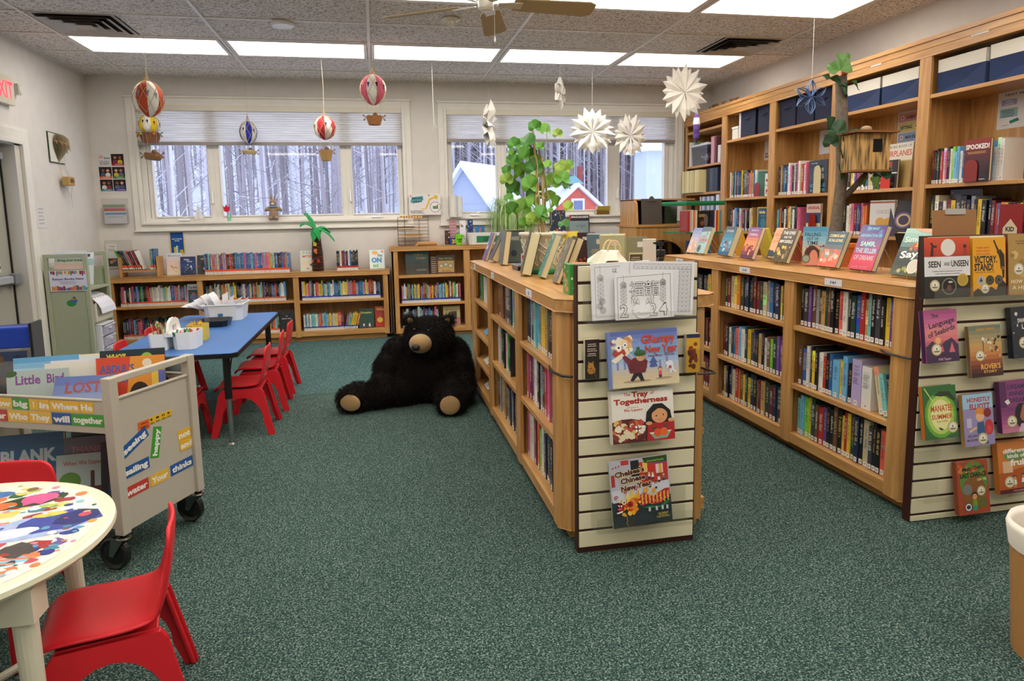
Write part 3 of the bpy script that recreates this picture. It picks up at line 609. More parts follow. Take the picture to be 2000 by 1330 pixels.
# ------------------------------------------------------------------ emit: the ones that show largest are single books, the rest one mass
cp = Vector((0, 0, CAM_Z))
FACE_OUT = 74
for b in BOOKS:
    p = b['M'] @ Vector((b['w']/2, 0, b['h']/2)); nrm = (b['M'].to_3x3() @ Vector((0, -1, 0))).normalized(); d = cp-p; D = d.length
    s = b['w']*b['h']*max(0.02, nrm.dot(d)/D)/D**2
    if 'far-bay centre' in b['shelf'] or 'far-bay bottom' in b['shelf'] or (b['shelf'].startswith('right low bookcase far-bay') and b['pos'] < 13): s *= .02
    if b['shelf'].startswith('wall bookcase') and 'lower' in b['shelf']: s *= .55
    if 'left-bay bottom' in b['shelf'] or 'middle-bay bottom' in b['shelf'] and 'window' in b['shelf']: s *= .7
    b['s'] = s
BOOKS.sort(key=lambda b: -b['s'])
PAGE = lin('#d8cba8'); LAB = lin('#e8e6e0')
def book_shape(b, cov, pag, lab, M=None):
    w, h, d = b['w'], b['h'], b['d']; c = lin(CLR[b['c']][1]); r = random.Random(int(b['s']*1e9) % 99991)
    j = r.uniform(.8, 1.15); c = tuple(min(1, v*j) for v in c); tk = min(.003, w*.2)
    for q in (cov, pag, lab): q.M = M
    cov.box(0, 0, 0, w, tk, h, c); cov.box(0, tk, 0, tk, d, h, c); cov.box(w-tk, tk, 0, w, d, h, c)
    pag.box(tk, tk, .003, w-tk, d-.004, h-.005, PAGE)
    lum = sum(c); alt = r.choice(['#efe9d8', '#e9d67c', '#ffffff', '#d99a5a']) if lum < .9 else r.choice(['#222222', '#7a2222', '#23305c', '#3a3a3a'])
    A = Art(cov, (0, 0, 0), (1, 0, 0), (0, 0, 1), w, h, .0003); alt = tuple(u*.5+v*.5 for u, v in zip(lin(alt), c))
    if b['band']:
        A.rect(0, .10, 1, .24, b['band']); A.rect(0, .0, 1, .10, '#dedad2')
    elif r.random() < .35:
        c2 = tuple(min(1, v*r.uniform(.4, 2.2)+.02) for v in c); a = r.uniform(.25, .8); A.rect(0, a, 1, min(1, a+r.uniform(.08, .35)), c2)
    # broken strokes of an unreadable title running down the spine
    if w > .006:
        y = r.uniform(.82, .92); end = r.uniform(.34, .5); tw = r.uniform(.22, .36)
        while y > end:
            l = r.uniform(.008, .02); x = .5+r.uniform(-.06, .06)
            A.rect(x-tw, y-l, x+tw*r.uniform(.2, 1), y, alt); y -= l+r.uniform(.004, .010)
            if r.random() < .15: y -= .03
    if b['label']:
        lw = w*.98 if w < .024 else .022; x0 = (w-lw)/2; L_ = Art(lab, (x0, -.0008, 0.004), (1, 0, 0), (0, 0, 1), lw, .024, 0); L_.rect(0, 0, 1, 1, LAB); L_.rect(.2, .55, .75, .68, '#555555'); L_.rect(.2, .3, .6, .42, '#666666')
ORD = 'first second third fourth fifth sixth seventh eighth ninth tenth eleventh twelfth thirteenth fourteenth fifteenth sixteenth seventeenth eighteenth nineteenth twentieth'.split()
def nth(i): return ORD[i] if i < 20 else ('twenty-'+ORD[i-20] if i < 29 else ('thirtieth' if i == 29 else ('thirty-'+ORD[i-30] if i < 39 else ('fortieth' if i == 39 else 'forty-'+ORD[i-40]))))
NB = 0; rest = (MB(), MB(), MB()); seen = {}
N_SINGLE = 300-FACE_OUT
for i, b in enumerate(BOOKS):
    if i < N_SINGLE:
        cv, pg, lb = MB(), MB(), MB(); book_shape(b, cv, pg, lb)
        o = cv.build('book', 'print'); o.matrix_world = b['M']
        a, z = b['nb']; nm = lambda k: CLR[k][0]
        size = 'thick ' if b['w'] > .034 else ('thin ' if b['w'] < .018 else '')
        if a and z: bt = 'between %s and %s' % (nm(a), nm(z))
        else: bt = 'beside %s' % nm(a or z)
        lab = '%s%s book %s, %s on %s' % (size, nm(b['c']), bt, nth(b['pos']), b['shelf'])
        tag(o, lab, 'book', b['grp'])
        pg.build('page_block', 'paper', o); lb.build('spine_label', 'paper', o) if b['label'] else None
    else:
        book_shape(b, *rest, M=b['M'])
for q in rest[1:]:
    n = len(rest[0].v); rest[0].v += q.v; rest[0].f += [tuple(n+i for i in f) for f in q.f]; rest[0].c += q.c
tag(rest[0].build('shelved_books', 'print'), 'rows of thin colourful books filling the low shelves along the window wall and farther shelves', 'books', kind='stuff')
# ================================================================== FACE-OUT BOOKS
def cover_book(label, w, h, t, bg, art, M, sp=None, spw=True, mat='print', grp=None, name='book', cat='book', pages=True, back=None):
    """hardcover standing with its front toward local -y; local origin at the middle of the bottom front edge; spine at -x"""
    m = MB(); c = lin(bg); b = .003
    m.box(-w/2, 0, 0, w/2, b, h, c); m.box(-w/2, t-b, 0, w/2, t, h, c); m.box(-w/2, b, 0, -w/2+b, t-b, h, lin(sp) if sp else c)
    A = Art(m, (-w/2, 0, 0), (1, 0, 0), (0, 0, 1), w, h, .0002)
    if art: art(A)
    if back: back(Art(m, (w/2, t, 0), (-1, 0, 0), (0, 0, 1), w, h, .0002))
    o = m.build(name, mat); o.matrix_world = M; tag(o, label, cat, grp)
    if pages: MB().box(-w/2+b, b, .003, w/2-.003, t-b, h-.004, lin('#dccca2')).build('page_block', 'paper', o)
    return o
def blobs(A, n, cols, x0=0, y0=0, x1=1, y1=1, r=(.03, .12), seed=1):
    q = random.Random(seed)
    for i in range(n):
        rr_ = q.uniform(*r); cx = q.uniform(x0+rr_, max(x0+rr_+.001, x1-rr_)); cy = q.uniform(y0+rr_*A.w/A.h, max(y0+rr_*A.w/A.h+.001, y1-rr_*A.w/A.h)); k = q.randint(5, 9); a = q.uniform(0, 6)
        A.poly([(cx+rr_*q.uniform(.6, 1.0)*math.cos(a+6.283*j/k), cy+rr_*A.w/A.h*q.uniform(.6, 1.0)*math.sin(a+6.283*j/k)) for j in range(k)], q.choice(cols))
def grad(A, cols, y0=0, y1=1):
    n = len(cols)
    for i, c in enumerate(cols): A.rect(0, y0+(y1-y0)*(n-1-i)/n, 1, y0+(y1-y0)*(n-i)/n, c)
def mixc(a, b, t):
    a = [int(a[i:i+2], 16) for i in (1, 3, 5)]; b = [int(b[i:i+2], 16) for i in (1, 3, 5)]
    return '#%02x%02x%02x' % tuple(int(x+(y-x)*t) for x, y in zip(a, b))
def ramp(*cs, n=10):
    out = []
    for i in range(n):
        u = i/(n-1)*(len(cs)-1); k = min(int(u), len(cs)-2); out.append(mixc(cs[k], cs[k+1], u-k))
    return out
def kid(A, x, y, s, skin, hair, shirt, leg='#333333'):
    k = A.w/A.h
    A.poly([(x-s*.35, y+s*.05*k), (x+s*.35, y+s*.05*k), (x+s*.45, y+s*1.0*k), (x-s*.45, y+s*1.0*k)], leg)
    A.poly([(x-s*.5, y+s*.8*k), (x+s*.5, y+s*.8*k), (x+s*.36, y+s*1.9*k), (x-s*.36, y+s*1.9*k)], shirt)
    A.circ(x, y+s*2.45*k, s*.55, hair); A.circ(x, y+s*2.3*k, s*.45, skin); A.circ(x-s*.15, y+s*2.35*k, s*.06, '#222222', 8); A.circ(x+s*.15, y+s*2.35*k, s*.06, '#222222', 8)
# --- art for the three picture books on the narrow slatwall
def a_grumpy(A):
    grad(A, ramp('#5f6fb4', '#8aa0d6', '#7fa6d8', '#b6c6e2', '#d8c2a4', '#e0cfa8', n=14))
    for i in range(9): A.rect(.02+i*.1, .32, .05+i*.1, .40+.05*(i % 3), '#7c8cc4')
    A.poly([(.58, .33), (.7, .33), (.68, .41), (.6, .41)], '#5663a0'); A.poly([(.56, .41), (.72, .41), (.64, .47)], '#4e5b98'); A.poly([(.6, .45), (.68, .45), (.64, .53)], '#5663a0')
    A.ell(.4, .1, .2, .025, '#b59a7c'); A.ell(.78, .12, .12, .02, '#b59a7c')
    # lion-dance head on a pole held by a stout figure
    A.line([(.24, .72), (.5, .28)], .004, '#e7c9a0')
    blobs(A, 26, ['#f0d9b4', '#d9925e', '#b6453a', '#e9b67e', '#f4e6cc'], .03, .5, .38, .96, (.03, .08), 3); A.circ(.16, .72, .035, '#ffffff'); A.circ(.16, .72, .016, '#2b2b2b'); A.circ(.25, .76, .03, '#ffffff'); A.circ(.25, .76, .013, '#2b2b2b'); A.poly([(.04, .5), (.2, .62), (.24, .56), (.1, .44)], '#f3e4cf')
    A.poly([(.3, .12), (.36, .26), (.46, .26), (.5, .1), (.45, .1), (.41, .2), (.34, .1)], '#22242f'); A.poly([(.3, .25), (.52, .25), (.56, .45), (.48, .52), (.36, .52), (.27, .42)], '#6d2630'); A.poly([(.28, .4), (.2, .55), (.24, .58), (.34, .48)], '#7d2c36'); A.poly([(.5, .45), (.52, .3), (.44, .3), (.44, .34), (.48, .35)], '#7d2c36')
    A.circ(.46, .54, .065, '#d8a078'); A.ell(.45, .6, .08, .06, '#3c6b3c'); A.rect(.385, .555, .53, .6, '#2e5730'); A.circ(.43, .68, .025, '#3c6b3c'); A.circ(.5, .53, .018, '#c98a62')
    kid(A, .73, .13, .05, '#e9b48c', '#1e1a20', '#e0506e', '#333a5c'); A.circ(.87, .36, .05, '#e8e8ee'); blobs(A, 9, ['#dfe6f2', '#394a86', '#c94a5a'], .8, .16, .97, .44, (.02, .05), 8)
    A.text('GRumpy', .72, .84, .15, '#c9452f', fit=.48, bold=.03); A.text('New Year', .76, .66, .13, '#c9452f', fit=.46, bold=.03); A.text('by', .67, .575, .03, '#8a3a30'); A.text('Katrina Moore', .67, .54, .035, '#8a3a30', maxw=.2); A.text('Illustrated by', .87, .575, .025, '#8a3a30', maxw=.16); A.text('Xindi Yan', .87, .54, .035, '#8a3a30', maxw=.16)
    blobs(A, 24, ['#c95a5a', '#e8c070'], .4, .3, .98, .6, (.002, .006), 4); A.rect(0, 0, .045, 1, '#6f86bd')
def a_tray(A):
    A.rect(0, 0, 1, 1, '#ece5da'); A.text('The', .28, .92, .06, '#c8452e'); A.text('Tray', .48, .915, .1, '#b02c22', fit=.26, bold=.05); A.text('of', .67, .92, .06, '#c8452e'); A.text('Togetherness', .49, .79, .1, '#b02c22', fit=.84, bold=.045); A.text('words & pictures by', .36, .67, .02, '#c8452e', maxw=.2); A.text('Flo Leung', .37, .62, .05, '#c8452e', fit=.28, bold=.03)
    A.ell(.26, .1, .44, .36, '#5a2624'); blobs(A, 60, ['#9a3a30', '#7c2d24', '#c7683a', '#e2c070', '#f1e6cc', '#d96a3a', '#86402c', '#c94848', '#e7d7b2'], -.0, 0.0, .56, .46, (.02, .07), 5)
    for i in range(6): A.circ(.40+.05*(i % 3), .22+.07*(i//3), .02, '#f6efe0')
    A.poly([(.54, .30), (.57, .56), (.68, .70), (.82, .70), (.94, .56), (.97, .34)], '#1d1a1e'); A.poly([(.56, 0), (.58, .34), (1, .34), (1, 0)], '#b3262c'); A.ell(.77, .47, .125, .14, '#e0a070'); A.poly([(.64, .52), (.68, .64), (.86, .64), (.91, .52), (.84, .60), (.76, .62)], '#1d1a1e'); A.circ(.72, .47, .012, '#222222', 10); A.circ(.83, .48, .012, '#222222', 10); A.line([(.73, .40), (.78, .385), (.82, .40)], .0012, '#8a3a2c')
    A.ell(.6, .34, .05, .035, '#e0a070'); A.ell(.95, .37, .05, .035, '#e0a070'); A.poly([(.6, .16), (.95, .18), (.88, .04), (.68, .03)], '#8fa58e'); A.poly([(.6, .16), (.95, .18), (.93, .15), (.62, .13)], '#dfe4d4'); A.circ(.73, .15, .06, '#e0562c'); A.circ(.83, .16, .06, '#e86a34'); A.ell(.68, .24, .04, .02, '#2e5a38', a0=.5); A.ell(.86, .26, .03, .025, '#2e5a38'); A.rect(0, 0, .03, 1, '#d4c9bb')
def a_chelsea(A):
    A.rect(0, 0, 1, 1, '#b9b6c4'); A.rect(0, 0, 1, .4, '#2c333a'); A.poly([(.02, .38), (.98, .42), (.98, .62), (.02, .56)], '#cfd2dc'); A.rect(.02, .62, .08, .8, '#b8322e'); A.rect(.36, .74, .5, .98, '#20222a'); A.rect(.5, .62, .98, .94, '#c8322c'); A.rect(.56, .78, .64, .93, '#e8c05c'); A.poly([(.56, 1), (.98, 1), (.98, .9), (.6, .92)], '#2e4a24'); A.text('cloverleaf books', .78, .945, .03, '#8cc04a', maxw=.34); A.rect(.68, .885, .95, .905, '#8a3f86'); A.rect(.2, .93, .33, 1, '#c0392e'); A.rect(.78, .74, .9, .88, '#eed8dc'); A.rect(.83, .74, .88, .88, '#e7b93c')
    for i in range(8): A.line([(.78+.015*i, .74), (.78+.015*i, .88)], .0006, '#c05a6a')
    for i in range(3): A.circ(.06+.05*i, .9+.012*i, .014, '#c0392e')
    for x, y, s, sk, ha, sh in ((.60, .72, .04, '#8a5a3c', '#2b2022', '#6b4a86'), (.66, .74, .04, '#e7b48c', '#2b2022', '#e8e0d2'), (.72, .72, .045, '#e7b48c', '#1e1a1e', '#f0e8dc'), (.82, .66, .05, '#8a5a3c', '#3a2a24', '#e8e4dc'), (.9, .68, .042, '#e7b48c', '#4a3020', '#3a8a74'), (.66, .60, .05, '#a06a48', '#241c1e', '#c03030'), (.76, .57, .045, '#b87a54', '#241c1e', '#d8d8dc')): kid(A, x, y-.06, s, sk, ha, sh)
    for k, (tx, y, w_) in enumerate((("Chelsea's", .82, .5), ('Chinese', .71, .42), ('New Year', .60, .52))):
        A.text(tx, .33+.05*k, y, .085, '#e9d79a', fit=w_+.015, bold=.09, ang=.1); A.text(tx, .33+.05*k, y, .078, '#4a1626', fit=w_, bold=.04, ang=.1)
    # dragon: head with curls and a scalloped striped body
    P = [(.44, .42), (.52, .48), (.62, .45), (.7, .40), (.8, .46), (.9, .5), (.98, .5), (.98, .36), (.9, .34), (.82, .29), (.7, .28), (.6, .31), (.5, .28)]
    A.poly(P, '#b8282a'); 
    for i in range(8): x = .5+i*.062; A.poly([(x, .46-.02*(i % 2)), (x+.03, .47), (x+.02, .30), (x+.002, .31)], '#e9b23a')
    for i in range(26): A.circ(.47+.0196*i, .31+.13*((i*7) % 10)/10+.03*math.sin(i), .007, '#f2e2c0', 8)
    A.poly([(.5, .26), (.62, .27), (.8, .25), (.98, .34), (.98, .31), (.84, .22), (.6, .24)], '#2f7d50')
    blobs(A, 34, ['#e9a62c', '#d8521e', '#f0c64a', '#b8281e', '#e88a24'], .12, .14, .5, .46, (.025, .075), 9)
    A.poly([(.3, .42), (.34, .56), (.4, .44)], '#f0c64a'); A.poly([(.38, .42), (.47, .56), (.47, .4)], '#e9a62c'); A.poly([(.22, .42), (.26, .52), (.32, .42)], '#f2d27a')
    for cx, cy in ((.07, .46), (.24, .53), (.42, .56)):
        A.line([(cx+.04*(1-i/14)*math.cos(i*.6), cy+.035*(1-i/14)*math.sin(i*.6)) for i in range(14)], .003, '#b8281e'); A.line([(cx+.03, cy), (cx+.06, cy-.08)], .003, '#efe0d0')
    A.circ(.2, .38, .035, '#f6e6d0'); A.circ(.2, .38, .016, '#7a1a12'); A.circ(.3, .34, .05, '#a8201a'); A.circ(.3, .34, .02, '#6a120e'); A.poly([(.07, .37), (.2, .34), (.17, .25), (.05, .22), (.12, .29)], '#8e1c22'); A.poly([(.09, .35), (.11, .32), (.13, .345), (.15, .31), (.17, .34)], '#f6f0e4'); A.poly([(.06, .24), (.17, .26), (.16, .235), (.08, .222)], '#f6f0e4'); A.ell(.12, .29, .04, .015, '#d85a6a')
    A.circ(.58, .52, .04, '#e9a62c'); A.circ(.71, .5, .033, '#e9a62c')
    for x in (.6, .72, .82, .9): A.rect(x, .19, x+.035, .25, '#c8ccd2')
    for i in range(4): A.line([(.22+.05*i, .16), (.24+.05*i, .1), (.21+.05*i, .07), (.25+.05*i, .02)], .002, ['#e9b23a', '#5a5f2e', '#8e2a3a', '#3a3f3a'][i])
    A.text('Lisa Bullard', .84, .14, .025, '#d8c04a'); A.text('illustrated by', .84, .115, .018, '#d8c04a'); A.text('Katie Saunders', .84, .09, .025, '#d8c04a')
g1 = 'picture books face out on the narrow slatwall'
def SB(label, x, y, z, w, h, t, bg, art, lean=.1, roll=0.0, sp=None, grp=None, yaw=0): return cover_book(label, w, h, t, bg, art, TRS(x, y, z, yaw, lean, roll), sp, grp=grp)
SB('wide blue picture book with a lion-dance figure, topmost on the narrow slatwall', .984, 2.395, .679, .285, .215, .014, '#7f93c6', a_grumpy, .09, R(-1.5), grp=g1)
SB('cream picture book of a child behind a fruit bowl, middle of the narrow slatwall', .980, 2.395, .459, .262, .205, .012, '#e6dfd2', a_tray, .09, R(-1.2), grp=g1)
SB('picture book with an orange parade dragon, lowest on the narrow slatwall', .980, 2.385, .126, .245, .262, .012, '#b9b6c4', a_chelsea, .10, R(-3), sp='#5a9a3a', grp=g1)
# acrylic holders
def holder(label, x, y, z, w, d, hf, hb, cat='acrylic holder', grp='clear acrylic holders on the slatwalls', t=.002):
    m = MB(); m.box(-w/2, -d, 0, w/2, 0, t); m.box(-w/2, -d-t, 0, w/2, -d, hf); m.box(-w/2, -t, 0, w/2, 0, hb); m.box(-w/2, -.006, hb-t, w/2, .004, hb)
    o = m.build('acrylic_holder', 'acrylic'); o.location = (x, y, z); tag(o, label, cat, grp); return o
holder('wide clear acrylic shelf under the dragon picture book', .985, 2.4485, .111, .40, .075, .06, .14)
holder('small clear acrylic ledge under the blue lion-dance picture book', .985, 2.4485, .667, .10, .075, .02, .09)
holder('small clear acrylic ledge under the fruit-bowl picture book', .985, 2.4485, .448, .12, .072, .02, .09)
holder('clear acrylic tray holding the colouring sheets', .985, 2.4485, .930, .46, .05, .035, .14)
# bookmarks in pockets
def a_bm1(A):
    A.rect(0, 0, 1, 1, '#2c1a16')
    for i, tx in enumerate(('What animal is', 'not allowed to', 'play in games?')): A.text(tx, .78-.22*i, .74, .13/ (A.h/.2), '#e8d8c0', maxw=3, ang=-math.pi/2, bold=.02) if 0 else A.greek(.5, .88-.12*i, .7, .02, '#e8d8c0', i, 2, 2.5)
    A.ell(.45, .22, .3, .1, '#c98a34'); A.circ(.4, .33, .22, '#d99a3e'); A.circ(.26, .42, .07, '#a86a24'); A.circ(.56, .42, .07, '#a86a24'); A.circ(.33, .34, .03, '#1a1210', 8); A.circ(.48, .34, .03, '#1a1210', 8); blobs(A, 16, ['#5a3418', '#8a5420'], .15, .03, .85, .3, (.03, .07), 4)
def a_bm2(A):
    A.rect(0, 0, 1, 1, '#d8a428'); blobs(A, 16, ['#6a2418', '#7c2c1c', '#5a1c14', '#8a3a22'], 0, 0, 1, .85, (.15, .3), 6); A.rect(0, .9, 1, 1, '#2a2c54')
for lb, x, a, r in (('dark bookmark stack in a clear pocket left of the blue picture book', .782, a_bm1, .02), ('mustard and brown bookmark stack in a clear pocket by the right slatwall edge', 1.192, a_bm2, -.02)):
    t = thing('bookmark_pocket', lb, 'bookmark holder', (x, 2.4485, .712), group='bookmark pockets on the narrow slatwall')
    m = MB(); m.box(-.033, -.035, 0, .033, 0, .002); m.box(-.033, -.037, 0, .033, -.035, .095); m.box(-.033, -.035, 0, -.0315, 0, .11); m.box(.0315, -.035, 0, .033, 0, .11); m.build('clear_pocket', 'acrylic', t)
    m = MB(); m.box(-.028, -.03, .003, .028, -.008, .155, lin('#cfc4b0')); A = Art(m, (-.028, -.03, .003), (1, 0, 0), (0, 0, 1), .056, .152); a(A); m.build('bookmarks', 'print', t)
# colouring sheets
def lantern(A, x, y, s=.05):
    k = A.w/A.h; A.line([(x, y+.22), (x, y+s*k)], .0009, '#4a403a'); A.line([(x+s*math.cos(R(22.5+45*i)), y+s*k*math.sin(R(22.5+45*i))) for i in range(8)], .0011, '#4a403a', True); A.line([(x+s*.78*math.cos(R(22.5+45*i)), y+s*k*.78*math.sin(R(22.5+45*i))) for i in range(8)], .0007, '#4a403a', True); A.text('福', x, y-.01, s*k*.95, '#4a403a', bold=0)
    for i in range(5):
        yy = y-.10-i*.075
        for sg in (-1, 1): A.line([(x, yy), (x+sg*s*.9, yy+.05), (x+sg*s*.9, yy+.015), (x, yy-.035)], .0009, '#4a403a', True)
    A.line([(x, y-.45), (x-.012, y-.52)], .001, '#4a403a')
def scales(A, x0, y0, x1, y1, nx, ny):
    dx = (x1-x0)/nx; dy = (y1-y0)/ny; A.line([(x0, y0), (x1, y0), (x1, y1), (x0, y1)], .0009, '#4a403a', True)
    for j in range(ny):
        for i in range(nx):
            cx = x0+dx*(i+.5); cy = y0+dy*j
            for q in (.5, .28): A.line([(cx+dx*q*math.cos(R(180-18*a)), cy+dy*.9*q*2*math.sin(R(180-18*a))) for a in range(11)], .0008, '#4a403a')
def a_sheet_back(A):
    A.rect(0, 0, 1, 1, '#eae7ea'); A.line([(.06, .06), (.06, .93), (.5, .93)], .0011, '#4a403a'); A.line([(.06, .06), (.5, .06)], .001, '#4a403a'); lantern(A, .15, .74, .055); A.text('以', .4, .86, .07, '#4a403a', bold=0)
    for cx, cy in ((.17, .33), (.13, .25), (.18, .17)):
        for r_ in (.05, .035): A.line([(cx+r_*math.cos(R(20*i)), cy+r_*A.w/A.h*math.sin(R(20*i))) for i in range(18)], .0009, '#4a403a', True)
        A.line([(cx-.015, cy-.02), (cx+.015, cy-.02), (cx+.015, cy+.02), (cx-.015, cy+.02)], .0009, '#4a403a', True)
def a_sheet_scales(A):
    A.rect(0, 0, 1, 1, '#ebe8eb'); scales(A, .05, .86, .95, .955, 13, 1); scales(A, .76, .06, .95, .86, 3, 10)
def a_sheet_front(A):
    A.line([(.05, .02), (.05, .25), (.05, .5), (.05, .93), (.95, .96), (.95, .02)], .0011, '#4a403a'); lantern(A, .15, .76, .052); lantern(A, .82, .78, .052)
    for tx, cx, s_ in (('福', .37, .27), ('龍', .63, .30)):
        A.text(tx, cx, .66, .25, '#4a403a', bold=.022); A.text(tx, cx, .66, .25, '#efecef', bold=.0)
    for tx, cx in (('2', .15), ('0', .38), ('2', .64), ('4', .82)):
        A.text(tx, cx, .2, .27, '#4a403a', bold=.035); A.text(tx, cx, .2, .27, '#efecef', bold=.005)
    # horned dragon face drawn in outline
    A.ell(.47, .2, .17, .2, '#f1eef1')
    for sx in (-1, 1):
        for q in range(3): A.line([(.47+sx*(.05+.05*q), .36), (.47+sx*(.09+.05*q), .46+.02*q), (.47+sx*(.11+.04*q), .33)], .0009, '#5a504a')
        for r_ in (.055, .04): A.line([(.47+sx*.09+r_*math.cos(R(20*i)), .28+r_*1.5*math.sin(R(20*i))) for i in range(18)], .0009, '#5a504a', True)
        A.circ(.47+sx*.085, .28, .013, '#3a302c', 10); A.line([(.47+sx*.03, .3), (.47+sx*.14, .37)], .0013, '#4a403a'); A.line([(.47+sx*.06, .16), (.47+sx*.19, .2), (.47+sx*.17, .1)], .0009, '#5a504a')
    A.line([(.47+.05*math.cos(R(20*i)), .22+.05*math.sin(R(20*i))) for i in range(18)], .001, '#5a504a', True); A.line([(.34, .12), (.4, .15), (.47, .13), (.54, .15), (.6, .12), (.57, .03), (.47, .0), (.37, .03)], .0009, '#5a504a', True)
    for i in range(7): A.line([(.38+.03*i, .13), (.39+.03*i, .08), (.40+.03*i, .13)], .0007, '#5a504a')
def sheet(label, x, y, z, w, h, art, roll, curl, n=1):
    """a sheet of paper whose lower part bends forward"""
    m = MB(); A = Art(m, (-w/2, 0, 0), (1, 0, 0), (0, 0, 1), w, h, .0002); art(A)
    for i in range(12): m.box(-w/2, .0002, h*i/12, w/2, .0003+.0012*n, h*(i+1)/12, lin('#efecef'))
    m.v = [(vx, vy-curl*(max(0, .45-vz/h)/.45)**2*(1 if curl else 0), vz) for vx, vy, vz in m.v]
    o = m.build('colouring_sheet', 'paper'); o.matrix_world = TRS(x, y, z, 0, .02, roll); return tag(o, label, 'colouring page', 'colouring sheets in the slatwall tray')
sheet('white sheet with one paper lantern and coins, backmost and left in the tray', .90, 2.420, .940, .23, .215, a_sheet_back, R(-1.5), 0, 8)
sheet('white sheet bordered with fish-scale pattern, rightmost in the tray', 1.055, 2.414, .948, .26, .205, a_sheet_scales, R(2.2), .0, 2)
sheet('white 2024 dragon colouring sheet curling forward, foremost in the slatwall tray', .985, 2.404, .940, .235, .172, a_sheet_front, R(-1), .006, 1)
# --- award novels on the right slatwall
def a_seab(A):
    grad(A, ramp('#b04f86', '#c66a94', '#e08a86', '#d8707a', '#4a2c50', '#3c2648', n=12)); A.circ(.38, .42, .09, '#f0b070'); A.poly([(0, .3), (.2, .42), (.4, .3), (.6, .4), (.8, .46), (1, .3), (1, .2), (0, .2)], '#43304f'); A.poly([(.42, .2), (.5, .34), (.55, .2)], '#d85a6a'); A.poly([(.7, .18), (.8, .38), (.88, .18)], '#e06a70')
    A.text('The', .32, .9, .07, '#30203c', ang=.12); A.text('Language', .52, .76, .1, '#30203c', fit=.8, ang=.2); A.text('of Seabirds', .5, .6, .1, '#30203c', fit=.86, ang=.24); A.text('Will Taylor', .55, .06, .045, '#e0a0b0'); A.seal(.32, .25, .16)
def a_rover(A):
    grad(A, ramp('#6c7a68', '#a89468', '#d0a060', '#c87a40', '#7a3a28', '#3c1e1c', n=12)); A.text('JASMINE WARGA', .52, .93, .045, '#e0a040', fit=.6); A.text("ROVER'S", .62, .2, .1, '#f0b050', fit=.62, bold=.03); A.text('STORY', .6, .1, .05, '#f0b050', fit=.42); blobs(A, 18, ['#2c2420', '#5a4a38', '#c8b898', '#e8dcc0'], .35, .36, .98, .8, (.03, .07), 5); A.line([(.42, .5), (.42, .72)], .003, '#3c342c'); A.circ(.42, .74, .05, '#e8dcc0'); A.seal(.3, .42, .15)
def a_swal(A):
    A.rect(0, 0, 1, 1, '#1f2733'); blobs(A, 22, ['#3c5260', '#c8b890', '#2c4a3c', '#8a5a4a', '#dcd6c8'], 0, 0, 1, 1, (.03, .07), 7); A.rect(.2, .58, .98, .8, '#1f2733'); A.text('THE', .55, .84, .05, '#e8e2d4'); A.text('SWALLOWTAIL', .58, .74, .08, '#e8e2d4', fit=.78, bold=.03); A.text('LEGACY', .62, .62, .09, '#e8e2d4', fit=.6, bold=.03); A.seal(.35, .3, .16)
def a_manatee(A):
    A.rect(0, 0, 1, 1, '#2f6a34'); A.ell(.5, .45, .48, .44, '#6aa83a'); A.ell(.5, .45, .40, .37, '#b4cf5c'); A.ell(.5, .45, .3, .3, '#e6e6a0'); A.poly([(.3, .84), (.5, .9), (.8, .88), (.98, .72), (.9, .7), (.7, .8), (.5, .8)], '#2c3a24'); A.line([(.05, .98), (.3, .7)], .004, '#d8e080'); A.text('MANATEE', .54, .58, .12, '#cc4a28', fit=.66, bold=.02); A.text('SUMMER', .54, .42, .09, '#cc4a28', fit=.64, bold=.02); A.text('Evan Griffith', .54, .33, .035, '#cc6a38'); A.poly([(.4, .22), (.5, .2), (.58, .16), (.46, .16)], '#3c3a2c'); A.seal(.84, .2, .16)
def a_elliott(A):
    A.rect(0, 0, 1, 1, '#9a8cb8'); A.rect(0, .72, 1, 1, '#9cc4dc'); A.text('HONESTLY', .54, .89, .085, '#b02c34', fit=.78, bold=.03); A.text('ELLIOTT', .56, .76, .1, '#b02c34', fit=.68, bold=.04); A.rect(.1, .36, .26, .54, '#c6bcd8'); A.circ(.55, .56, .14, '#e8b488'); A.poly([(.38, .6), (.44, .72), (.62, .74), (.7, .64), (.66, .58), (.5, .62)], '#e08a34'); A.poly([(.42, .24), (.44, .44), (.66, .46), (.7, .22)], '#2c5a86'); A.poly([(.16, .3), (.42, .38), (.42, .33), (.18, .26)], '#e8b488'); A.ell(.83, .34, .15, .15, '#c03038'); A.ell(.83, .3, .08, .08, '#d84a44'); A.circ(.8, .62, .13, '#8a2430'); A.text('GILLIAN', .26, .2, .045, '#3c2c50'); A.text('McDUNN', .26, .12, .045, '#3c2c50'); A.poly([(.44, .22), (.5, .02), (.8, .02), (.7, .24)], '#4a5a8c'); A.seal(.6, .13, .17)
def a_dream(A):
    A.rect(0, 0, 1, 1, '#8a3f78'); A.rect(0, .0, .2, 1, '#5a2a5c'); grad(A, ramp('#7c3a70', '#a85084', '#c87a94', n=6), 0, .5); A.text('DREAM,', .52, .89, .09, '#2c2452', fit=.56, bold=.02); A.text('ANNIE,', .52, .76, .09, '#2c2452', fit=.52, bold=.02); A.text('DREAM', .54, .63, .09, '#2c2452', fit=.54, bold=.02); A.ell(.62, .32, .2, .24, '#1e1620'); A.ell(.7, .36, .13, .16, '#b06a50'); A.poly([(.5, .1), (.56, .5), (.7, .56), (.58, .3)], '#1e1620'); A.poly([(.5, 0), (.6, .16), (1, .16), (1, 0)], '#d8b0c8'); A.seal(.32, .22, .16); A.poly([(.12, .62), (.24, .66), (.3, .58), (.2, .55)], '#e8e0d8')
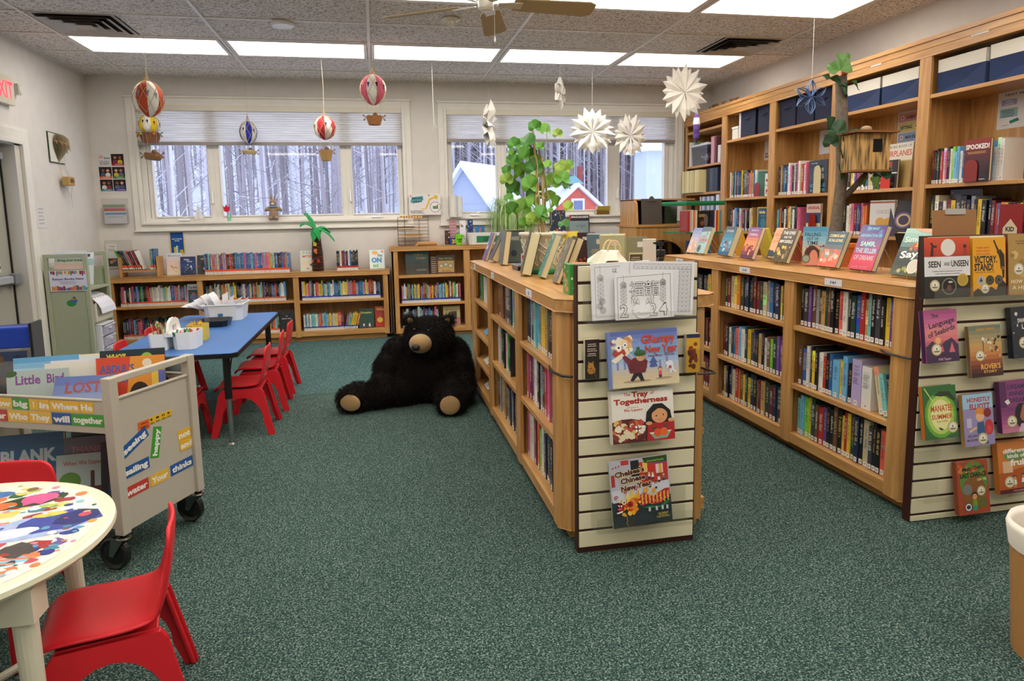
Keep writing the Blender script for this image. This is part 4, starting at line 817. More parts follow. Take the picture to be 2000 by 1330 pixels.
def a_fruit(A):
    A.rect(0, 0, 1, 1, '#d07a34'); A.poly([(0, 0), (1, 0), (1, .5), (0, .4)], '#b85a28'); A.rect(.14, .4, .45, .62, '#e0b890'); A.ell(.55, .72, .36, .1, '#6a8a4c'); A.text('different', .53, .82, .08, '#f4efe4', fit=.72, bold=.03); A.text('kinds of', .58, .72, .08, '#f4efe4', fit=.56, bold=.03); A.text('fruit', .66, .59, .12, '#f4efe4', fit=.56, bold=.04); kid(A, .5, .1, .11, '#d89a70', '#3a1c1c', '#f0e6dc', '#c88a6a'); kid(A, .76, .12, .11, '#c8865c', '#241a1c', '#f4f0ea', '#4a7a70'); A.rect(0, 0, 1, .08, '#5a1e2c'); A.text('KYLE LUKOFF', .6, .04, .03, '#e8b0a0'); A.seal(.32, .22, .16)
def a_maizy(A):
    A.rect(0, 0, 1, 1, '#a8482c'); A.ell(.52, .6, .44, .4, '#5a8a3c'); A.ell(.52, .4, .38, .34, '#8a5a2c'); blobs(A, 12, ['#c8502c', '#d87a3a'], 0, .7, 1, 1, (.05, .1), 3); A.text("Maizy Chen's", .52, .87, .07, '#20281c', fit=.7, bold=.03, ang=.06); A.text('LAST CHANCE', .52, .74, .085, '#20281c', fit=.84, bold=.04); A.text('LISA YEE', .78, .64, .045, '#f0e08a', maxw=.3, bold=.02); A.circ(.3, .47, .15, '#7c7a78'); A.circ(.76, .2, .15, '#6a6a34'); kid(A, .52, .06, .17, '#d8a070', '#1c1a20', '#7c9a2c', '#2e9a7c'); A.seal(.74, .42, .14); A.circ(.3, .14, .12, '#3c3c44'); A.circ(.3, .14, .10, '#e4e4e4'); A.ell(.3, .14, .07, .04, '#3c3c44')
def a_seen(A):
    A.rect(0, 0, 1, 1, '#23221f'); grad(A, ramp('#d4532c', '#c8452a', '#b8381f', n=6), .68, 1); A.rect(0, .36, 1, .68, '#e4e0e0'); A.circ(.52, .83, .16, '#e6dcd2'); A.poly([(.13, .69), (.16, .86), (.13, .9), (.17, .92), (.2, .87), (.28, .86), (.27, .83), (.2, .83), (.2, .69)], '#3a1a14'); A.line([(.86, .69), (.89, .84), (.92, .69)], .002, '#3a1a14'); A.rect(.85, .82, .92, .87, '#3a1a14'); A.text('SEEN', .22, .56, .1, '#1c1a1a', fit=.27, bold=.03); A.text('AND', .49, .56, .06, '#1c1a1a', fit=.13, bold=.02); A.text('UNSEEN', .77, .565, .1, '#1c1a1a', fit=.38, bold=.03); A.line([(.3, .475), (.85, .485)], .0008, '#c85a4a'); A.greek(.52, .44, .84, .012, '#444444', 2); A.greek(.52, .40, .6, .012, '#444444', 3)
    A.seal(.22, .21, .11); A.circ(.53, .19, .16, '#8a8474'); A.circ(.53, .19, .14, '#16120f'); A.circ(.53, .17, .05, '#7a3a2c'); A.ell(.56, .26, .05, .015, '#d8cfc0'); A.circ(.83, .29, .12, '#c8a440'); A.circ(.83, .29, .09, '#b8922e')
def a_victory(A):
    A.rect(0, 0, 1, 1, '#e8a218')
    for i, tx in enumerate(('TOMMIE SMITH', 'DERRICK BARNES', 'DAWUD ANYABWILE')): A.text(tx, .30+.01*i, .83-.055*i, .03, '#c4421c', maxw=.42, bold=.02)
    A.text('VICTORY.', .39, .63, .12, '#1c1814', fit=.7, bold=.04); A.text('STAND!', .33, .50, .12, '#1c1814', fit=.58, bold=.04); A.text('RAISING MY FIST FOR JUSTICE', .36, .41, .022, '#3a2a14', fit=.58)
    A.poly([(.62, .95), (.66, .96), (.7, .9), (.8, .78), (.84, .8), (.96, .7), (.97, .5), (.95, .3), (.9, .3), (.88, .46), (.84, .46), (.82, .62), (.76, .74), (.66, .89)], '#1e1c14'); A.circ(.79, .75, .06, '#4a2c1c'); A.rect(.86, .44, .96, .5, '#8a5a2c'); A.poly([(.0, .0), (.0, .08), (.15, .14), (.3, .07), (.55, .16), (.7, .1), (.85, .3), (1, .2), (1, 0)], '#1e1a14')
    for x, c in ((.24, '#b9b6ac'), (.51, '#2c2c14'), (.78, '#3c3a3c')): A.circ(x, .27, .125, c); A.circ(x, .27, .10, mixc(c, '#8a8474', .3)); A.poly([(x-.05, .25), (x+.05, .25), (x, .32)], '#20201c')
    A.seal(.36, .13, .13)
def a_how(A):
    A.rect(0, 0, 1, 1, '#b08a48'); blobs(A, 14, ['#c4a05c', '#9a7434', '#d0b070'], 0, 0, 1, 1, (.06, .14), 12); A.greek(.6, .88, .8, .02, '#7a5a2c', 4, 2); A.text('HOW TO FIND', .52, .22, .06, '#efe2c0', fit=.9, bold=.02); A.text('A HUMAN', .5, .12, .06, '#efe2c0', fit=.8, bold=.02); A.seal(.3, .42, .16); A.ell(.7, .62, .14, .18, '#9a7434')
g2 = 'award novels face out on the right slatwall'; YS = 2.345
for lb, x, z, w, h, bg, a, sp, dy, t in (
 ('pink and purple novel with sunset sea, below the red and white book', 2.245, .712, .155, .213, '#b04f86', a_seab, '#3c2648', 0, .026),
 ('tan and brown novel with a wheeled rover, right of the pink one', 2.465, .638, .155, .213, '#a89468', a_rover, '#7a5a3a', 0, .02),
 ('dark novel with scattered butterflies at the frame edge, right of the rover one', 2.665, .708, .155, .213, '#1f2733', a_swal, '#161c26', 0, .026),
 ('green swirling novel with orange lettering, leftmost below the pink one', 2.265, .388, .158, .218, '#2f6a34', a_manatee, '#c86a2c', 0, .024),
 ('blue and lilac novel with a backpack boy, right of the green swirl', 2.455, .342, .148, .218, '#9a8cb8', a_elliott, '#c8962c', 0, .02),
 ('magenta novel with a long-haired girl, right of the backpack boy one', 2.642, .386, .16, .218, '#8a3f78', a_dream, '#5a2a5c', 0, .026),
 ('orange novel with white lettering and two seated children, lower right', 2.655, .115, .16, .222, '#d07a34', a_fruit, '#c8762c', 0, .026),
 ('green and rust novel with one child, lowest on the right slatwall', 2.455, .040, .155, .226, '#a8482c', a_maizy, '#8a3a20', 0, .024)):
    SB(lb, x, YS-.022, z, w, h, t, bg, a, .14, R(-1.5), sp, g2)
    holder('clear acrylic easel under the '+' '.join(lb.split()[:5]), x, 2.3865, z-.013, .09, .068, .016, .09)
holder('empty clear acrylic holder at the lower left of the right slatwall', 2.255, 2.3865, .115, .13, .07, .03, .2)
g3 = 'books on the top ledge of the right slatwall'
SB('red, white and black book with a pale moon, leftmost on the top slatwall ledge', 2.252, 2.33, .975, .215, .245, .022, '#23221f', a_seen, .10, 0, '#2a2a28', g3)
SB('yellow book with a raised fist silhouette on the top slatwall ledge', 2.452, 2.33, .975, .158, .238, .018, '#e8a218', a_victory, .10, 0, None, g3)
SB('tan book with pale lettering, cut by the frame on the top slatwall ledge', 2.628, 2.33, .975, .165, .25, .02, '#b08a48', a_how, .10, 0, '#6a2c28', g3)
holder('long clear acrylic ledge along the top of the right slatwall', 2.46, 2.3865, .965, .58, .075, .05, .08)
# --- propped novels on the right bookcase
def prop(label, x, y, w, h, t, bg, art, lean=20, yaw=-90, sp=None, grp='propped novels on the right bookcase'):
    o = cover_book(label, w, h, t, bg, art, TRS(x, y, 1.013+t*math.sin(R(lean)), R(yaw), R(lean)), sp, grp=grp)
    # folding wire easel behind it
    m = MB(); a = R(lean); H = h*.62
    for sx in (-1, 1):
        X = sx*w*.26; m.tube([(X, -.02, .004), (X, -.022, .022)], .0017, 5); m.tube([(X, -.021, .004), (X, .004+t/math.cos(a), .004), (X*.9, t/math.cos(a)+.008+math.tan(a)*H, H)], .0017, 5); m.tube([(X*.9, t/math.cos(a)+.008+math.tan(a)*H, H), (X*1.1, t+.11+.04, .002)], .0017, 5)
    m.tube([(-w*.26*.9, t/math.cos(a)+.008+math.tan(a)*H, H), (w*.26*.9, t/math.cos(a)+.008+math.tan(a)*H, H)], .0017, 5); m.c = [lin('#c9b88c')]*len(m.c)
    e = m.build('wire_easel', 'metal'); e.location = (x, y, 1.006); e.rotation_euler = (0, 0, R(yaw)); tag(e, 'thin brass wire easel holding the '+label.split(',')[0].split(' with ')[0], 'book stand', 'wire easels')
    return o
def titled(lines, bgs, col, seed, pal, ys=.85, band=None):
    def f(A):
        grad(A, bgs); blobs(A, 26, pal, 0, .05, 1, .55, (.04, .13), seed)
        for i, (tx, hh, w_) in enumerate(lines): A.text(tx, .5, ys-.13*i, hh, col, fit=w_, bold=.03)
        if band: band(A)
    return f
R_ = ramp
prop('pale blue and peach novel, farthest of the propped row', 2.44, 5.03, .14, .205, .02, '#a8b4d8', titled([('', .05, .5)], R_('#8a9cd0', '#d8c4cc', '#e8b890', n=8), '#ffffff', 4, ['#c8cce4', '#f0dccc', '#d8a880', '#a8b8d8']))
def a_cuff(A):
    A.rect(0, 0, 1, 1, '#a8ccc8'); A.poly([(0, .8), (1, .84), (1, 1), (0, 1)], '#6c7c88'); A.text('CURTIS', .42, .62, .09, '#d04a58', fit=.5, bold=.03); A.text('SKIDMORE', .5, .5, .11, '#d04a58', fit=.8, bold=.04); A.text('BLACK STAR', .42, .4, .05, '#3c6a8c', fit=.6); A.circ(.3, .17, .2, '#2c3038'); A.circ(.3, .17, .14, '#8aa4a4'); A.circ(.3, .17, .1, '#2c3038'); A.poly([(.68, .66), (.76, .7), (.74, .86), (.68, .84)], '#c8404c')
prop('aqua novel with red lettering and a black medallion, second in the propped row', 2.44, 4.88, .145, .212, .03, '#a8ccc8', a_cuff, sp='#d8e4e0')
prop('icy blue fantasy novel with a swimming beast, standing alone in the propped row', 2.43, 4.50, .15, .215, .045, '#4a86a8', titled([('STORM', .08, .6)], R_('#5a6670', '#4c8aa8', '#6cb4cc', '#2c5a7c', n=8), '#c8ccd0', 9, ['#2c6a9c', '#8ccce0', '#1c3c5c', '#c8e4ec', '#b85a6a'], .84))
prop('mauve and orange sunset novel with a tiny pair of figures', 2.44, 4.20, .15, .218, .028, '#8a5a8c', titled([('THE WAY TO', .05, .6), ('STARFALL', .07, .7)], R_('#8a6a9c', '#b06a8c', '#e8906c', '#f0a868', '#8a3c50', '#5a2c40', n=9), '#e8dcec', 6, ['#f0b070', '#e88a5c', '#b84c50', '#7a2c3c'], .9))
def a_tree(A):
    A.rect(0, 0, 1, 1, '#e6b890'); A.poly([(0, 0), (1, 0), (1, .45), (.6, .2), (0, .3)], '#3c4450'); A.poly([(.62, 0), (1, 0), (1, 1), (.86, 1)], '#3a4048'); A.text('THE', .38, .9, .05, '#d8845c', fit=.3); A.text('SECRET', .4, .78, .1, '#d8845c', fit=.6, bold=.02); A.text('OF', .38, .66, .05, '#d8845c', fit=.2); A.text('LETTERS', .4, .56, .08, '#d8845c', fit=.6, bold=.02); A.line([(.66, .05), (.92, .92)], .005, '#c8ccd0'); A.ell(.3, .2, .12, .08, '#2c4a50'); A.ell(.66, .28, .07, .1, '#c8603c'); A.greek(.4, .06, .6, .03, '#e8c070', 3)
prop('peach and slate novel, just left of the dark mushroom-coloured one', 2.50, 3.98, .145, .212, .04, '#d8b090', a_tree)
prop('brown and gold forest novel with white handwritten title', 2.43, 3.80, .155, .215, .028, '#5a5040', titled([('THE EYES', .09, .8), ('AND THE', .07, .5), ('IMPOSSIBLE', .09, .85)], R_('#6a6258', '#4c463a', '#5a4c2c', n=6), '#f4efe2', 15, ['#e8c84c', '#d8b040', '#3a4a2c', '#8a6a3c', '#c8a878', '#4c5a30'], .88), lean=22)
def a_fall(A):
    grad(A, R_('#4c94b8', '#8cbcd0', '#c8b8a0', '#c87a50', n=8)); A.text('FALLING', .42, .8, .1, '#22303c', fit=.66, bold=.01); A.text('OUT OF', .42, .69, .07, '#22303c', fit=.5); A.text('TIME', .42, .58, .1, '#22303c', fit=.5, bold=.01); blobs(A, 14, ['#c86a44', '#d88a5c', '#8a4c34'], .1, .3, 1, .55, (.05, .1), 3); A.ell(.42, .28, .32, .22, '#4a2c24'); A.ell(.5, .2, .18, .2, '#d88a70'); A.poly([(.2, 0), (.3, .12), (.75, .12), (.8, 0)], '#e08a78'); A.circ(.18, .16, .19, '#5c6660'); A.circ(.18, .16, .14, '#98a08c'); A.poly([(.78, 0), (.84, .3), (1, .3), (1, 0)], '#4c6a4c')
prop('sky blue and terracotta novel standing upright, turned toward the camera', 2.52, 3.585, .135, .225, .03, '#5c9cb8', a_fall, lean=3, yaw=-55)
prop('peach and teal graphic novel with a reclining figure, right of the upright one', 2.45, 3.37, .155, .205, .03, '#3c5a6c', titled([('COSMOS AND', .08, .8), ('SCALLIONS', .08, .75)], R_('#2c4454', '#3c6c84', '#e8845c', '#d86a50', n=8), '#f0dca0', 22, ['#f0a088', '#e87a5c', '#e8dcb8', '#6aa4b8', '#c8d8cc', '#f4b49c'], .88), lean=21)
def a_samir(A):
    grad(A, R_('#4a3c7c', '#5c4a8c', '#7a4a84', '#b0406c', '#d84058', '#c83a50', n=12)); blobs(A, 14, ['#6c5a9c', '#8a4a84', '#5a7ab8'], 0, .3, 1, 1, (.05, .12), 2)
    for i, (tx, w_, c) in enumerate((('THE MANY', .5, '#7cc4dc'), ('ASSASSINATIONS OF', .86, '#7cc4dc'), ('SAMIR,', .62, '#a8e0d8'), ('THE SELLER', .86, '#c0c8dc'), ('OF DREAMS', .8, '#d8b0c0'))): A.text(tx, .5, .92-.155*i-(.03 if i > 1 else 0), (.06, .06, .1, .1, .1)[i], c, fit=w_, bold=.035)
    A.text('DANIEL NAYERI', .45, .06, .05, '#e87a8a', fit=.66, bold=.02)
prop('purple to red novel with large pale blue lettering, tallest of the propped row', 2.47, 3.13, .18, .245, .03, '#5c4a8c', a_samir, lean=20, sp='#3c3060')
def a_simon(A):
    grad(A, R_('#a8ccc0', '#8ab0a4', '#3c4a4a', '#2a3430', '#3c4a2c', n=10)); A.text('Simon', .42, .78, .12, '#e6ece4', fit=.66, bold=.01, ang=.1); A.text('Sort', .8, .68, .05, '#e6ece4', ang=-.3); A.text('Says', .5, .46, .15, '#f0f0ea', fit=.75, bold=.03, ang=.12); blobs(A, 10, ['#d8884c', '#e8c04c', '#c85a3c'], .34, .5, .72, .72, (.04, .08), 3); blobs(A, 16, ['#8a9a3c', '#5c6a2c', '#b8a868'], 0, .02, 1, .24, (.04, .09), 5); A.circ(.72, .2, .2, '#dcd8cc'); A.circ(.72, .2, .16, '#d0ccbe'); A.poly([(.3, 1), (1, 1), (1, .9), (.5, .93)], '#d8a888')
prop('seafoam and black novel with white script, at the near end of the propped row', 2.44, 2.79, .18, .235, .025, '#8ab0a4', a_simon, lean=22)
# ================================================================== TALL CASE CONTENTS
def tc(lx, y, z): return (3.77+y, 7.98-lx, z)        # local shelf coordinates (from the far end, depth, height) to world
def fabric_bin(label, lx, w, h, z, c_low, c_top=None, split=.62, d=.25, handle=False, grp=None, name='fabric_bin'):
    t = thing(name, label, 'storage bin', tc(lx+w/2, .035, z), YW, grp)
    m = MB(); a = w/2-.006; e = .012; n = 4
    P = []
    for k, (zz, q) in enumerate(((0, .985), (h*split, 1.0), (h, 1.01))):
        P.append([(-a*q, .0, zz), (a*q, .0, zz), (a*q, d, zz), (-a*q, d, zz)])
    for k in range(2):
        c = lin(c_low) if k == 0 or not c_top else lin(c_top)
        for i in range(4):
            A, B, C, D_ = P[k][i], P[k][(i+1) % 4], P[k+1][(i+1) % 4], P[k+1][i]
            if i == 0 and k == 0 and c_top:      # creased, slightly caved front
                mid = ((A[0]+B[0])/2+.02, .018, h*split*.45); m.add([A, B, C, D_, mid], [(0, 1, 4), (1, 2, 4), (2, 3, 4), (3, 0, 4)], c)
            else: m.add([A, B, C, D_], [(0, 1, 2, 3)], c)
    m.add(P[0], [(0, 3, 2, 1)], lin(c_low))
    m.build('bin_body', 'cloth', t, solid=-.002)
    if handle:
        m = MB(); m.tube([(-.045, -.003, h*.72), (-.03, -.012, h*.70), (.03, -.012, h*.70), (.045, -.003, h*.72)], .005, 6, lin('#1a1f3a')); m.build('handle', 'cloth', t)
    return t
gbin = 'navy fabric bins on the top shelf'
fabric_bin('white and navy bin with a plush head peeking out, fourth bay of the wall bookcase', 2.90, .395, .215, 2.114, '#27375c', '#d8d2c4', grp=gbin)
fabric_bin('white and navy bin right of the one holding a plush, fourth bay', 3.305, .37, .215, 2.114, '#27375c', '#d8d2c4', grp=gbin)
fabric_bin('white and navy bin at the left of the nearest bay of the wall bookcase', 3.83, .39, .22, 2.110, '#27375c', '#d8d2c4', grp=gbin)
fabric_bin('white and navy bin cut by the frame edge, nearest bay of the wall bookcase', 4.235, .385, .225, 2.110, '#27375c', '#d8d2c4', grp=gbin)
fabric_bin('dark navy cube bin at the left of the third bay', 1.97, .262, .25, 2.106, '#171c38', handle=True, grp=gbin)
fabric_bin('dark navy cube bin in the middle of the third bay', 2.236, .262, .25, 2.106, '#171c38', handle=True, grp=gbin)
fabric_bin('dark navy cube bin behind the hanging blue star, third bay', 2.502, .255, .25, 2.106, '#171c38', handle=True, grp=gbin)
fabric_bin('dark navy cube bin beside the white folder, second bay', 1.265, .29, .26, 2.100, '#171c38', handle=True, grp=gbin)
fabric_bin('dark navy cube bin at the right of the second bay', 1.59, .25, .26, 2.100, '#171c38', handle=True, grp=gbin)
m = MB(); m.box(-.004, 0, 0, .03, .24, .26, lin('#dcd9de')); o = m.build('magazine_file', 'plastic'); o.location = tc(1.225, .04, 2.099); o.rotation_euler = (0, 0, YW); tag(o, 'upright white file box beside a navy bin in the second bay', 'file box')
t = thing('storage_box', 'small white lidded box on the left of the second bay top shelf', 'box', tc(1.14, .04, 2.099), YW)
MB().box(-.06, 0, 0, .06, .2, .11, lin('#dedad0')).build('box_body', 'paper', t, bevel=.003); MB().box(-.064, -.004, .111, .064, .204, .135, lin('#e6e2d8')).build('lid', 'paper', t, bevel=.003)
m = MB(); m.ell(0, 0, 0, .10, .08, .075, lin('#b89a78'), 18, 12); m.ell(.07, .02, .05, .03, .02, .03, lin('#a8865f')); o = m.build('plush_toy', 'cloth', smooth=True); o.location = tc(3.05, .16, 2.27); tag(o, 'tan plush head peeking over a white and navy bin', 'plush toy')
# first bay bits
gx_ = 'binders and files in the far bay'
def slab(name, label, cat, lx, y, z, w, d, h, c, m='print', grp=None, bev=.002):
    b = MB(); b.box(0, 0, 0, w, d, h, lin(c)); o = b.build(name, m, bevel=bev); o.location = tc(lx, y, z); o.rotation_euler = (0, 0, YW); return tag(o, label, cat, grp)
slab('ring_binder', 'white ring binder at the far left, beside the clear tub', 'binder', .075, .03, 1.886, .05, .25, .29, '#dcdce0', grp=gx_)
slab('ring_binder', 'pink-spined black binder right of the clear tub', 'binder', .63, .03, 1.886, .07, .25, .30, '#d898a0', grp=gx_)
slab('ring_binder', 'maroon binder right of the pink-spined one', 'binder', .715, .03, 1.886, .045, .25, .29, '#5a3038', grp=gx_)
slab('ring_binder', 'white binder at the right end of the tub shelf', 'binder', .79, .03, 1.886, .06, .25, .19, '#e0dcd6', grp=gx_)
t = thing('storage_tub', 'clear lidded plastic tub of shells in the far bay', 'storage tub', tc(.36, .03, 1.886), YW)
m = MB(); a, b_, h = .20, .12, .22; m.add([(-a*.9, 0, 0), (a*.9, 0, 0), (a*.9, .26, 0), (-a*.9, .26, 0), (-a, -.01, h), (a, -.01, h), (a, .28, h), (-a, .28, h)], [(0, 3, 2, 1), (0, 1, 5, 4), (1, 2, 6, 5), (2, 3, 7, 6), (3, 0, 4, 7)], lin('#c8ccd8')); m.build('tub_body', 'tub', t)
MB().box(-.21, -.015, .222, .21, .285, .245, lin('#dfe2ea')).build('lid', 'plastic', t, bevel=.005)
m = MB(); q = random.Random(3)
for i in range(40): m.ell(q.uniform(-.02, .15), q.uniform(.03, .2), .02+q.uniform(0, .12), q.uniform(.015, .03), q.uniform(.01, .02), q.uniform(.01, .02), lin(q.choice(['#cdbfa0', '#8a7a62', '#e0d8c4', '#6c6456'])), 7, 5)
m.tube([(-.14, .02, .03), (-.05, .05, .14)], .006, 5, lin('#7c90a8')); tag(m.build('shells', 'matte'), kind=None).parent = t
slab('craft_pot', 'small green and pink pot standing on the lid of the clear tub', 'pot', .14, .06, 2.133, .07, .07, .05, '#6a9a4c')
slab('ring_binder', 'pale flat folder lying on the clear tub', 'binder', .3, .05, 2.133, .2, .2, .012, '#d8cfd8', grp=gx_)
for i in range(7): slab('file_folder', 'manila folders standing on the shelf under the clear tub', 'folder', .08+.065*i, -.06+.006*(i % 2), 1.567, .05, .24, .26, ['#dccb98', '#d4c28c', '#e2d3a4'][i % 3], 'paper', 'manila folders in the far bay', 0)
q = random.Random(4)
for i in range(9): slab('magazine', 'dark glossy magazines right of the manila folders', 'magazine', .55+.03*i, .02, 1.567, .024, .2, .265, q.choice(['#2c3850', '#3c3c44', '#20262e', '#4c5a70']), 'print', 'dark magazines in the far bay', 0)
for i in range(12): slab('journal', 'thin white and blue journals on the shelf below the manila folders', 'magazine', .40+.03*i, .02, 1.331, .025, .18, .185, q.choice(['#d8d6dc', '#c4c8d8', '#6a78a8', '#e0dee2']), 'print', 'white journals in the far bay', 0)
slab('storage_box', 'narrow white box at the right end of the journals', 'box', .80, .015, 1.331, .07, .2, .20, '#dcdde6', 'plastic')
# signs taped on the back panels
def sign(name, label, w, h, M, art, mat='paper', cat='sign', bg='#d8d4d0', th=.0015, grp=None):
    m = MB(); m.box(-w/2, 0, 0, w/2, th, h, lin(bg)); A = Art(m, (-w/2, 0, 0), (1, 0, 0), (0, 0, 1), w, h, .0002); art(A); o = m.build(name, mat); o.matrix_world = M; return tag(o, label, cat, grp)
def pos(lx, y, z): x, yy, zz = tc(lx, y, z); return TRS(x, yy, zz, YW)
def s_subj(A):
    A.rect(0, 0, 1, 1, '#d8d2d0')
    for i, (tx, c, cx) in enumerate((('SUBJECT', '#d89a90', .62), ('SETTING', '#cfc07c', .38), ('MAIN IDEA', '#93a4c4', .62))):
        A.rect(.05, .66-.31*i, .95, .94-.31*i, c); A.text(tx, cx, .80-.31*i, .1, '#33405c', fit=.5, bold=.03); A.circ(.2 if cx > .5 else .8, .8-.31*i, .07, '#e8e0d8'); A.circ(.2 if cx > .5 else .8, .8-.31*i, .04, '#c86a4c')
sign('classroom_sign', 'pastel sign reading subject and setting, back of the fourth bay', .235, .245, pos(3.26, .333, 1.845), s_subj, grp='paper signs inside the wall bookcase')
def s_text(A):
    A.rect(0, 0, 1, 1, '#dcd8d4'); A.text('TEXT FEATURES', .56, .9, .06, '#33405c', fit=.84, bold=.02); A.rect(.08, .62, .42, .78, '#9aa0c4'); A.text('INDEX &', .25, .73, .04, '#d8dcec', maxw=.3); A.text('HEADINGS', .25, .66, .04, '#d8dcec', maxw=.3); A.rect(.06, .3, .45, .54, '#8fb0b0'); A.greek(.25, .48, .3, .02, '#33405c', 1, 4, 2.5); A.poly([(.3, .12), (.5, .18), (.46, .26), (.28, .2)], '#3c7a6c'); A.text('photographs', .2, .1, .03, '#c85a4c'); A.circ(.7, .5, .08, '#c8503c'); A.text('captions', .72, .36, .035, '#c8503c'); A.circ(.74, .72, .09, '#e0c8a0')
sign('classroom_sign', 'white sign headed text features, back of the nearest bay', .33, .24, pos(4.20, .333, 1.845), s_text, grp='paper signs inside the wall bookcase')
def s_hon(A): A.rect(0, 0, 1, 1, '#dcd6dc'); A.poly([(.3, .3), (.7, .1), (.95, .7), (.6, .95), (.2, .9)], '#e0c8b0'); [A.greek(.58, .78-.12*i, .5, .05, '#33405c', i) for i in range(5)]
sign('classroom_sign', 'white sign with a tilted peach shape behind the birdhouse, third bay', .20, .215, pos(2.265, .333, 1.85), s_hon, grp='paper signs inside the wall bookcase')
def s_small(A): A.rect(0, 0, 1, 1, '#d6d0d4'); A.greek(.5, .3, .8, .1, '#5a3c34', 2, 2, 1.4)
sign('classroom_sign', 'narrow white sign at the back of the second bay', .12, .215, pos(1.30, .333, 1.872), s_small, grp='paper signs inside the wall bookcase')
# face-out books at the shelf ends and red bookends
def facing(label, lx, z, w, h, t, bg, art, lean=0, y=.06, yaw=-90, sp=None): x, yy, zz = tc(lx, y, z+.001); return cover_book(label, w, h, t, bg, art, TRS(x, yy, zz, R(yaw), R(lean)), sp, grp='face-out books on the wall bookcase')
facing('dark red book titled in white block capitals, nearest bay upper shelf', 4.205+.03, 1.498, .19, .265, .02, '#5a1a14', lambda A: (grad(A, R_('#8a2418', '#4a1612', '#1e1412', n=8)), A.text('SPOOKED!', .5, .83, .11, '#efe6dc', fit=.92, bold=.04), A.greek(.5, .7, .8, .015, '#c8a040', 3, 2, 2), A.ell(.35, .28, .15, .12, '#8a3a24'), A.greek(.75, .05, .3, .02, '#d8c8b0', 2)), y=-.005)
bk_ = lambda c, lx, z, lb, h=.12: bookend(c, lx, z, lb, h)
def bookend(c, lx, z, label, h=.13, y=.02):
    t = MB(); w = .05; n = 10
    out = [(-w, 0), (w, 0), (w, h*.75)]+[(w*.95*math.cos(R(90*i/n)), h*.75+h*.25*math.sin(R(90*i/n))) for i in range(1, n+1)]+[(-w*.95*math.sin(R(90*i/n)), h*.75+h*.25*math.cos(R(90*i/n))) for i in range(1, n+1)]
    t.prism(out, 0, .002, 'y', lin(c)); t.box(-w, .002, 0, w, .10, .0015, lin(c)); o = t.build('bookend', 'plastic'); o.location = tc(lx, y, z+.0008); o.rotation_euler = (0, 0, YW); return tag(o, label, 'bookend', 'metal bookends on the wall bookcase')
bookend('#8a2a1c', 4.20, 1.498, 'dark red bookend in front of the book with white block capitals', .14, y=-.012)
facing('large cream book with red airplane lettering behind the birdhouse', 3.42, 1.488, .28, .335, .012, '#d8ccb4', lambda A: (A.rect(0, 0, 1, 1, '#c9b48c'), A.rect(0, .62, 1, 1, '#d6cbb6'), A.text('THE BIG BOOK OF', .5, .93, .06, '#6a7480', fit=.9), A.text('AIRPLANES', .5, .78, .13, '#c0452c', fit=.94, bold=.02), A.rect(0, 0, 1, .6, '#a88a54')), lean=4, y=.10)
facing('black and red history book in front of the airplane book', 3.39, 1.488, .2, .21, .02, '#1c1c20', lambda A: (A.rect(.3, .6, .72, .95, '#a8322c'), A.rect(0, .52, 1, .56, '#e0d8c8'), blobs(A, 10, ['#8a6a4c', '#5a4030', '#b89878'], 0, 0, 1, .5, (.05, .1), 4), A.text('BATTLE', .5, .66, .06, '#e8e0d4', fit=.4)), lean=2, y=.05)
bookend('#c8321c', 3.40, 1.488, 'bright red arched bookend before the black and red history book', .115, .03)
facing('dark grey picture book with blue iceberg lettering, third bay', 2.56, 1.482, .25, .285, .012, '#2c343c', lambda A: (grad(A, R_('#2c3238', '#3c464e', '#2a3036', n=5)), A.text('Seymour Simon', .3, .92, .04, '#b8c0c8', fit=.35), A.text('ICEBERGS', .5, .24, .1, '#4ca8c8', fit=.8, bold=.02), A.text('& GLACIERS', .5, .1, .1, '#4ca8c8', fit=.8, bold=.02), blobs(A, 8, ['#5a6874', '#8094a0', '#a8b4b8'], .1, .35, .9, .85, (.08, .16), 2)), y=.05)
bookend('#cdb98c', 2.58, 1.482, 'cream arched bookend in front of the iceberg picture book', .24, .03)
facing('red-lettered book beside the tree trunk, third bay lower shelf', 2.52, 1.13, .2, .26, .02, '#d8b8a8', lambda A: (A.rect(0, .35, 1, .7, '#3c4c70'), A.text('UNUSUAL', .52, .87, .09, '#a8322c', fit=.86, bold=.04), A.rect(0, 0, 1, .35, '#d8c8a8')), y=.05)
bookend('#8c2018', 2.53, 1.13, 'dark red bookend with a cream tag, third bay lower shelf', .18, .03)
facing('yellow-edged blue plant book at the right of the second bay', 1.70, 1.13, .18, .245, .015, '#e0b83a', lambda A: (A.rect(.08, .05, .95, .95, '#2c5a84'), A.text('kids', .5, .8, .12, '#f0d87c', fit=.6, bold=.04), A.text('PLANTS', .62, .64, .07, '#7cb04c', fit=.5), A.circ(.6, .35, .28, '#4a8a9c')), y=.05)
bookend('#8c2018', 1.62, 1.482, 'red bookend leaning on the aqua books, second bay upper shelf', .14, .03)
sign('shelf_sign', 'two small white signs at the end of the second bay upper shelf', .1, .22, pos(1.78, .05, 1.483), lambda A: (A.rect(0, 0, 1, 1, '#dcd6d2'), A.rect(0, .46, 1, .5, '#a89888'), A.greek(.5, .7, .7, .1, '#a8322c', 1), A.text('PB', .5, .2, .2, '#a8322c', fit=.6, bold=.05)))
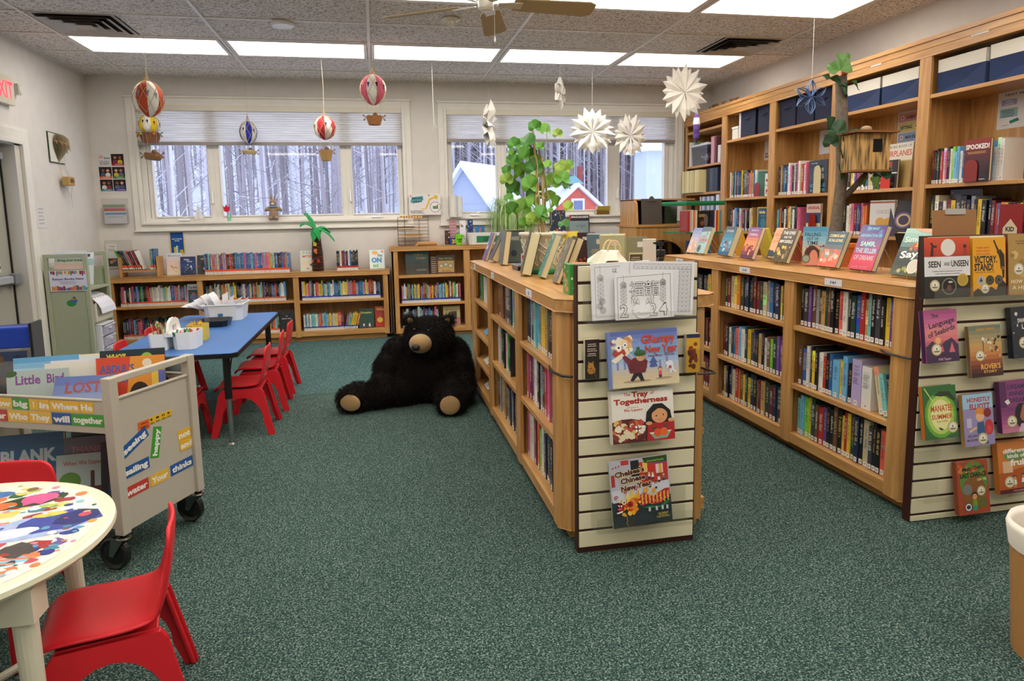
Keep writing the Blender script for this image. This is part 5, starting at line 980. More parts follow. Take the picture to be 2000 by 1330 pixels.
facing('white book with yellow chicks on the cover, fourth bay lower shelf', 3.36, 1.13, .26, .27, .025, '#d8d2cc', lambda A: (A.rect(0, .92, 1, .97, '#a85a3c'), A.text('CHICKS!', .55, .68, .1, '#b0a8a0', fit=.56), A.ell(.45, .38, .2, .14, '#d8a24c'), A.ell(.75, .38, .16, .13, '#d8a24c'), A.ell(.55, .15, .25, .1, '#a8281c')), y=.05, sp='#e8e6e2')
facing('dark purple book with a swirl, leaning to the right in the fourth bay', 3.56, 1.13, .2, .27, .015, '#2a2034', lambda A: (A.circ(.5, .45, .3, '#6a5a9c'), A.circ(.5, .45, .24, '#e0c070'), A.circ(.5, .45, .18, '#3a2c50')), y=.06, yaw=-60, lean=12)
facing('large black book with dark grey capitals, nearest bay lower shelf', 4.06, 1.13, .24, .325, .02, '#131316', lambda A: (A.text('STAR', .5, .84, .12, '#3c3c3c', fit=.7, bold=.03), A.rect(.04, .93, .1, .96, '#8a3030')), y=.1)
facing('red signboard bookend with pale lettering at the frame edge', 4.50, 1.13, .16, .22, .006, '#8c1c1c', lambda A: (A.poly([(.2, .35), (.5, .6), (.8, .35), (.8, 0), (.2, 0)], '#cdbf9c'), A.text('KID', .5, .32, .12, '#20201c', fit=.36, bold=.04), A.text('TALES', .5, .14, .1, '#20201c', fit=.5, bold=.04)), y=.0)
m = MB(); q = random.Random(6)
for i in range(12): a = q.uniform(-.3, .3); m.tube([(a, 0, .01), (a+q.uniform(-.1, .1), .03, .03+q.uniform(0, .03)), (a+q.uniform(-.15, .15), .02, .05)], .008, 5, lin('#8a5a34'))
o = m.build('dried_vine', 'bark'); o.location = (3.9, 7.25, 2.50); o.rotation_euler = (0, 0, R(90)); tag(o, 'dry brown twig bundle lying on top of the wall bookcase', 'twigs')
m = MB(); m.lathe([(0, 0), (.012, .02), (.03, .06), (.035, .1), (.03, .15), (.038, .2), (.03, .27), (.012, .33), (0, .35)], 14, W1, cols=[lin(c) for c in ('#4a3470', '#4a3470', '#6a4a94', '#503878', '#6a4a94', '#e6e0ec', '#6a4a94', '#4a3470')]); o = m.build('yarn_ornament', 'cloth', smooth=True); o.location = (3.395, 6.9, 2.06); o['label'] = 'tall purple and white striped twisted yarn ornament hanging by the wall bookcase'; o['category'] = 'ornament'
m = MB(); m.tube([(3.395, 6.9, 2.408), (3.395, 6.9, ZC-.008)], .0012, 4, lin('#d8d4cc')); tag(m.build('hanging_string', 'matte'), 'thin string holding the purple yarn ornament', 'string', 'hanging strings')
# ================================================================== BEAR
def meta_body(name, balls, mat, parent, voxel, color, sm=6):
    mb = MB()
    for (x, y, z, rx, ry, rz, M) in balls:
        k = MB(); k.ell(0, 0, 0, rx, ry, rz, color, 20, 14); MM_ = Matrix.Translation((x, y, z)) @ (M or Matrix.Identity(4)); n = len(mb.v)
        mb.v += [tuple(MM_ @ Vector(v)) for v in k.v]; mb.f += [tuple(n+i for i in f) for f in k.f]; mb.c += k.c
    o = mb.build(name, mat)
    r = o.modifiers.new('r', 'REMESH'); r.mode = 'VOXEL'; r.voxel_size = voxel
    s = o.modifiers.new('s', 'SMOOTH'); s.iterations = sm; s.factor = .6
    dg = bpy.context.evaluated_depsgraph_get(); me = bpy.data.meshes.new_from_object(o.evaluated_get(dg)); bpy.data.objects.remove(o)
    if 'Col' in me.color_attributes: me.color_attributes.remove(me.color_attributes['Col'])
    ca = me.color_attributes.new('Col', 'FLOAT_COLOR', 'CORNER'); ca.data.foreach_set('color', [*color, 1.0]*len(me.loops))
    me.polygons.foreach_set('use_smooth', [True]*len(me.polygons)); me.materials.clear(); me.materials.append(MAT[mat]); me.name = name
    o = bpy.data.objects.new(name, me); COL.objects.link(o)
    if parent: o.parent = parent
    return o
def fur_on(me, n, length, width, color, seed, skip=None, droop=.5):
    import bisect
    q = random.Random(seed); me.calc_loop_triangles(); tr = me.loop_triangles; V_ = me.vertices; cum = []; s = 0
    for t_ in tr: s += t_.area; cum.append(s)
    m = MB(); vs, fs = [], []
    for i in range(n):
        t_ = tr[min(len(tr)-1, bisect.bisect(cum, q.random()*s))]; a, b, c = (V_[k].co for k in t_.vertices); u, v = q.random(), q.random()
        if u+v > 1: u, v = 1-u, 1-v
        p = a+(b-a)*u+(c-a)*v
        if skip and skip(p): continue
        nn = t_.normal; rnd = Vector((q.gauss(0, 1), q.gauss(0, 1), q.gauss(0, 1))); tan = (rnd-nn*rnd.dot(nn)).normalized()
        d = (nn*.75+tan*.35+Vector((0, 0, -droop))).normalized(); L_ = length*q.uniform(.6, 1.25); w = tan.cross(d).normalized()*width; k = len(vs)
        vs += [tuple(p-w), tuple(p+w), tuple(p+d*L_*.55+w*.7+nn*.004), tuple(p+d*L_*.55-w*.7+nn*.004), tuple(p+d*L_+Vector((0, 0, -L_*.25)))]; fs += [(k, k+1, k+2, k+3), (k+3, k+2, k+4)]
    m.add(vs, fs, color); return m
BK = lin('#17110f')
bear = thing('teddy_bear', 'giant black plush bear slumped on the carpet against the middle bookcase', 'plush bear', (.33, 4.75, 0))
def RM(x=0, y=0, z=0): return Euler((R(x), R(y), R(z))).to_matrix().to_4x4()
ox, oy = .33, 4.75
B_ = [  # x, y, z world; radii; rotation
 (.34, 4.93, .215, .255, .20, .22, None), (.33, 4.97, .36, .20, .17, .15, None),
 (.345, 4.87, .475, .170, .155, .145, None), (.30, 4.78, .455, .11, .11, .10, None),
 (.205, 4.88, .605, .052, .026, .046, RM(0, -25, 0)), (.49, 4.88, .59, .052, .026, .046, RM(0, 30, 0)),
 (.10, 4.94, .36, .085, .085, .12, RM(0, 28, 0)), (.03, 4.88, .27, .08, .08, .11, RM(0, 18, 0)), (.0, 4.80, .175, .075, .078, .085, None), (.02, 4.74, .135, .06, .06, .055, None),
 (.545, 4.93, .34, .085, .085, .12, RM(0, -28, 0)), (.575, 4.86, .24, .075, .085, .13, RM(0, -10, 0)), (.58, 4.76, .14, .07, .08, .09, None), (.575, 4.68, .10, .055, .06, .055, None),
 (.14, 4.86, .12, .17, .13, .115, RM(0, 0, 20)), (-.04, 4.80, .095, .13, .10, .09, RM(0, 0, 14)), (-.17, 4.755, .10, .085, .09, .10, RM(0, 0, 10)), (-.225, 4.71, .095, .09, .065, .09, RM(0, 0, -28)),
 (.47, 4.80, .12, .15, .15, .115, None), (.47, 4.64, .095, .10, .13, .092, None), (.455, 4.52, .095, .092, .08, .095, None), (.445, 4.475, .09, .082, .055, .086, None)]
B_ = [(x-ox, y-oy, z, a, b, c, M) for x, y, z, a, b, c, M in B_]
body = meta_body('body', B_, 'fur', bear, .014, BK, 5)
def bald(p):
    x, y, z = p.x+ox, p.y+oy, p.z
    if (x-.268)**2/.095**2+(y-4.675)**2/.12**2+(z-.462)**2/.085**2 < 1: return True
    if (x+.222)**2/.085**2+(y-4.652)**2/.06**2+(z-.085)**2/.065**2 < 1: return True
    if (x-.435)**2+(y-4.42)**2+(z-.085)**2 < .06**2: return True
    return False
fur_on(body.data, 52000, .036, .0011, BK, 3, bald).build('fur', 'fur', bear)
m = MB(); TN = lin('#a8875c'); m.M = Matrix.Translation((.272-ox, 4.70-oy, .462)) @ RM(-12, 0, -20); m.ell(0, 0, 0, .078, .095, .068, TN, 22, 14); m.build('muzzle', 'cloth', bear, smooth=True)
m = MB(); m.M = Matrix.Translation((.232-ox, 4.615-oy, .452)) @ RM(-12, 0, -20); m.ell(0, 0, 0, .031, .02, .024, lin('#070708'), 16, 10); m.build('nose', 'paint', bear, smooth=True)
for x, y, z in ((.330, 4.722, .545), (.235, 4.755, .552)): m = MB(); m.ell(x-ox, y-oy, z, .011, .009, .011, lin('#0a0a0c'), 12, 8); m.build('eye', 'plastic', bear, smooth=True)
for (x, y, z, rx, ry, rz, M) in ((-.222, 4.652, .085, .078, .02, .058, RM(0, 0, -28)), (.437, 4.425, .083, .068, .022, .066, RM(0, 0, -8))): m = MB(); m.M = Matrix.Translation((x-ox, y-oy, z)) @ M; m.ell(0, 0, 0, rx, ry, rz, TN, 20, 12); m.build('foot_pad', 'cloth', bear, smooth=True)
for x, s in ((.213, -1), (.478, 1)): m = MB(); m.M = Matrix.Translation((x-ox, 4.856-oy, .60 if s < 0 else .585)) @ RM(0, 25*s, 0); m.ell(0, 0, 0, .02, .01, .026, lin('#8a6a3c'), 12, 8); m.build('inner_ear', 'cloth', bear, smooth=True)
pil = meta_body('pillow', [(0, 0, .12, .075, .10, .20, RM(0, -10, 0)), (0, 0, .28, .06, .08, .10, None)], 'cloth', None, .02, lin('#e6dcc8'), 8); pil.location = (.60, 5.22, .0); tag(pil, 'cream cushion wedged behind the plush bear', 'pillow')
# ================================================================== TABLES AND CHAIRS
def make_chair(label, grp):
    t = thing('child_chair', label, 'chair', (0, 0, 0), 0, grp)
    # one moulded shell: seat curving up into the back; slot near the foot of the back
    prof = [(-.165, .268), (-.158, .288), (-.135, .302), (-.09, .306), (-.03, .303), (.03, .302), (.075, .306), (.108, .320), (.128, .35), (.138, .385), (.146, .42), (.153, .46), (.158, .50), (.160, .53), (.160, .545)]
    wid = [.118, .135, .145, .148, .148, .147, .146, .144, .143, .14, .136, .131, .125, .115, .085]
    nx = 10; m = MB(); vs, fs = [], []
    for (y, z), w in zip(prof, wid):
        for i in range(nx+1):
            u = -1+2*i/nx; vs.append((w*u, y-(.010*(u*u) if z > .34 else 0), z+(.008*u*u if z < .32 else 0)))
    for j in range(len(prof)-1):
        for i in range(nx):
            if j in (8,) and 3 <= i <= 6: continue
            fs.append((j*(nx+1)+i, j*(nx+1)+i+1, (j+1)*(nx+1)+i+1, (j+1)*(nx+1)+i))
    m.add(vs, fs, W1); m.build('seat_and_back', 'red_plastic', t, smooth=True, solid=.013, sub=1)
    for s in (-1, 1):
        m = MB(); n = 12; xo = .132*s
        out = [(-.185, 0), (-.156, 0)]+[(-.130*math.cos(R(180*i/n))*1.0, .08+.162*math.sin(R(180*i/n))) for i in range(n+1)]+[(.156, 0), (.185, 0), (.128, .265), (.115, .285), (-.115, .285), (-.13, .265)]
        out = [(y, z) for y, z in out]
        def sx(z): return xo+s*.03*(1-z/.285)
        vs = [(sx(z)-.011, y, z) for y, z in out]+[(sx(z)+.011, y, z) for y, z in out]; k = len(out)
        m.add(vs, [tuple(range(k)), tuple(range(2*k-1, k-1, -1))]+[(i, (i+1) % k, k+(i+1) % k, k+i) for i in range(k)], W1)
        for ys in (-1, 1):      # flange that gives each leg its depth
            P = [(ys*.185, 0), (ys*.128, .265)]
            m.box(0, 0, 0, .0001, .0001, .0001) if 0 else m.add([(sx(0)-.013, ys*.185, 0), (sx(0)-s*.022, ys*.181, 0), (sx(.265)-s*.03, ys*.124, .265), (sx(.265)-.013, ys*.128, .265), (sx(0)-.013, ys*.172, 0), (sx(0)-s*.022, ys*.168, 0), (sx(.265)-s*.03, ys*.112, .265), (sx(.265)-.013, ys*.115, .265)], [(0, 1, 2, 3), (4, 7, 6, 5), (0, 4, 5, 1), (1, 5, 6, 2), (2, 6, 7, 3), (3, 7, 4, 0)], W1)
        m.build('leg_frame', 'red_plastic', t, bevel=.004)
    m = MB(); m.box(-.125, -.12, .268, .125, .11, .286); m.build('under_seat_rail', 'red_plastic', t, bevel=.004)
    return t
c0 = make_chair('red moulded child chair with tall back at the round picture table, in front of all', 'red child chairs')
def chair(x, y, face, label, src=[c0], first=[True]):
    # face: direction the sitter looks, degrees from +x
    o = src[0] if first[0] else copy_tree(src[0]); first[0] = False
    o.location = (x, y, .001); o.rotation_euler = (0, 0, R(face+90)); o['label'] = label; return o
chair(-.735, 1.885, 180+14, 'red moulded child chair with tall back at the round picture table, in front of all')
chair(-1.24, 2.335, 262, 'red child chair tucked between the round picture table and the word-sticker cart')
chair(-.865, 4.52, 180, 'red child chair nearest the camera along the right side of the blue table')
chair(-.845, 5.035, 182, 'red child chair in the middle along the right side of the blue table')
chair(-.845, 5.53, 178, 'red child chair farthest along the right side of the blue table')
chair(-1.235, 4.30, 90, 'red child chair at the near end of the blue table, behind the sticker cart')
chair(-1.565, 4.92, 0, 'red child chair on the left side of the blue table, its back top showing')
chair(-1.555, 5.50, 0, 'red child chair on the far left side of the blue table, mostly hidden')
# blue table
t = thing('activity_table', 'rectangular child-height table with a bright blue top', 'table', (-1.19, 4.98, 0))
m = MB(); X0, X1, Y0_, Y1_ = -.355, .365, -.87, .90
c_ = .03; m.prism([(X0+c_, Y0_), (X1-c_, Y0_), (X1, Y0_+c_), (X1, Y1_-c_), (X1-c_, Y1_), (X0+c_, Y1_), (X0, Y1_-c_), (X0, Y0_+c_)], .549, .575, 'z'); m.build('table_top', 'laminate_blue', t)
m = MB(); e_ = .004; m.prism([(X0+c_-e_, Y0_-e_), (X1-c_+e_, Y0_-e_), (X1+e_, Y0_+c_-e_), (X1+e_, Y1_-c_+e_), (X1-c_+e_, Y1_+e_), (X0+c_-e_, Y1_+e_), (X0-e_, Y1_-c_+e_), (X0-e_, Y0_+c_-e_)], .546, .5725, 'z'); m.build('edge_band', 'black_plastic', t)
for x, y in ((.285, -.76), (-.28, -.76), (.285, .82), (-.28, .82)):
    m = MB(); m.tube([(x, y, .28), (x, y, .546)], .022, 12, lin('#141414')); m.tube([(x, y-(.2 if y > 0 else -.2), .54), (x, y, .36)], .005, 6, lin('#141414')); l_ = m.build('leg', 'plastic', t, smooth=False)
    m = MB(); m.tube([(x, y, .012), (x, y, .281)], .0155, 12, lin('#b9bdc2')); m.build('chrome_extension', 'metal', l_); m = MB(); m.lathe([(0, 0), (.024, 0), (.02, .01), (0, .014)], 14, lin('#c8c4b0'), (x, y, 0)); m.build('glide', 'metal', l_)
# items on the blue table
TZ = .5758
def tapered(m, x0, x1, y0, y1, z0, z1, f, c, th=.003, cham=0):
    """open box that widens upward by f"""
    cx, cy = (x0+x1)/2, (y0+y1)/2
    def ring(s, z, inset=0):
        a, b = (x1-x0)/2*s-inset, (y1-y0)/2*s-inset; k = min(a, b)*.3+cham
        return [(cx-a+k, cy-b, z), (cx+a-k, cy-b, z), (cx+a, cy-b+k, z), (cx+a, cy+b-k, z), (cx+a-k, cy+b, z), (cx-a+k, cy+b, z), (cx-a, cy+b-k, z), (cx-a, cy-b+k, z)]
    A_, B2, C2, D2 = ring(1, z0), ring(f, z1), ring(f, z1, th), ring(1, z0+.004, th); vs = A_+B2+C2+D2; fs = [tuple(range(7, -1, -1)), tuple(range(24, 32))]
    for r in range(3):
        for i in range(8): fs.append((r*8+i, r*8+(i+1) % 8, (r+1)*8+(i+1) % 8, (r+1)*8+i))
    m.add(vs, fs, c)
CW = lin('#f3f0ea')
t = thing('art_caddy', 'white two-cup caddy with arched handle full of pencils, crayons and markers', 'caddy', (-1.215, 4.39, TZ), R(-3))
m = MB(); tapered(m, -.125, -.03, -.09, .09, 0, .10, 1.1, CW); m.build('pencil_cup', 'plastic', t)
m = MB(); tapered(m, .005, .13, -.09, .09, 0, .105, 1.1, CW, cham=.01); m.build('marker_cup', 'plastic', t)
m = MB(); n = 12
prof_ = [(-.105, .10), (-.10, .12), (-.075, .165), (-.03, .182), (.03, .182), (.075, .165), (.10, .12), (.105, .10)]
m.prism([(y, z) for y, z in prof_]+[(.04, .10), (.034, .145), (-.034, .145), (-.04, .10)], -.022, -.006, 'x', CW); m.box(-.034, -.1, .08, .012, .1, .104, CW); m.build('handle', 'plastic', t, bevel=.003)
q = random.Random(8)
def sticks(x0, x1, y0, y1, zb, zt, n, cols, r, name, label, cat, base, parent=None, grp=None, tip=True, lean=.35):
    for i in range(n):
        x, y = q.uniform(x0, x1), q.uniform(y0, y1); dx, dy = q.uniform(-lean, lean), q.uniform(-lean, lean); h = zt-zb-q.uniform(0, .02); L_ = h; c = lin(q.choice(cols)); m = MB()
        p1 = (x+dx*L_*.8, y+dy*L_*.8, zb+L_*.88); m.tube([(x, y, zb), p1], r, 7, c)
        m.tube([p1, (x+dx*L_*.93, y+dy*L_*.93, zb+L_*.96)], [r, r*.25], 7, lin('#d8b58a') if tip else tuple(v*.6 for v in c))
        o = m.build(name, 'plastic'); o.location = base; o.rotation_euler = (0, 0, R(-3)); tag(o, label, cat, grp)
base_ = (-1.215, 4.39, TZ)
sticks(-.105, -.05, -.06, .05, .006, .165, 14, ['#e0a030', '#c8602c', '#3c3030', '#d8b88c', '#b84c5c', '#5a9a3a'], .0035, 'pencil', 'thin colouring pencils standing in the left cup of the white caddy', 'pencil', base_, grp='pencils in the white caddy')
sticks(.03, .11, -.07, .07, .006, .125, 16, ['#e8603c', '#c83040', '#3c8a5c', '#5a3c8a', '#4ac83c', '#f0f0ec', '#2c2c34'], .007, 'marker', 'chunky markers standing in the right cup of the white caddy', 'marker', base_, grp='markers in the white caddy', tip=False, lean=.5)
t = thing('crayon_holder', 'yellow scooped cup of crayons beside the white caddy', 'cup', (-1.155, 4.66, TZ))
m = MB(); tapered(m, -.06, .055, -.06, .06, 0, .10, 1.05, lin('#e2c23a')); m.build('cup_body', 'plastic', t); 
q = random.Random(9)
for i in range(12):
    m = MB(); x, y = q.uniform(-.04, .03), q.uniform(-.04, .04); c = lin(q.choice(['#e8c83c', '#8a5a34', '#3c3434', '#d8b04c', '#c85a3c'])); m.tube([(x, y, .008), (x+q.uniform(-.02, .02), y, .105)], .0055, 7, c); m.tube([(x, y, .1), (x, y, .118)], [.0055, .002], 7, c); o = m.build('crayon', 'plastic'); o.location = t.location; tag(o, 'crayons standing in the yellow scooped cup', 'crayon', 'crayons in the yellow cup')
t = MB(); tapered(t, -.09, .09, -.10, .10, 0, .045, 1.15, lin('#1a1a1c')); o = t.build('plastic_tray', 'plastic'); o.location = (-1.18, 5.26, TZ); tag(o, 'shallow black plastic tray between yellow cup and white bin', 'tray')
t = thing('plastic_bin', 'white rectangular bin overflowing with papers on the blue table', 'bin', (-1.17, 5.62, TZ), R(0))
m = MB(); tapered(m, -.13, .13, -.15, .13, 0, .12, 1.12, CW); 
A = Art(m, (-.13, -.1615, .02), (1, 0, 0), (0, .12, 1), .26, .09, .001); A.text('SAVE YOUR CREATIONS', .4, .7, .05, '#555555', fit=.34); A.rect(.36, .18, .5, .5, '#2c6a9c'); m.build('bin_body', 'plastic', t)
m = MB(); m.box(-.152, -.174, .119, .152, -.158, .126, CW); m.box(-.152, .134, .119, .152, .15, .126, CW); m.box(-.152, -.158, .119, -.138, .134, .126, CW); m.box(.138, -.158, .119, .152, .134, .126, CW); m.build('rim', 'plastic', t)
q = random.Random(12)
for i in range(9):
    m = MB(); w, h = .2, .26; nx = 6; vs = []
    tilt = -.9+.18*i; ox_ = -.12+.022*i
    for a in range(nx+1):
        u = a/nx; 
        for b in (0, 1): vs.append((ox_+math.sin(tilt)*h*u*.7-(.05*(u**2) if i < 5 else 0), -.09+.2*b+q.uniform(-.003, .003), .03+math.cos(tilt)*h*u*.6+.02*math.sin(u*4+i)))
    m.add(vs, [(2*a, 2*a+1, 2*a+3, 2*a+2) for a in range(nx)], lin('#e8e6ea')); o = m.build('paper_sheet', 'paper', solid=.0006); o.location = (-1.17, 5.62, TZ); tag(o, 'loose drawing papers fanning out of the white bin', 'paper', 'papers in the white bin')
# round picture table
t = thing('round_table', 'cream round child table with collage-printed top in the lower left corner', 'table', (-1.142, 1.843, 0))
m = MB(); m.lathe([(0, .52), (.40, .52), (.415, .524), (.426, .535), (.424, .547), (.412, .5525), (.405, .5515), (.398, .5515), (.0, .5515)], 72, lin('#e6e2c4')); m.build('table_top', 'plastic', t, smooth=False)
m = MB(); A = Art(m, (-.4, -.4, .552), (1, 0, 0), (0, 1, 0), .8, .8, .0002); A.e = .000002; A.circ(.5, .5, .485, '#e9e7d8', 60)
q = random.Random(21)
pal = ['#5aa0c0', '#e0a030', '#c84c5c', '#3c6a3a', '#8cc0d8', '#e8844c', '#2c3c8c', '#e090b0', '#8a6a3c', '#b0c860', '#f0d070', '#6c5a9c', '#d0d4dc', '#a8342c', '#4c8a9c', '#3a3a40']
def clipb(A, n, r0, r1, cols, ring=.46, seed=1):
    qq = random.Random(seed)
    for i in range(n):
        an = qq.uniform(0, 6.283); d_ = ring*math.sqrt(qq.random()); rr_ = qq.uniform(r0, r1); d_ = min(d_, ring-rr_); k = qq.randint(6, 11); a0 = qq.uniform(0, 6); el = qq.uniform(.5, 1)
        A.poly([(.5+d_*math.cos(an)+rr_*qq.uniform(.65, 1)*math.cos(a0+6.283*j/k), .5+d_*math.sin(an)+rr_*el*qq.uniform(.65, 1)*math.sin(a0+6.283*j/k)) for j in range(k)], qq.choice(cols))
for k in range(14):
    a0 = R(360/14*k); A.poly([(.45, .5), (.45+.25*math.cos(a0), .5+.25*math.sin(a0)), (.45+.25*math.cos(a0+.25), .5+.25*math.sin(a0+.25))], '#9cc4dc')
clipb(A, 130, .025, .06, pal+['#d8e4e8', '#f0e4d0'], seed=5); clipb(A, 90, .015, .035, pal+['#ffffff']*4, seed=7)
# lavender night scene, pink bloom, octopus and yellow machine in loose shapes
def patch(cx, cy, rx, ry, ang, c, wob=.15, n=14, s=1):
    qq = random.Random(s); ca, sa = math.cos(ang), math.sin(ang); A.poly([(cx+rx*(1+qq.uniform(-wob, wob))*math.cos(6.283*i/n)*ca-ry*math.sin(6.283*i/n)*sa, cy+rx*math.cos(6.283*i/n)*sa+ry*(1+qq.uniform(-wob, wob))*math.sin(6.283*i/n)*ca) for i in range(n)], c)
patch(.80, .56, .17, .10, .35, '#a8b8e0', s=2); patch(.86, .60, .12, .085, .35, '#3c4ca0', s=3); patch(.90, .62, .07, .06, .35, '#1e2a70', s=4); patch(.74, .52, .08, .04, .3, '#e4e4ee', s=5); patch(.80, .66, .05, .02, .2, '#e8d060', s=6)
patch(.68, .80, .12, .06, .3, '#2c4424', s=7); patch(.70, .82, .07, .05, .3, '#e05c94', .3, s=8); patch(.60, .77, .05, .035, .2, '#d8703c', s=9); patch(.56, .66, .08, .03, .1, '#7a9a4c', s=10)
patch(.70, .34, .08, .05, .7, '#e8704c', .25, s=11)
for i in range(6): A.line([(.70, .34), (.66+.035*i, .26+.02*i), (.70+.05*i, .22+.03*i)], .008, '#e8845c')
patch(.62, .22, .10, .05, .6, '#7cb8cc', s=12); patch(.36, .42, .14, .07, .15, '#c8b02c', s=13); A.line([(.25, .44), (.36, .47), (.48, .50), (.52, .46)], .010, '#2c2c30'); patch(.40, .60, .09, .025, .1, '#e0a030', s=14); patch(.36, .68, .07, .05, .6, '#a83c50', s=15); patch(.52, .55, .05, .03, .3, '#33333a', .4, s=16); patch(.82, .40, .04, .06, .8, '#4c4440', .4, s=17)
patch(.5, .88, .10, .04, .1, '#4c78b0', s=18); patch(.36, .84, .08, .05, .1, '#7a5a9c', s=19); patch(.24, .74, .10, .05, .2, '#8a9a3c', s=20); patch(.44, .94, .06, .02, 0, '#9ac070', s=21)
clipb(A, 150, .008, .02, pal+['#ffffff']*6, seed=17)
for k in range(40):
    a0, d0 = 6.283*k/40, .44+.03*(k % 2); A.circ(.5+d0*math.cos(a0), .5+d0*math.sin(a0), .008+.006*(k % 3), pal[k % 16], 8)
m.build('collage_print', 'artwork', t)
legs = [(-32, .37), (57, .37), (148, .37), (237, .37)]
for a, r in legs:
    m = MB(); x, y = r*math.cos(R(a)), r*math.sin(R(a)); m.tube([(x*1.03, y*1.03, 0), (x, y, .42), (x, y, .52)], [.021, .026, .026], 16, lin('#dcd6be'))
    m.box(x-.035, y-.035, .44, x+.035, y+.035, .52, lin('#dcd6be')); m.build('leg', 'plastic', t, smooth=False)
m = MB()
for i in range(4):
    a, b = legs[i][0], legs[(i+1) % 4][0]; p, q_ = Vector((.33*math.cos(R(a)), .33*math.sin(R(a)), .48)), Vector((.33*math.cos(R(b)), .33*math.sin(R(b)), .48)); d_ = (q_-p).normalized().cross(Vector((0, 0, 1)))*.008
    m.add([tuple(p-d_+Vector((0, 0, -.04))), tuple(p+d_+Vector((0, 0, -.04))), tuple(p+d_+Vector((0, 0, .04))), tuple(p-d_+Vector((0, 0, .04))), tuple(q_-d_+Vector((0, 0, -.04))), tuple(q_+d_+Vector((0, 0, -.04))), tuple(q_+d_+Vector((0, 0, .04))), tuple(q_-d_+Vector((0, 0, .04)))], [(0, 1, 2, 3), (4, 7, 6, 5), (0, 4, 5, 1), (1, 5, 6, 2), (2, 6, 7, 3), (3, 7, 4, 0)], lin('#cbc4a8'))
m.build('apron', 'plastic', t)
m = MB()
for i in (0, 1): a, b = legs[i][0], legs[i+2][0]; m.tube([(.37*math.cos(R(a)), .37*math.sin(R(a)), .10+.001*i), (.37*math.cos(R(b)), .37*math.sin(R(b)), .10+.001*i)], .012, 10, lin('#dcd6be'))
m.build('cross_stretcher', 'plastic', t)
# ================================================================== STICKER CART
CC = lin('#b9b0a0'); YC = math.atan2(.912, .41)
cart = thing('book_cart', 'beige metal book cart covered with coloured word stickers', 'book cart', (-.985, 2.743, 0), YC)
LC = .92
for y in (0, LC):
    m = MB()
    for x in (-.042, .385): m.box(x, y-.012, .148, x+.040, y+.028, .762, CC)
    m.box(-.002, y-.008, .737, .385, y+.022, .762, CC)
    m.build('frame', 'powder', cart, bevel=.003)
for y in (0, LC): m = MB(); m.box(-.002, y+.004, .15, .385, y+.010, .672, CC); m.tube([(-.002, y+.004, .676), (.385, y+.004, .676)], .007, 8, CC); m.build('end_panel', 'powder', cart)
m = MB()
for x in (-.034, .412): m.box(x, .03, .548, x+.005, LC-.012, .672, CC); m.tube([(x+.002, .028, .676), (x+.002, LC-.012, .676)], .006, 8, CC)
m.box(-.03, .03, .548, .412, LC-.012, .554, CC); m.build('top_bin', 'powder', cart)
m = MB(); m.box(-.03, .03, .20, .412, LC-.012, .206, CC); 
for x in (-.034, .412): m.box(x, .03, .17, x+.005, LC-.012, .225, CC)
m.build('lower_shelf', 'powder', cart)
for x, y in ((-.022, .008), (.405, .008), (-.022, LC+.008), (.405, LC+.008)):
    m = MB(); m.tube([(x, y, .148), (x, y, .138)], .016, 12, lin('#222222')); m.lathe([(0, .0), (.026, .0), (.028, -.006), (.02, -.014), (0, -.014)], 16, lin('#b0aa9c'), (x, y, .138))
    yo = .014
    for s in (-1, 1): m.prism([(yo-.026+y, .128), (yo+.028+y, .128), (yo+.042+y, .062), (yo+.026+y, .056)], x+s*.021-.0015, x+s*.021+.0015, 'x', lin('#8f9a94'))
    m.tube([(x-.024, y+yo+.032, .065), (x+.024, y+yo+.032, .065)], .005, 8, lin('#9aa09c')); cs = m.build('caster', 'metal', cart)
    m = MB(); R0 = .064; pr = [(R0-.006, -.014), (R0, -.009), (R0, .009), (R0-.006, .014)]; k = 28; vs = []
    for r, xx in [(0, -.011), (.03, -.011), (.045, -.009)]+pr+[(.045, .009), (.03, .011), (0, .011)]:
        for i in range(k): vs.append((x+xx, y+yo+.032+r*math.cos(6.283*i/k), .0655+r*math.sin(6.283*i/k)))
    rows = len(vs)//k; m.add(vs, [(j*k+i, j*k+(i+1) % k, (j+1)*k+(i+1) % k, (j+1)*k+i) for j in range(rows-1) for i in range(k)], lin('#1b1b1c')); m.build('wheel', 'plastic', cs, smooth=False)
def word(txt, w, h, c, M, n=[0]):
    m = MB(); m.M = M; m.box(-w/2, -.0012, -h/2, w/2, 0, h/2, lin(c)); A = Art(m, (-w/2, -.0012, -h/2), (1, 0, 0), (0, 0, 1), w, h, .0002); A.text(txt, .5, .5 if not any(ch in 'gypq' for ch in txt) else .53, .52, '#eeeae0', fit=.88 if len(txt) > 1 else None, bold=.045); m.build('word_sticker', 'print', cart)
G_, Y_, B_c, R_c = '#3f9a34', '#e8b53a', '#22559a', '#c23a30'
E_ = lambda x, z, a=0: Matrix.Translation((x, .0035, z)) @ Matrix.Rotation(R(a), 4, 'Y')
for txt, x, z, w, c, a in (('seeing', .068, .482, .145, B_c, -22), ('happy', .179, .446, .125, G_, -76), ('not', .343, .428, .078, Y_, 0), ('and', .349, .381, .076, Y_, 0), ('sailing', .066, .379, .134, B_c, -1), ('water', .058, .298, .125, R_c, 0), ('Your', .182, .296, .104, Y_, 0), ('thinks', .313, .297, .136, B_c, 0)):
    word(txt, w, .046, c, E_(x, z, a))
m = MB(); m.M = Matrix.Translation((.0, .0035, .541)); m.box(.092, -.001, -.026, .152, 0, .012, lin('#d8642c')); m.box(.152, -.001, -.014, .282, 0, .014, lin('#e0b42c')); A = Art(m, (.092, -.001, -.026), (1, 0, 0), (0, 0, 1), .19, .04, .0002)
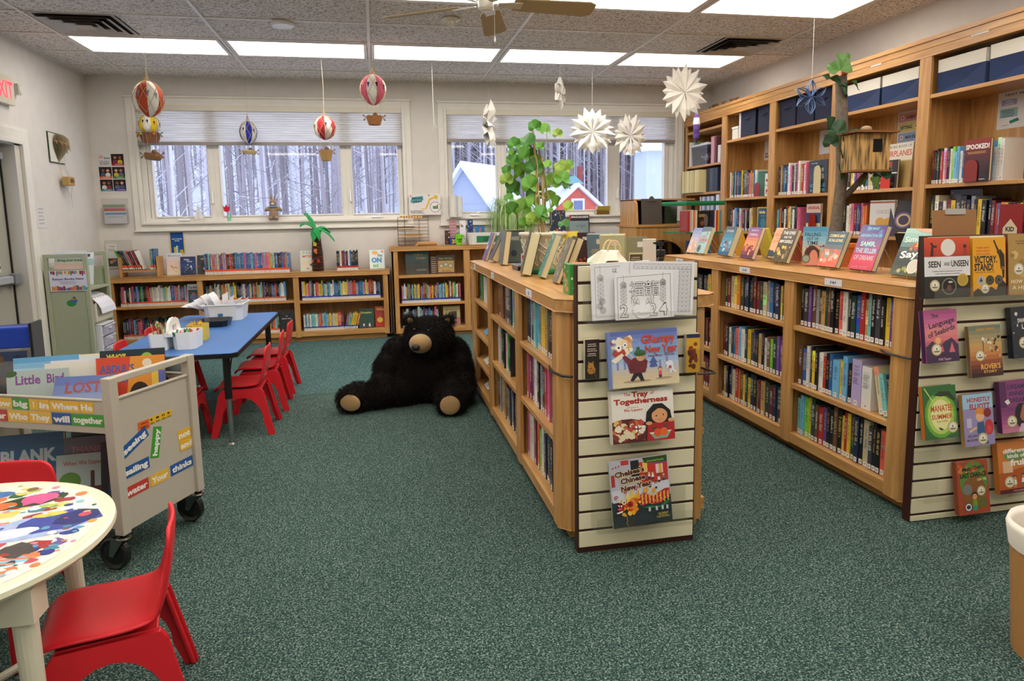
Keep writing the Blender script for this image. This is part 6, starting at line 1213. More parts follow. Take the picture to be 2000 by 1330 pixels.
A.text('WARNING', .17, .7, .14, '#401808', fit=.2); A.greek(.17, .4, .24, .05, '#401808', 1, 3, 2)
for i in range(4): A.greek(.39+.17*i, .75, .1, .2, '#302808', i); A.greek(.39+.17*i, .45, .12, .05, '#302808', i+4, 2, 2)
m.build('warning_label', 'print', cart)
S_ = lambda y, z: Matrix.Translation((-.0345, y, z)) @ Matrix.Rotation(R(-90), 4, 'Z')
x = .075
for txt, w, c in (('He', .061, Y_), ('Where', .139, Y_), ('in', .053, Y_), ('I', .044, Y_), ('big', .08, G_), ('how', .10, Y_)): word(txt, w-.002, .044, c, S_(x+w/2, .647)); x += w
x = .029
for txt, w, c in (('together', .153, G_), ('will', .089, B_c), ('They', .107, Y_), ('Who', .103, Y_), ('her', .08, R_c)): word(txt, w-.002, .046, c, S_(x+w/2, .597)); x += w
# books in the cart. local frame of the cart: x across, y along, z up; books face -x local toward the reading aisle or -y
CM = Matrix.Translation(cart.location) @ Matrix.Rotation(YC, 4, 'Z')
def cb(label, x, y, z, w, h, t, bg, art, yaw=-90, lean=18, roll=0, sp=None): return cover_book(label, w, h, t, bg, art, CM @ TRS(x, y, z+.006, R(yaw), R(lean), R(roll)), sp, grp='picture books in the sticker cart')
tl = lambda tx, hh, c, bgs, pal, sd, y=.75, w_=.7: (lambda A: (grad(A, R_(*bgs, n=8)), blobs(A, 16, pal, 0, 0, 1, y-.12, (.05, .14), sd), A.text(tx, .45, y, hh, c, fit=w_, bold=.04)))
cb('orange and red picture book with blue lettering in the cart top', .255, .17, .556, .26, .215, .012, '#d8602c', lambda A: (A.rect(0, 0, 1, 1, '#e09030'), A.poly([(0, 0), (.4, 0), (.5, 1), (0, 1)], '#d0452c'), A.text("ABDUL'S", .3, .78, .15, '#3c5a9c', fit=.5, bold=.03), A.text('STORY', .28, .58, .15, '#3c5a9c', fit=.4, bold=.03), A.ell(.62, .2, .16, .3, '#2c2018'), A.ell(.66, .12, .1, .16, '#b0603c'), A.rect(.8, 0, 1, .75, '#e8c04c'), A.rect(.9, 0, 1, .7, '#5a6ab8'), A.circ(.74, .86, .07, '#e8d8c0')), yaw=-62, lean=8)
cb('dark blue book with yellow lettering behind the orange one', .30, .20, .556, .25, .235, .012, '#1c2c3c', lambda A: (grad(A, R_('#1c2c34', '#2c4a48', '#4c7a4c', n=6)), A.text("WHO'S", .25, .88, .1, '#e0d04c', fit=.3, bold=.04), A.circ(.72, .84, .09, '#8ac04c')), yaw=-62, lean=8)
cb('dark green book leaning in the cart top corner behind the orange one', .36, .12, .556, .2, .20, .014, '#1c2a26', None, yaw=-62, lean=26)
cb('white book with farm scene, standing left of the orange one', .16, .50, .556, .24, .225, .01, '#cfdfe8', lambda A: (grad(A, R_('#5c9cc8', '#c8dce8', n=4), .6, 1), A.rect(0, 0, 1, .62, '#7aa83c'), A.ell(.3, .62, .36, .12, '#a8b83c'), A.ell(.6, .7, .1, .06, '#6a4a6a'), A.rect(.78, .62, .82, .86, '#5a5070')), yaw=-60, lean=10)
cb('pale book with purple lettering in front of the farm scene book', .09, .47, .556, .22, .185, .01, '#b8c0b8', lambda A: (A.rect(0, 0, 1, 1, '#a8b4b0'), A.ell(.05, .95, .12, .08, '#3c5a2c'), A.text('Little', .34, .8, .2, '#7c4a8c', fit=.4, bold=.03), A.text('Bird', .78, .8, .2, '#7c4a8c', fit=.28, bold=.03)), yaw=-60, lean=10)
cb('blue-grey book with red lettering leaning far forward over the cart edge', .05, .24, .556, .22, .19, .02, '#5c6c98', lambda A: (grad(A, R_('#4a5c94', '#8a94ac', n=5)), A.text('LOST', .5, .75, .24, '#8a2c34', fit=.6, bold=.03)), yaw=-66, lean=34)
for i, (c, dx) in enumerate((('#e0dcd0', 0), ('#d8d0d8', .02), ('#c8d8dc', .04), ('#e0d4b8', .06))):
    cb('tall %s picture book standing in the pack behind the farm scene' % ('cream', 'pink-grey', 'pale blue', 'buff')[i], .20+dx, .40-.01*i, .556, .22, .195+.008*i, .009, c, (lambda A: A.text('SE', .85, .72, .12, '#c84c3c', fit=.16, bold=.03)) if i == 1 else None, yaw=-62, lean=8)
m = MB(); a, h_ = .15, .35
m.add([(-a, 0, 0), (a, 0, 0), (a, .13, 0), (-a, .13, 0), (-a, .03, h_), (a, .05, h_), (a, .09, h_+.01), (-a, .09, h_)], [(0, 3, 2, 1), (0, 1, 5, 4), (1, 2, 6, 5), (2, 3, 7, 6), (3, 0, 4, 7), (4, 5, 6, 7)], lin('#1c2038')); 
o = m.build('book_bag', 'tub'); 
t = thing('book_bag', 'blue-topped clear hanging book bag standing in the left end of the cart', 'bag', CM @ Vector((.10, .70, .557)), YC+R(-62)); o.parent = t; o.name = 'clear_pouch'
m = MB(); m.box(-a-.006, .012, h_-.085, a+.006, .11, h_+.004, lin('#1f3c9c')); m.box(a-.004, .0, .0, a+.008, .12, h_+.02, lin('#14161c')); m.build('fabric_top', 'cloth', t, bevel=.006); m = MB(); m.box(-a+.02, .03, .01, a-.03, .075, h_-.1, lin('#2c3a5c')); A = Art(m, (-a+.02, .03, .01), (1, 0, 0), (0, 0, 1), .25, .24); blobs(A, 12, ['#3c5a34', '#6a4a2c', '#20283c'], 0, 0, 1, 1, (.06, .14), 3); m.build('contents', 'print', t)
lo = .208
cb('blue book with pale block capitals on the lower cart shelf', .12, .60, lo, .26, .24, .03, '#2c6a9c', lambda A: (grad(A, R_('#2c5c8c', '#3478a8', n=5)), A.text('BLANK', .5, .62, .22, '#c8d8e0', fit=.8, bold=.05), A.rect(.1, .05, .7, .4, '#b8c8d0')), yaw=-62, lean=12, sp='#c8882c')
cb('grey book reading thank you on the lower cart shelf', .17, .30, lo, .25, .235, .012, '#5c5464', lambda A: (A.rect(0, 0, 1, 1, '#6a6270'), A.text('THANK YOU', .5, .78, .12, '#b06a74', fit=.8, bold=.02)), yaw=-62, lean=12)
cb('pale picture book with round green trees in front of the thank-you book', .12, .29, lo, .25, .18, .01, '#a8b4b0', lambda A: (A.rect(0, 0, 1, 1, '#a9b7b4'), A.rect(0, 0, 1, .25, '#6a5a4c'), A.text('When We Stayed Home', .5, .8, .1, '#a85a3c', fit=.8, bold=.02), A.ell(.2, .4, .16, .2, '#5a8a34'), A.ell(.82, .38, .14, .18, '#5a8a34'), A.rect(.5, .2, .56, .6, '#4a342c'), A.rect(.3, .12, .75, .24, '#5a2c24')), yaw=-62, lean=14)
cb('dark slate book behind the thank-you book', .23, .31, lo, .27, .27, .014, '#2c3440', None, yaw=-62, lean=12)
cb('dark photo book with a denim figure by the cart post', .12, .115, lo, .19, .24, .012, '#23262c', lambda A: (A.poly([(.1, 0), (.2, .5), (.7, .55), (.8, 0)], '#33405c'), A.poly([(.5, .1), (.6, .5), (.7, .5), (.66, .1)], '#b0624c'), A.ell(.45, .7, .2, .16, '#1a1416')), yaw=-66, lean=12)
m = MB(); m.box(-.12, -.09, 0, .12, .09, .022, lin('#4a4048')); m.box(-.117, -.092, .003, .117, -.088, .019, PAGE); o = m.build('book', 'print'); o.matrix_world = CM @ TRS(-.005, .31, .235, R(-74), R(12)); tag(o, 'book lying flat at the front of the lower cart shelf', 'book', 'picture books in the sticker cart')
# ================================================================== GREEN RETURN CART
GC = lin('#a9ae93')
rc = thing('return_cart', 'pale green metal return cart with a purple lettered sign', 'book cart', (-2.855, 6.60, 0), 0)
W_, D_, HR = .35, .46, 1.07
for y in (0, D_):
    m = MB()
    for x in (0, W_-.035): m.box(x, y, .06, x+.035, y+.035, HR, GC)
    m.box(.035, y, HR-.035, W_-.035, y+.03, HR, GC)
    m.build('frame', 'powder', rc, bevel=.004)
for y in (0, D_): m = MB(); m.box(.03, y+.012, .07, W_-.03, y+.02, .93, GC); m.box(.03, y+.004, .905, W_-.03, y+.028, .935, GC); m.build('end_panel', 'powder', rc)
for z in (.10, .44, .75):
    m = MB(); m.box(.005, .036, z, W_-.005, D_, z+.012, GC); m.box(W_-.012, .036, z-.008, W_-.002, D_, z+.0118, GC); m.box(.0, .036, z-.02, .008, D_, z+.2, GC); m.build('shelf', 'powder', rc)
m = MB(); m.box(.12, .38, .75, W_-.03, .388, .93, GC); m.build('divider_plate', 'powder', rc)
for x in (.02, W_-.02):
    for y in (.02, D_+.01): m = MB(); m.tube([(x-.012, y, .03), (x+.012, y, .03)], .03, 16, lin('#1c1c1c')); m.build('caster', 'plastic', rc)
def a_return(A):
    A.rect(0, 0, 1, 1, '#dcd8e6'); q = random.Random(5); x = .03
    for row_ in (0, 1):
        x = .04
        while x < .95:
            w = q.uniform(.03, .06); h = q.uniform(.12, .25); c = q.choice(['#6a3c8a', '#c8a03c', '#8a2c3c', '#d86a3c', '#3c6a4c', '#e0d8b8', '#a8343c', '#4c9ab0', '#c88a4c'])
            A.rect(x, .98-h if row_ else .03, x+w, .98 if row_ else .03+h, c); x += w+.006
    A.text('Return Books Here', .5, .6, .11, '#3c2c84', fit=.84, bold=.02); A.greek(.5, .48, .5, .015, '#8a88a0', 1, 4, 3)
m = MB(); m.box(.04, -.0015, .745, .335, .0, .925, lin('#dcd8e6')); A = Art(m, (.04, -.0015, .745), (1, 0, 0), (0, 0, 1), .295, .18, .0002); a_return(A)
sg = m.build('return_sign', 'paper', rc); sg['label'] = 'white sign with painted book rows and purple lettering'
m = MB(); A = Art(m, (.15, .0115, .60), (1, 0, 0), (0, 0, 1), .10, .10, .0); A.ell(.4, .35, .4, .3, '#2c8a3c'); A.ell(.62, .55, .28, .2, '#2c6aa8'); A.ell(.6, .72, .18, .12, '#c8703c'); A.ell(.66, .84, .12, .1, '#2c7a34'); m.build('sticker', 'print', rc)
m = MB(); m.M = TRS(.19, .06, .935, 0, .25); m.box(-.13, 0, 0, .13, .002, .16, lin('#d4dce2')); A = Art(m, (-.13, 0, 0), (1, 0, 0), (0, 0, 1), .26, .16); A.rect(0, .3, 1, .6, '#c8d0b8'); A.rect(0, 0, 1, .3, '#d8b8a8'); A.text('Bring your books', .5, .5, .14, '#3c4c5c', fit=.8, bold=.02); o = m.build('flyer', 'paper'); o.location = rc.location; tag(o, 'pastel flyer propped in the top of the green return cart', 'flyer')
m = MB(); m.M = TRS(.18, .14, .785, R(4), .3); m.box(-.13, 0, 0, .15, .004, .30, lin('#e0e4e8')); A = Art(m, (-.13, 0, 0), (1, 0, 0), (0, 0, 1), .28, .30); A.rect(.6, .86, .9, .95, '#4c5468'); A.rect(0, .6, 1, .8, '#a8ccd4'); o = m.build('picture_pad', 'paper'); o.location = rc.location; tag(o, 'large pale pad sticking out above the green return cart', 'drawing pad')
# folders bin and drawers on the green cart
t = thing('folder_box', 'open cream box of folders with a white sheet draped over, on the return cart', 'file box', (-2.655, 6.93, .453), 0)
m = MB(); m.box(-.165, -.28, 0, .165, -.276, .16, lin('#ddd3c0')); m.box(-.165, .1, 0, .165, .104, .2, lin('#ddd3c0')); m.box(.161, -.276, 0, .165, .1, .17, lin('#e2dac8')); m.box(-.165, -.276, 0, -.161, .1, .2, lin('#ddd3c0')); m.box(-.161, -.276, 0, .161, .1, .004, lin('#ddd3c0')); m.build('box_body', 'paper', t)
m = MB()
for i in range(6): m.box(-.15, -.25+.06*i, .005, .14, -.246+.06*i, .22, lin('#d9c8a8'))
m.build('folders', 'paper', t)
m = MB(); vs = []
for a in range(9):
    u = a/8; x = -.12+.33*math.sin(u*1.5); z = .27-.20*u**2.2
    for b in (0, 1): vs.append((x, -.26+.34*b, z))
m.add(vs, [(2*a, 2*a+1, 2*a+3, 2*a+2) for a in range(8)], lin('#e6e6ee')); m.build('draped_sheet', 'paper', t, solid=.0008)
t = thing('drawer_tower', 'small white three-drawer plastic organiser on the return cart bottom shelf', 'drawers', (-2.56, 6.94, .113), 0)
WP = lin('#e8e8ec'); m = MB(); m.box(-.12, -.27, 0, .105, .02, .012, WP); m.box(-.12, -.27, .30, .105, .02, .315, WP); m.box(-.12, -.27, .012, -.11, .02, .30, WP); 
for z in (.10, .20): m.box(-.11, -.27, z, .10, .02, z+.008, WP)
m.box(-.11, -.27, .012, .095, -.255, .30, WP); m.box(-.11, .005, .012, .095, .02, .30, WP); m.build('casing', 'plastic', t, bevel=.004)
for z in (.014, .11, .21):
    m = MB(); m.box(-.1, -.245, z, .112, 0, z+.082, lin('#bcb8d0')); d_ = m.build('drawer', 'plastic', t); m = MB(); m.box(.112, -.15, z+.05, .124, -.1, z+.066, WP); m.box(.1125, -.25, z+.075, .118, .0, z+.088, WP); m.build('pull', 'plastic', d_)
# ================================================================== HANGING THINGS
def string(label, pts, r=.0016, c='#cfc6b2', name='hanging_string', cat='string', grp='hanging strings'):
    m = MB(); m.tube(pts, r, 5, lin(c)); return tag(m.build(name, 'matte'), label, cat, grp)
def balloon(label, x, y, ztop, rad, h, cols, flags, basket, zb, net='#c0a878', sc='#c8bca0', seed=1, pompoms=False):
    """papier-mache balloon in a string net with pennants and a basket slung below; origin at the balloon centre"""
    zc = ztop-h*.58; t = thing('balloon_ornament', label, 'hanging ornament', (x, y, zc)); q = random.Random(seed)
    m = MB(); n = 32; M_ = 14; prof = []
    for j in range(M_+1):
        ph = -math.pi/2+math.pi*j/M_; r = rad*math.cos(ph); z = h*.5*math.sin(ph); 
        if z < 0: r *= 1-.18*(z/(h*.5))**2
        prof.append((max(r, .0005), z))
    vs = [(r*math.cos(6.283*k/n+seed), r*math.sin(6.283*k/n+seed), z) for r, z in prof for k in range(n)]; b = len(m.v); m.add(vs, [], W1)
    for j in range(M_):
        for k in range(n): m.f.append((j*n+k, j*n+(k+1) % n, (j+1)*n+(k+1) % n, (j+1)*n+k)); m.c.append(lin(cols[(k//(n//8)) % len(cols)]))
    m.build('envelope', 'paper', t, smooth=True)
    m = MB(); c = lin(net); R1 = 1.025; G = 8
    def pt(a, ph): r = rad*math.cos(ph)*R1; z = h*.5*R1*math.sin(ph); return (r*math.cos(a), r*math.sin(a), z)
    lv = [R(78), R(50), R(18), R(-18), R(-52)]
    for i in range(G):
        for s in (-1, 1):
            for j in range(4):
                a0 = 6.283*(i+.5*(j % 2))/G; a1 = a0+s*6.283*.5/G; m.tube([pt(a0+(a1-a0)*u/4, lv[j]+(lv[j+1]-lv[j])*u/4) for u in range(5)], .0019, 4, c)
        m.tube([pt(6.283*i/G, R(78)), (0, 0, h*.5+.07)], .0012, 4, c)
    m.tube([(0, 0, h*.5), (0, 0, h*.5+.08)], .003, 5, c); m.build('string_net', 'matte', t)
    for i, fc in enumerate(flags):
        a = R(-150+i*36+q.uniform(-6, 6)); ph = R(14+8*math.sin(i)); m = MB(); p0, p1 = Vector(pt(a-.11, ph))*1.02, Vector(pt(a+.11, ph))*1.02; p2 = Vector(pt(a, ph-.36))*1.03; m.add([tuple(p0), tuple(p1), tuple(p2)], [(0, 1, 2)], lin(fc)); m.build('pennant', 'cloth', t, solid=.001)
    # basket
    zb_ = zb-zc; bt, bw, bh, bc = basket; m = MB()
    if bt == 'round': m.lathe([(0, -bh), (bw*.7, -bh), (bw, 0), (bw*.93, 0), (bw*.65, -bh+.006), (0, -bh+.006)], 20, lin(bc), (0, 0, zb_))
    else: m.M = Matrix.Translation((0, 0, zb_)) @ Matrix.Rotation(R(seed*20), 4, 'Z') @ Matrix.Rotation(R(6), 4, 'Y'); m.lathe([(bw*.0, -bh), (bw*.85, -bh), (bw, -bh*.5), (bw, 0), (bw*.9, 0), (bw*.8, -bh+.01), (0, -bh+.01)], 9, lin(bc)); m.v = [(v[0], v[1]*1.0, v[2]) for v in m.v]
    bk = m.build('basket', 'wicker', t)
    m = MB()
    for s in (-1, 1):
        m.M = Matrix.Translation((s*bw*.95, -.02, zb_-.012))
        for an in (35, 145, -50, -130): m.prism([(0, 0), (.032*math.cos(R(an-14)), .032*math.sin(R(an-14))), (.036*math.cos(R(an)), .036*math.sin(R(an))), (.032*math.cos(R(an+14)), .032*math.sin(R(an+14)))], -.003, .003, 'y', lin('#8a7048'))
    m.build('burlap_bow', 'cloth', bk)
    if pompoms:
        for i, pc in enumerate(('#e0603c', '#8cc84c', '#5a2c6c', '#e0784c', '#3c8ca0')): m = MB(); a = R(-160+35*i); m.ell((bw+.004)*math.cos(a), (bw+.004)*math.sin(a), zb_-.015, .012, .012, .012, lin(pc), 10, 7); m.build('pompom', 'cloth', bk)
    else:
        m = MB(); m.ell(.01, 0, zb_+.012, .022, .02, .024, lin('#7a5a3c'), 12, 8); m.build('passenger_cone', 'wicker', bk)
    m = MB()
    for k in range(4): a = R(45+90*k); m.tube([pt(a, R(-40)), (bw*.9*math.cos(a), bw*.9*math.sin(a), zb_)], .0009, 4, lin(sc))
    m.build('sling_cord', 'matte', t)
    string('twine from the ceiling to the '+' '.join(label.split()[:4]), [(x, y, zc+h*.5+.075), (x+.006, y, (zc+h*.5+ZC)/2), (x, y, ZC-.007)], .0022 if seed in (1, 4) else .0014, sc, 'hanging_twine')
    return t
balloon('rust and white balloon with grey pennants, front and left by the ceiling', -1.80, 6.28, 2.51, .118, .29, ['#b8482c', '#e4ded2'], ['#8a8a90']*9, ('log', .07, .05, '#8a6038'), 1.90, seed=1)
balloon('yellow and white balloon directly below the rust one, with a pompom basket', -2.225, 7.72, 2.44, .098, .21, ['#e8c81e', '#e8e4da'], ['#a82c3c', '#1c2440', '#2c1c4c', '#8a2434', '#2c4080', '#b83848'], ('round', .105, .10, '#7a4c2c'), 2.235, seed=2, pompoms=True)
balloon('blue and white balloon with a flat raft basket, before the wide window', -1.30, 7.9, 2.405, .088, .235, ['#2438a8', '#e6e2da'], ['#8a2c44', '#1e3c34', '#38246c', '#2c3c8c', '#5a8ac8'], ('log', .075, .03, '#c0a86c'), 2.075, seed=3)
balloon('bright red and white balloon in the middle, before the wide window', -.44, 6.92, 2.33, .10, .225, ['#c8303c', '#e6e0d6'], ['#2c5a3c', '#b83848', '#2c4c7c', '#c03444', '#28406c'], ('round', .066, .10, '#a8844c'), 1.99, seed=4)
balloon('pink and white balloon highest of all, right of the others', .03, 6.33, 2.61, .115, .265, ['#d8607c', '#e8e2d8'], ['#b02c34', '#2c3c6c', '#1c1c24', '#28406c', '#a83c3c'], ('round', .075, .075, '#a8703c'), 2.23, seed=5)
string('white cord ending in an open paper clip between the two windows', [(.611, 6.99, ZC-.007), (.612, 6.99, 2.6), (.614, 6.99, 2.235)], .002, '#e0dcd4', 'ceiling_string', 'string')
m = MB(); m.tube([(.6, 6.99, 2.20), (.616, 6.99, 2.236), (.66, 6.99, 2.215)], .003, 5, lin('#cfd8e0')); tag(m.build('paper_clip', 'metal'), 'open clip at the end of the bare cord between the windows', 'clip')
def bagstar(label, x, y, zc, rad, n=16, yaw=0, seed=1, notch=False, depth=.05, holes=0):
    """star folded from stacked paper bags: n pleated wedges, each ending in a point"""
    t = thing('paper_star', label, 'paper ornament', (x, y, zc), yaw, 'white paper stars'); q = random.Random(seed)
    for layer in (0, 1):
        m = MB(); c = lin('#e9e5dc')
        for k in range(n):
            a = 6.283*(k+.5*layer)/n-math.pi/2; da = 3.1416/n*1.02; r2 = rad*q.uniform(.9, 1.03)*(1 if not layer else .93); y0 = (-.5+layer)*depth*.5+q.uniform(-.006, .006)
            def P(r, an, yy): return (r*math.cos(an), yy, r*math.sin(an))
            w = y0+depth*.75*(.5-layer)*0; out = y0-depth*.55; i_ = y0+depth*.25
            c0_ = (0, y0, 0); L1, R1_ = P(rad*.62, a-da, i_), P(rad*.62, a+da, i_); tip = P(r2, a, y0-.01); ridge = P(rad*.60, a, out); 
            if notch:
                L2, R2 = P(rad*.45, a-da*.65, y0-.006), P(rad*.45, a+da*.65, y0-.006); m.add([c0_, L2, L1, tip, R1_, R2, ridge], [(0, 6, 2, 1), (6, 3, 2), (0, 5, 4, 6), (6, 4, 3)], c)
            else: m.add([c0_, L1, tip, R1_, ridge], [(0, 4, 1), (4, 2, 1), (0, 3, 4), (4, 3, 2)], c)
        m.build('pleated_fan', 'paper', t, solid=.0008)
    string('thin thread of the '+' '.join(label.split()[:5]), [(x, y, zc+rad*.98), (x, y, ZC-.007)], .0012, '#e4e0dc', 'hanging_thread')
    return t
bagstar('large cream many-pointed star nearest the wall bookcase, highest of the stars', 2.69, 5.717, 2.375, .25, 10, R(12), 2)
bagstar('white snowflake-cut star right above the tall plant', 2.265, 6.986, 2.19, .255, 9, R(-8), 3, notch=True)
bagstar('bluish white star right of the snowflake-cut one, smaller and lower', 2.885, 7.527, 2.215, .26, 9, R(20), 4, notch=True)
bagstar('narrow white star turned edge-on before the second window', 1.245, 7.43, 2.31, .265, 9, R(72), 5, depth=.09)
def loopstar(label, x, y, zc, rad, n, c, loops=5, yaw=0, str_c='#e4e0dc'):
    t = thing('paper_snowflake', label, 'paper ornament', (x, y, zc), yaw)
    for k in range(n):
        a = 6.283*k/n+math.pi/2; m = MB()
        for j in range(loops):
            w = rad*.28*(1-j/loops*.75); s_ = (-1)**j
            pts = []
            for u in range(13):
                v = u/12; r = rad*(.04+.96*v); off = w*math.sin(math.pi*v)*(1 if u else 0); pts.append((r, off))
            for sg in (-1, 1):
                vs = []
                for r, off in pts:
                    X = r*math.cos(a)-sg*off*math.sin(a); Z = r*math.sin(a)+sg*off*math.cos(a); tw = .012*s_*math.sin(3.1416*r/rad)
                    vs += [(X, tw-.007-j*.002, Z), (X, tw+.007+j*.003, Z)]
                m.add(vs, [(2*i, 2*i+1, 2*i+3, 2*i+2) for i in range(12)], lin(c))
        m.build('looped_arm', 'paper', t, solid=.0006)
    string('thread holding the '+' '.join(label.split()[:4]), [(x, y, zc+rad), (x, y, ZC-.007)], .0011, str_c, 'hanging_thread')
    return t
loopstar('white looped paper snowflake turned sideways near the fan', 1.58, 5.746, 2.35, .135, 6, '#e6e2da', 3, R(58))
loopstar('slate blue looped paper snowflake in front of the navy bins', 3.47, 5.047, 2.235, .135, 6, '#7088b4', 3, R(-8))
# ================================================================== WALL ITEMS
def flat(name, label, cat, x, y, z, w, h, art, bg='#d8d4d0', mat='paper', yaw=0, th=.0015, lean=0, grp=None):
    m = MB(); m.box(-w/2, 0, 0, w/2, th, h, lin(bg)); A = Art(m, (-w/2, 0, 0), (1, 0, 0), (0, 0, 1), w, h, .0002); art(A); o = m.build(name, mat); o.matrix_world = TRS(x, y, z, yaw, lean); return tag(o, label, cat, grp)
def a_basics(A):
    A.rect(0, 0, 1, 1, '#dad6d4'); A.text('The', .6, .93, .05, '#2c7a86', bold=.04); A.text('Basics', .68, .87, .05, '#2c7a86', bold=.04, maxw=.3) if 0 else A.text('Basics', .36, .87, .045, '#2c7a86', bold=.04, maxw=.22)
    A.text('(2)', .14, .9, .06, '#d8603c', bold=.03); A.greek(.26, .79, .4, .014, '#555566', 3, 4, 2)
    for i, (x, y, c) in enumerate(((.5, .68, '#a8282c'), (.03, .36, '#d8602c'), (.5, .36, '#3c7a3c'), (.03, .05, '#2c7a86'), (.5, .05, '#4c2c7c'))):
        A.rect(x, y, x+.45, y+.29, '#2c2224'); 
        for j in range(2): A.circ(x+.14+.17*j, y+.2, .055, ('#b07850', '#8a5a3c', '#d8a07c')[(i+j) % 3]); A.ell(x+.14+.17*j, y+.09, .09, .06, ('#8a3044', '#4a5a7c', '#c8b030', '#d8d4d0', '#5a6a7c')[(i+2*j) % 5])
        A.rect(x, y, x+.45, y+.055, c); A.greek(x+.26, y+.03, .3, .012, '#e8e4e0', i)
flat('photo_poster', 'poster of five family photos with coloured captions, left of the wide window', 'poster', -2.705, 7.996, 1.645, .27, .42, a_basics)
def pocket(label, x, z, w, h, items):
    t = thing('wall_pocket', label, 'brochure holder', (x, 7.998, z), group='clear wall pockets')
    m = MB(); m.box(-w/2, -.006, 0, w/2, -.002, h, W1); m.box(-w/2, -.05, 0, w/2, -.006, .003); m.box(-w/2, -.053, 0, w/2, -.05, h*.62); m.box(-w/2, -.05, 0, -w/2+.002, -.006, h*.6); m.box(w/2-.002, -.05, 0, w/2, -.006, h*.6); m.build('clear_pocket', 'acrylic', t)
    items(t)
def p1(t):
    for i, (c, h_, c2) in enumerate((('#b8b4bc', .21, '#8a9a7c'), ('#c8c0c8', .17, '#b85a5c'), ('#d0ccd4', .12, '#5a90c0'))):
        m = MB(); m.box(-.115+.008*i, -.016-.012*i, .004, .105+.006*i, -.012-.012*i, h_, lin(c)); A = Art(m, (-.115+.008*i, -.0165-.012*i, .004), (1, 0, 0), (0, 0, 1), .22, h_); A.rect(.03, .78, .97, .95, c2); A.greek(.5, .6, .8, .02, '#666677', i, 2, 2); m.build('leaflet', 'paper', t)
pocket('clear wall pocket of pastel leaflets below the photo poster', -2.71, 1.32, .26, .27, p1)
def p2(t):
    m = MB(); m.box(-.125, -.014, .004, -.01, -.01, .26, lin('#dcd8d4')); A = Art(m, (-.125, -.0145, .004), (1, 0, 0), (0, 0, 1), .115, .256); A.text('The Basics', .55, .9, .05, '#2c7a86', fit=.5); A.greek(.5, .78, .7, .02, '#888888', 2, 3, 2); A.rect(.08, .05, .92, .4, '#2c2426'); A.circ(.4, .24, .15, '#c88a64'); A.circ(.64, .3, .15, '#a86a48'); A.ell(.66, .12, .22, .07, '#20242c'); m.build('leaflet', 'paper', t)
    m = MB(); m.box(.0, -.012, .004, .05, -.008, .15, lin('#c8503c')); m.build('leaflet', 'paper', t)
pocket('low clear wall pocket beside the wooden book rack', -2.71, .85, .27, .30, p2)
def a_early(A): A.rect(0, 0, 1, 1, '#d8c47c'); A.rect(.08, .05, .92, .95, '#1f4f94'); A.text('EARLY CHAPTER', .5, .66, .05, '#e8e6e0', fit=.66, bold=.02); A.text('BOOKS', .5, .58, .05, '#e8e6e0', fit=.3, bold=.02); A.rect(.26, .05, .4, .3, '#d8c040'); A.rect(.42, .05, .5, .36, '#e8e6e0'); A.rect(.52, .05, .6, .36, '#2c8a9c'); A.rect(.64, .05, .86, .18, '#c8a830')
flat('blue_sign', 'framed blue sign reading early chapter books under the wide window', 'sign', -2.125, 7.996, .985, .155, .245, a_early)
def a_craft(A):
    A.rect(0, 0, 1, 1, '#e2dddc'); A.poly([(.04, .62), (.12, .55), (.3, .58), (.46, .7), (.44, .9), (.3, .88), (.1, .84)], '#5a9aa0'); A.text('Explore the', .26, .80, .1, '#20303c', fit=.33, bold=.03); A.text('craft area', .27, .65, .09, '#20303c', fit=.28, bold=.03)
    A.poly([(.34, .32), (.5, .3), (.58, .55), (.64, .78), (.8, .86), (.8, .93), (.92, .9), (.9, .72), (.8, .78), (.68, .7), (.62, .5), (.54, .27), (.44, .26)], '#e0b83c'); A.circ(.83, .37, .17, '#7a4c9a'); A.circ(.83, .37, .155, '#e6e2e0'); A.rect(.75, .28, .92, .42, '#5a8a5c'); A.circ(.9, .45, .03, '#d87a3c'); A.greek(.25, .2, .45, .03, '#444455', 4, 3, 1.8)
    for i in range(12): a = 6.283*i/12; A.line([(.25+.24*math.cos(a), .72+.28*math.sin(a)), (.25+.27*math.cos(a), .72+.33*math.sin(a))], .001, '#333333')
    A.circ(.06, .9, .02, '#c83c3c'); A.circ(.63, .93, .03, '#8aa83c')
flat('craft_sign', 'white craft sign with a yellow arrow between the windows', 'sign', .565, 7.94, 1.36, .36, .24, a_craft)
m = MB()
for x, r, h in ((.88, .045, .29), (.955, .03, .27)): m.lathe([(r, 0), (r, h), (r-.003, h), (r-.003, 0)], 20, lin('#dcd8d2'), (x, 7.93, 1.332))
for i, (x, r, h) in enumerate(((.885, .045, .25), (.965, .032, .235))):
    m = MB(); m.lathe([(r, 0), (r, h), (r-.003, h), (r-.003, .002), (0, .002)], 20, lin('#dcd8d2')); o = m.build('paper_roll', 'paper', smooth=False); o.location = (x, 7.915, 1.331); tag(o, ('thick' if not i else 'thin')+' white paper roll standing on the sill beside the craft sign', 'paper roll')
def a_note(A): A.rect(0, 0, 1, 1, '#dcd9d8'); [A.greek(.45, .85-.16*i, .6, .02, '#777777', i, 2, 2) for i in range(5)]
flat('notice', 'white typed notice taped beside the door casing', 'notice', XL+.003, 6.755, 1.30, .19, .20, a_note, yaw=R(90))
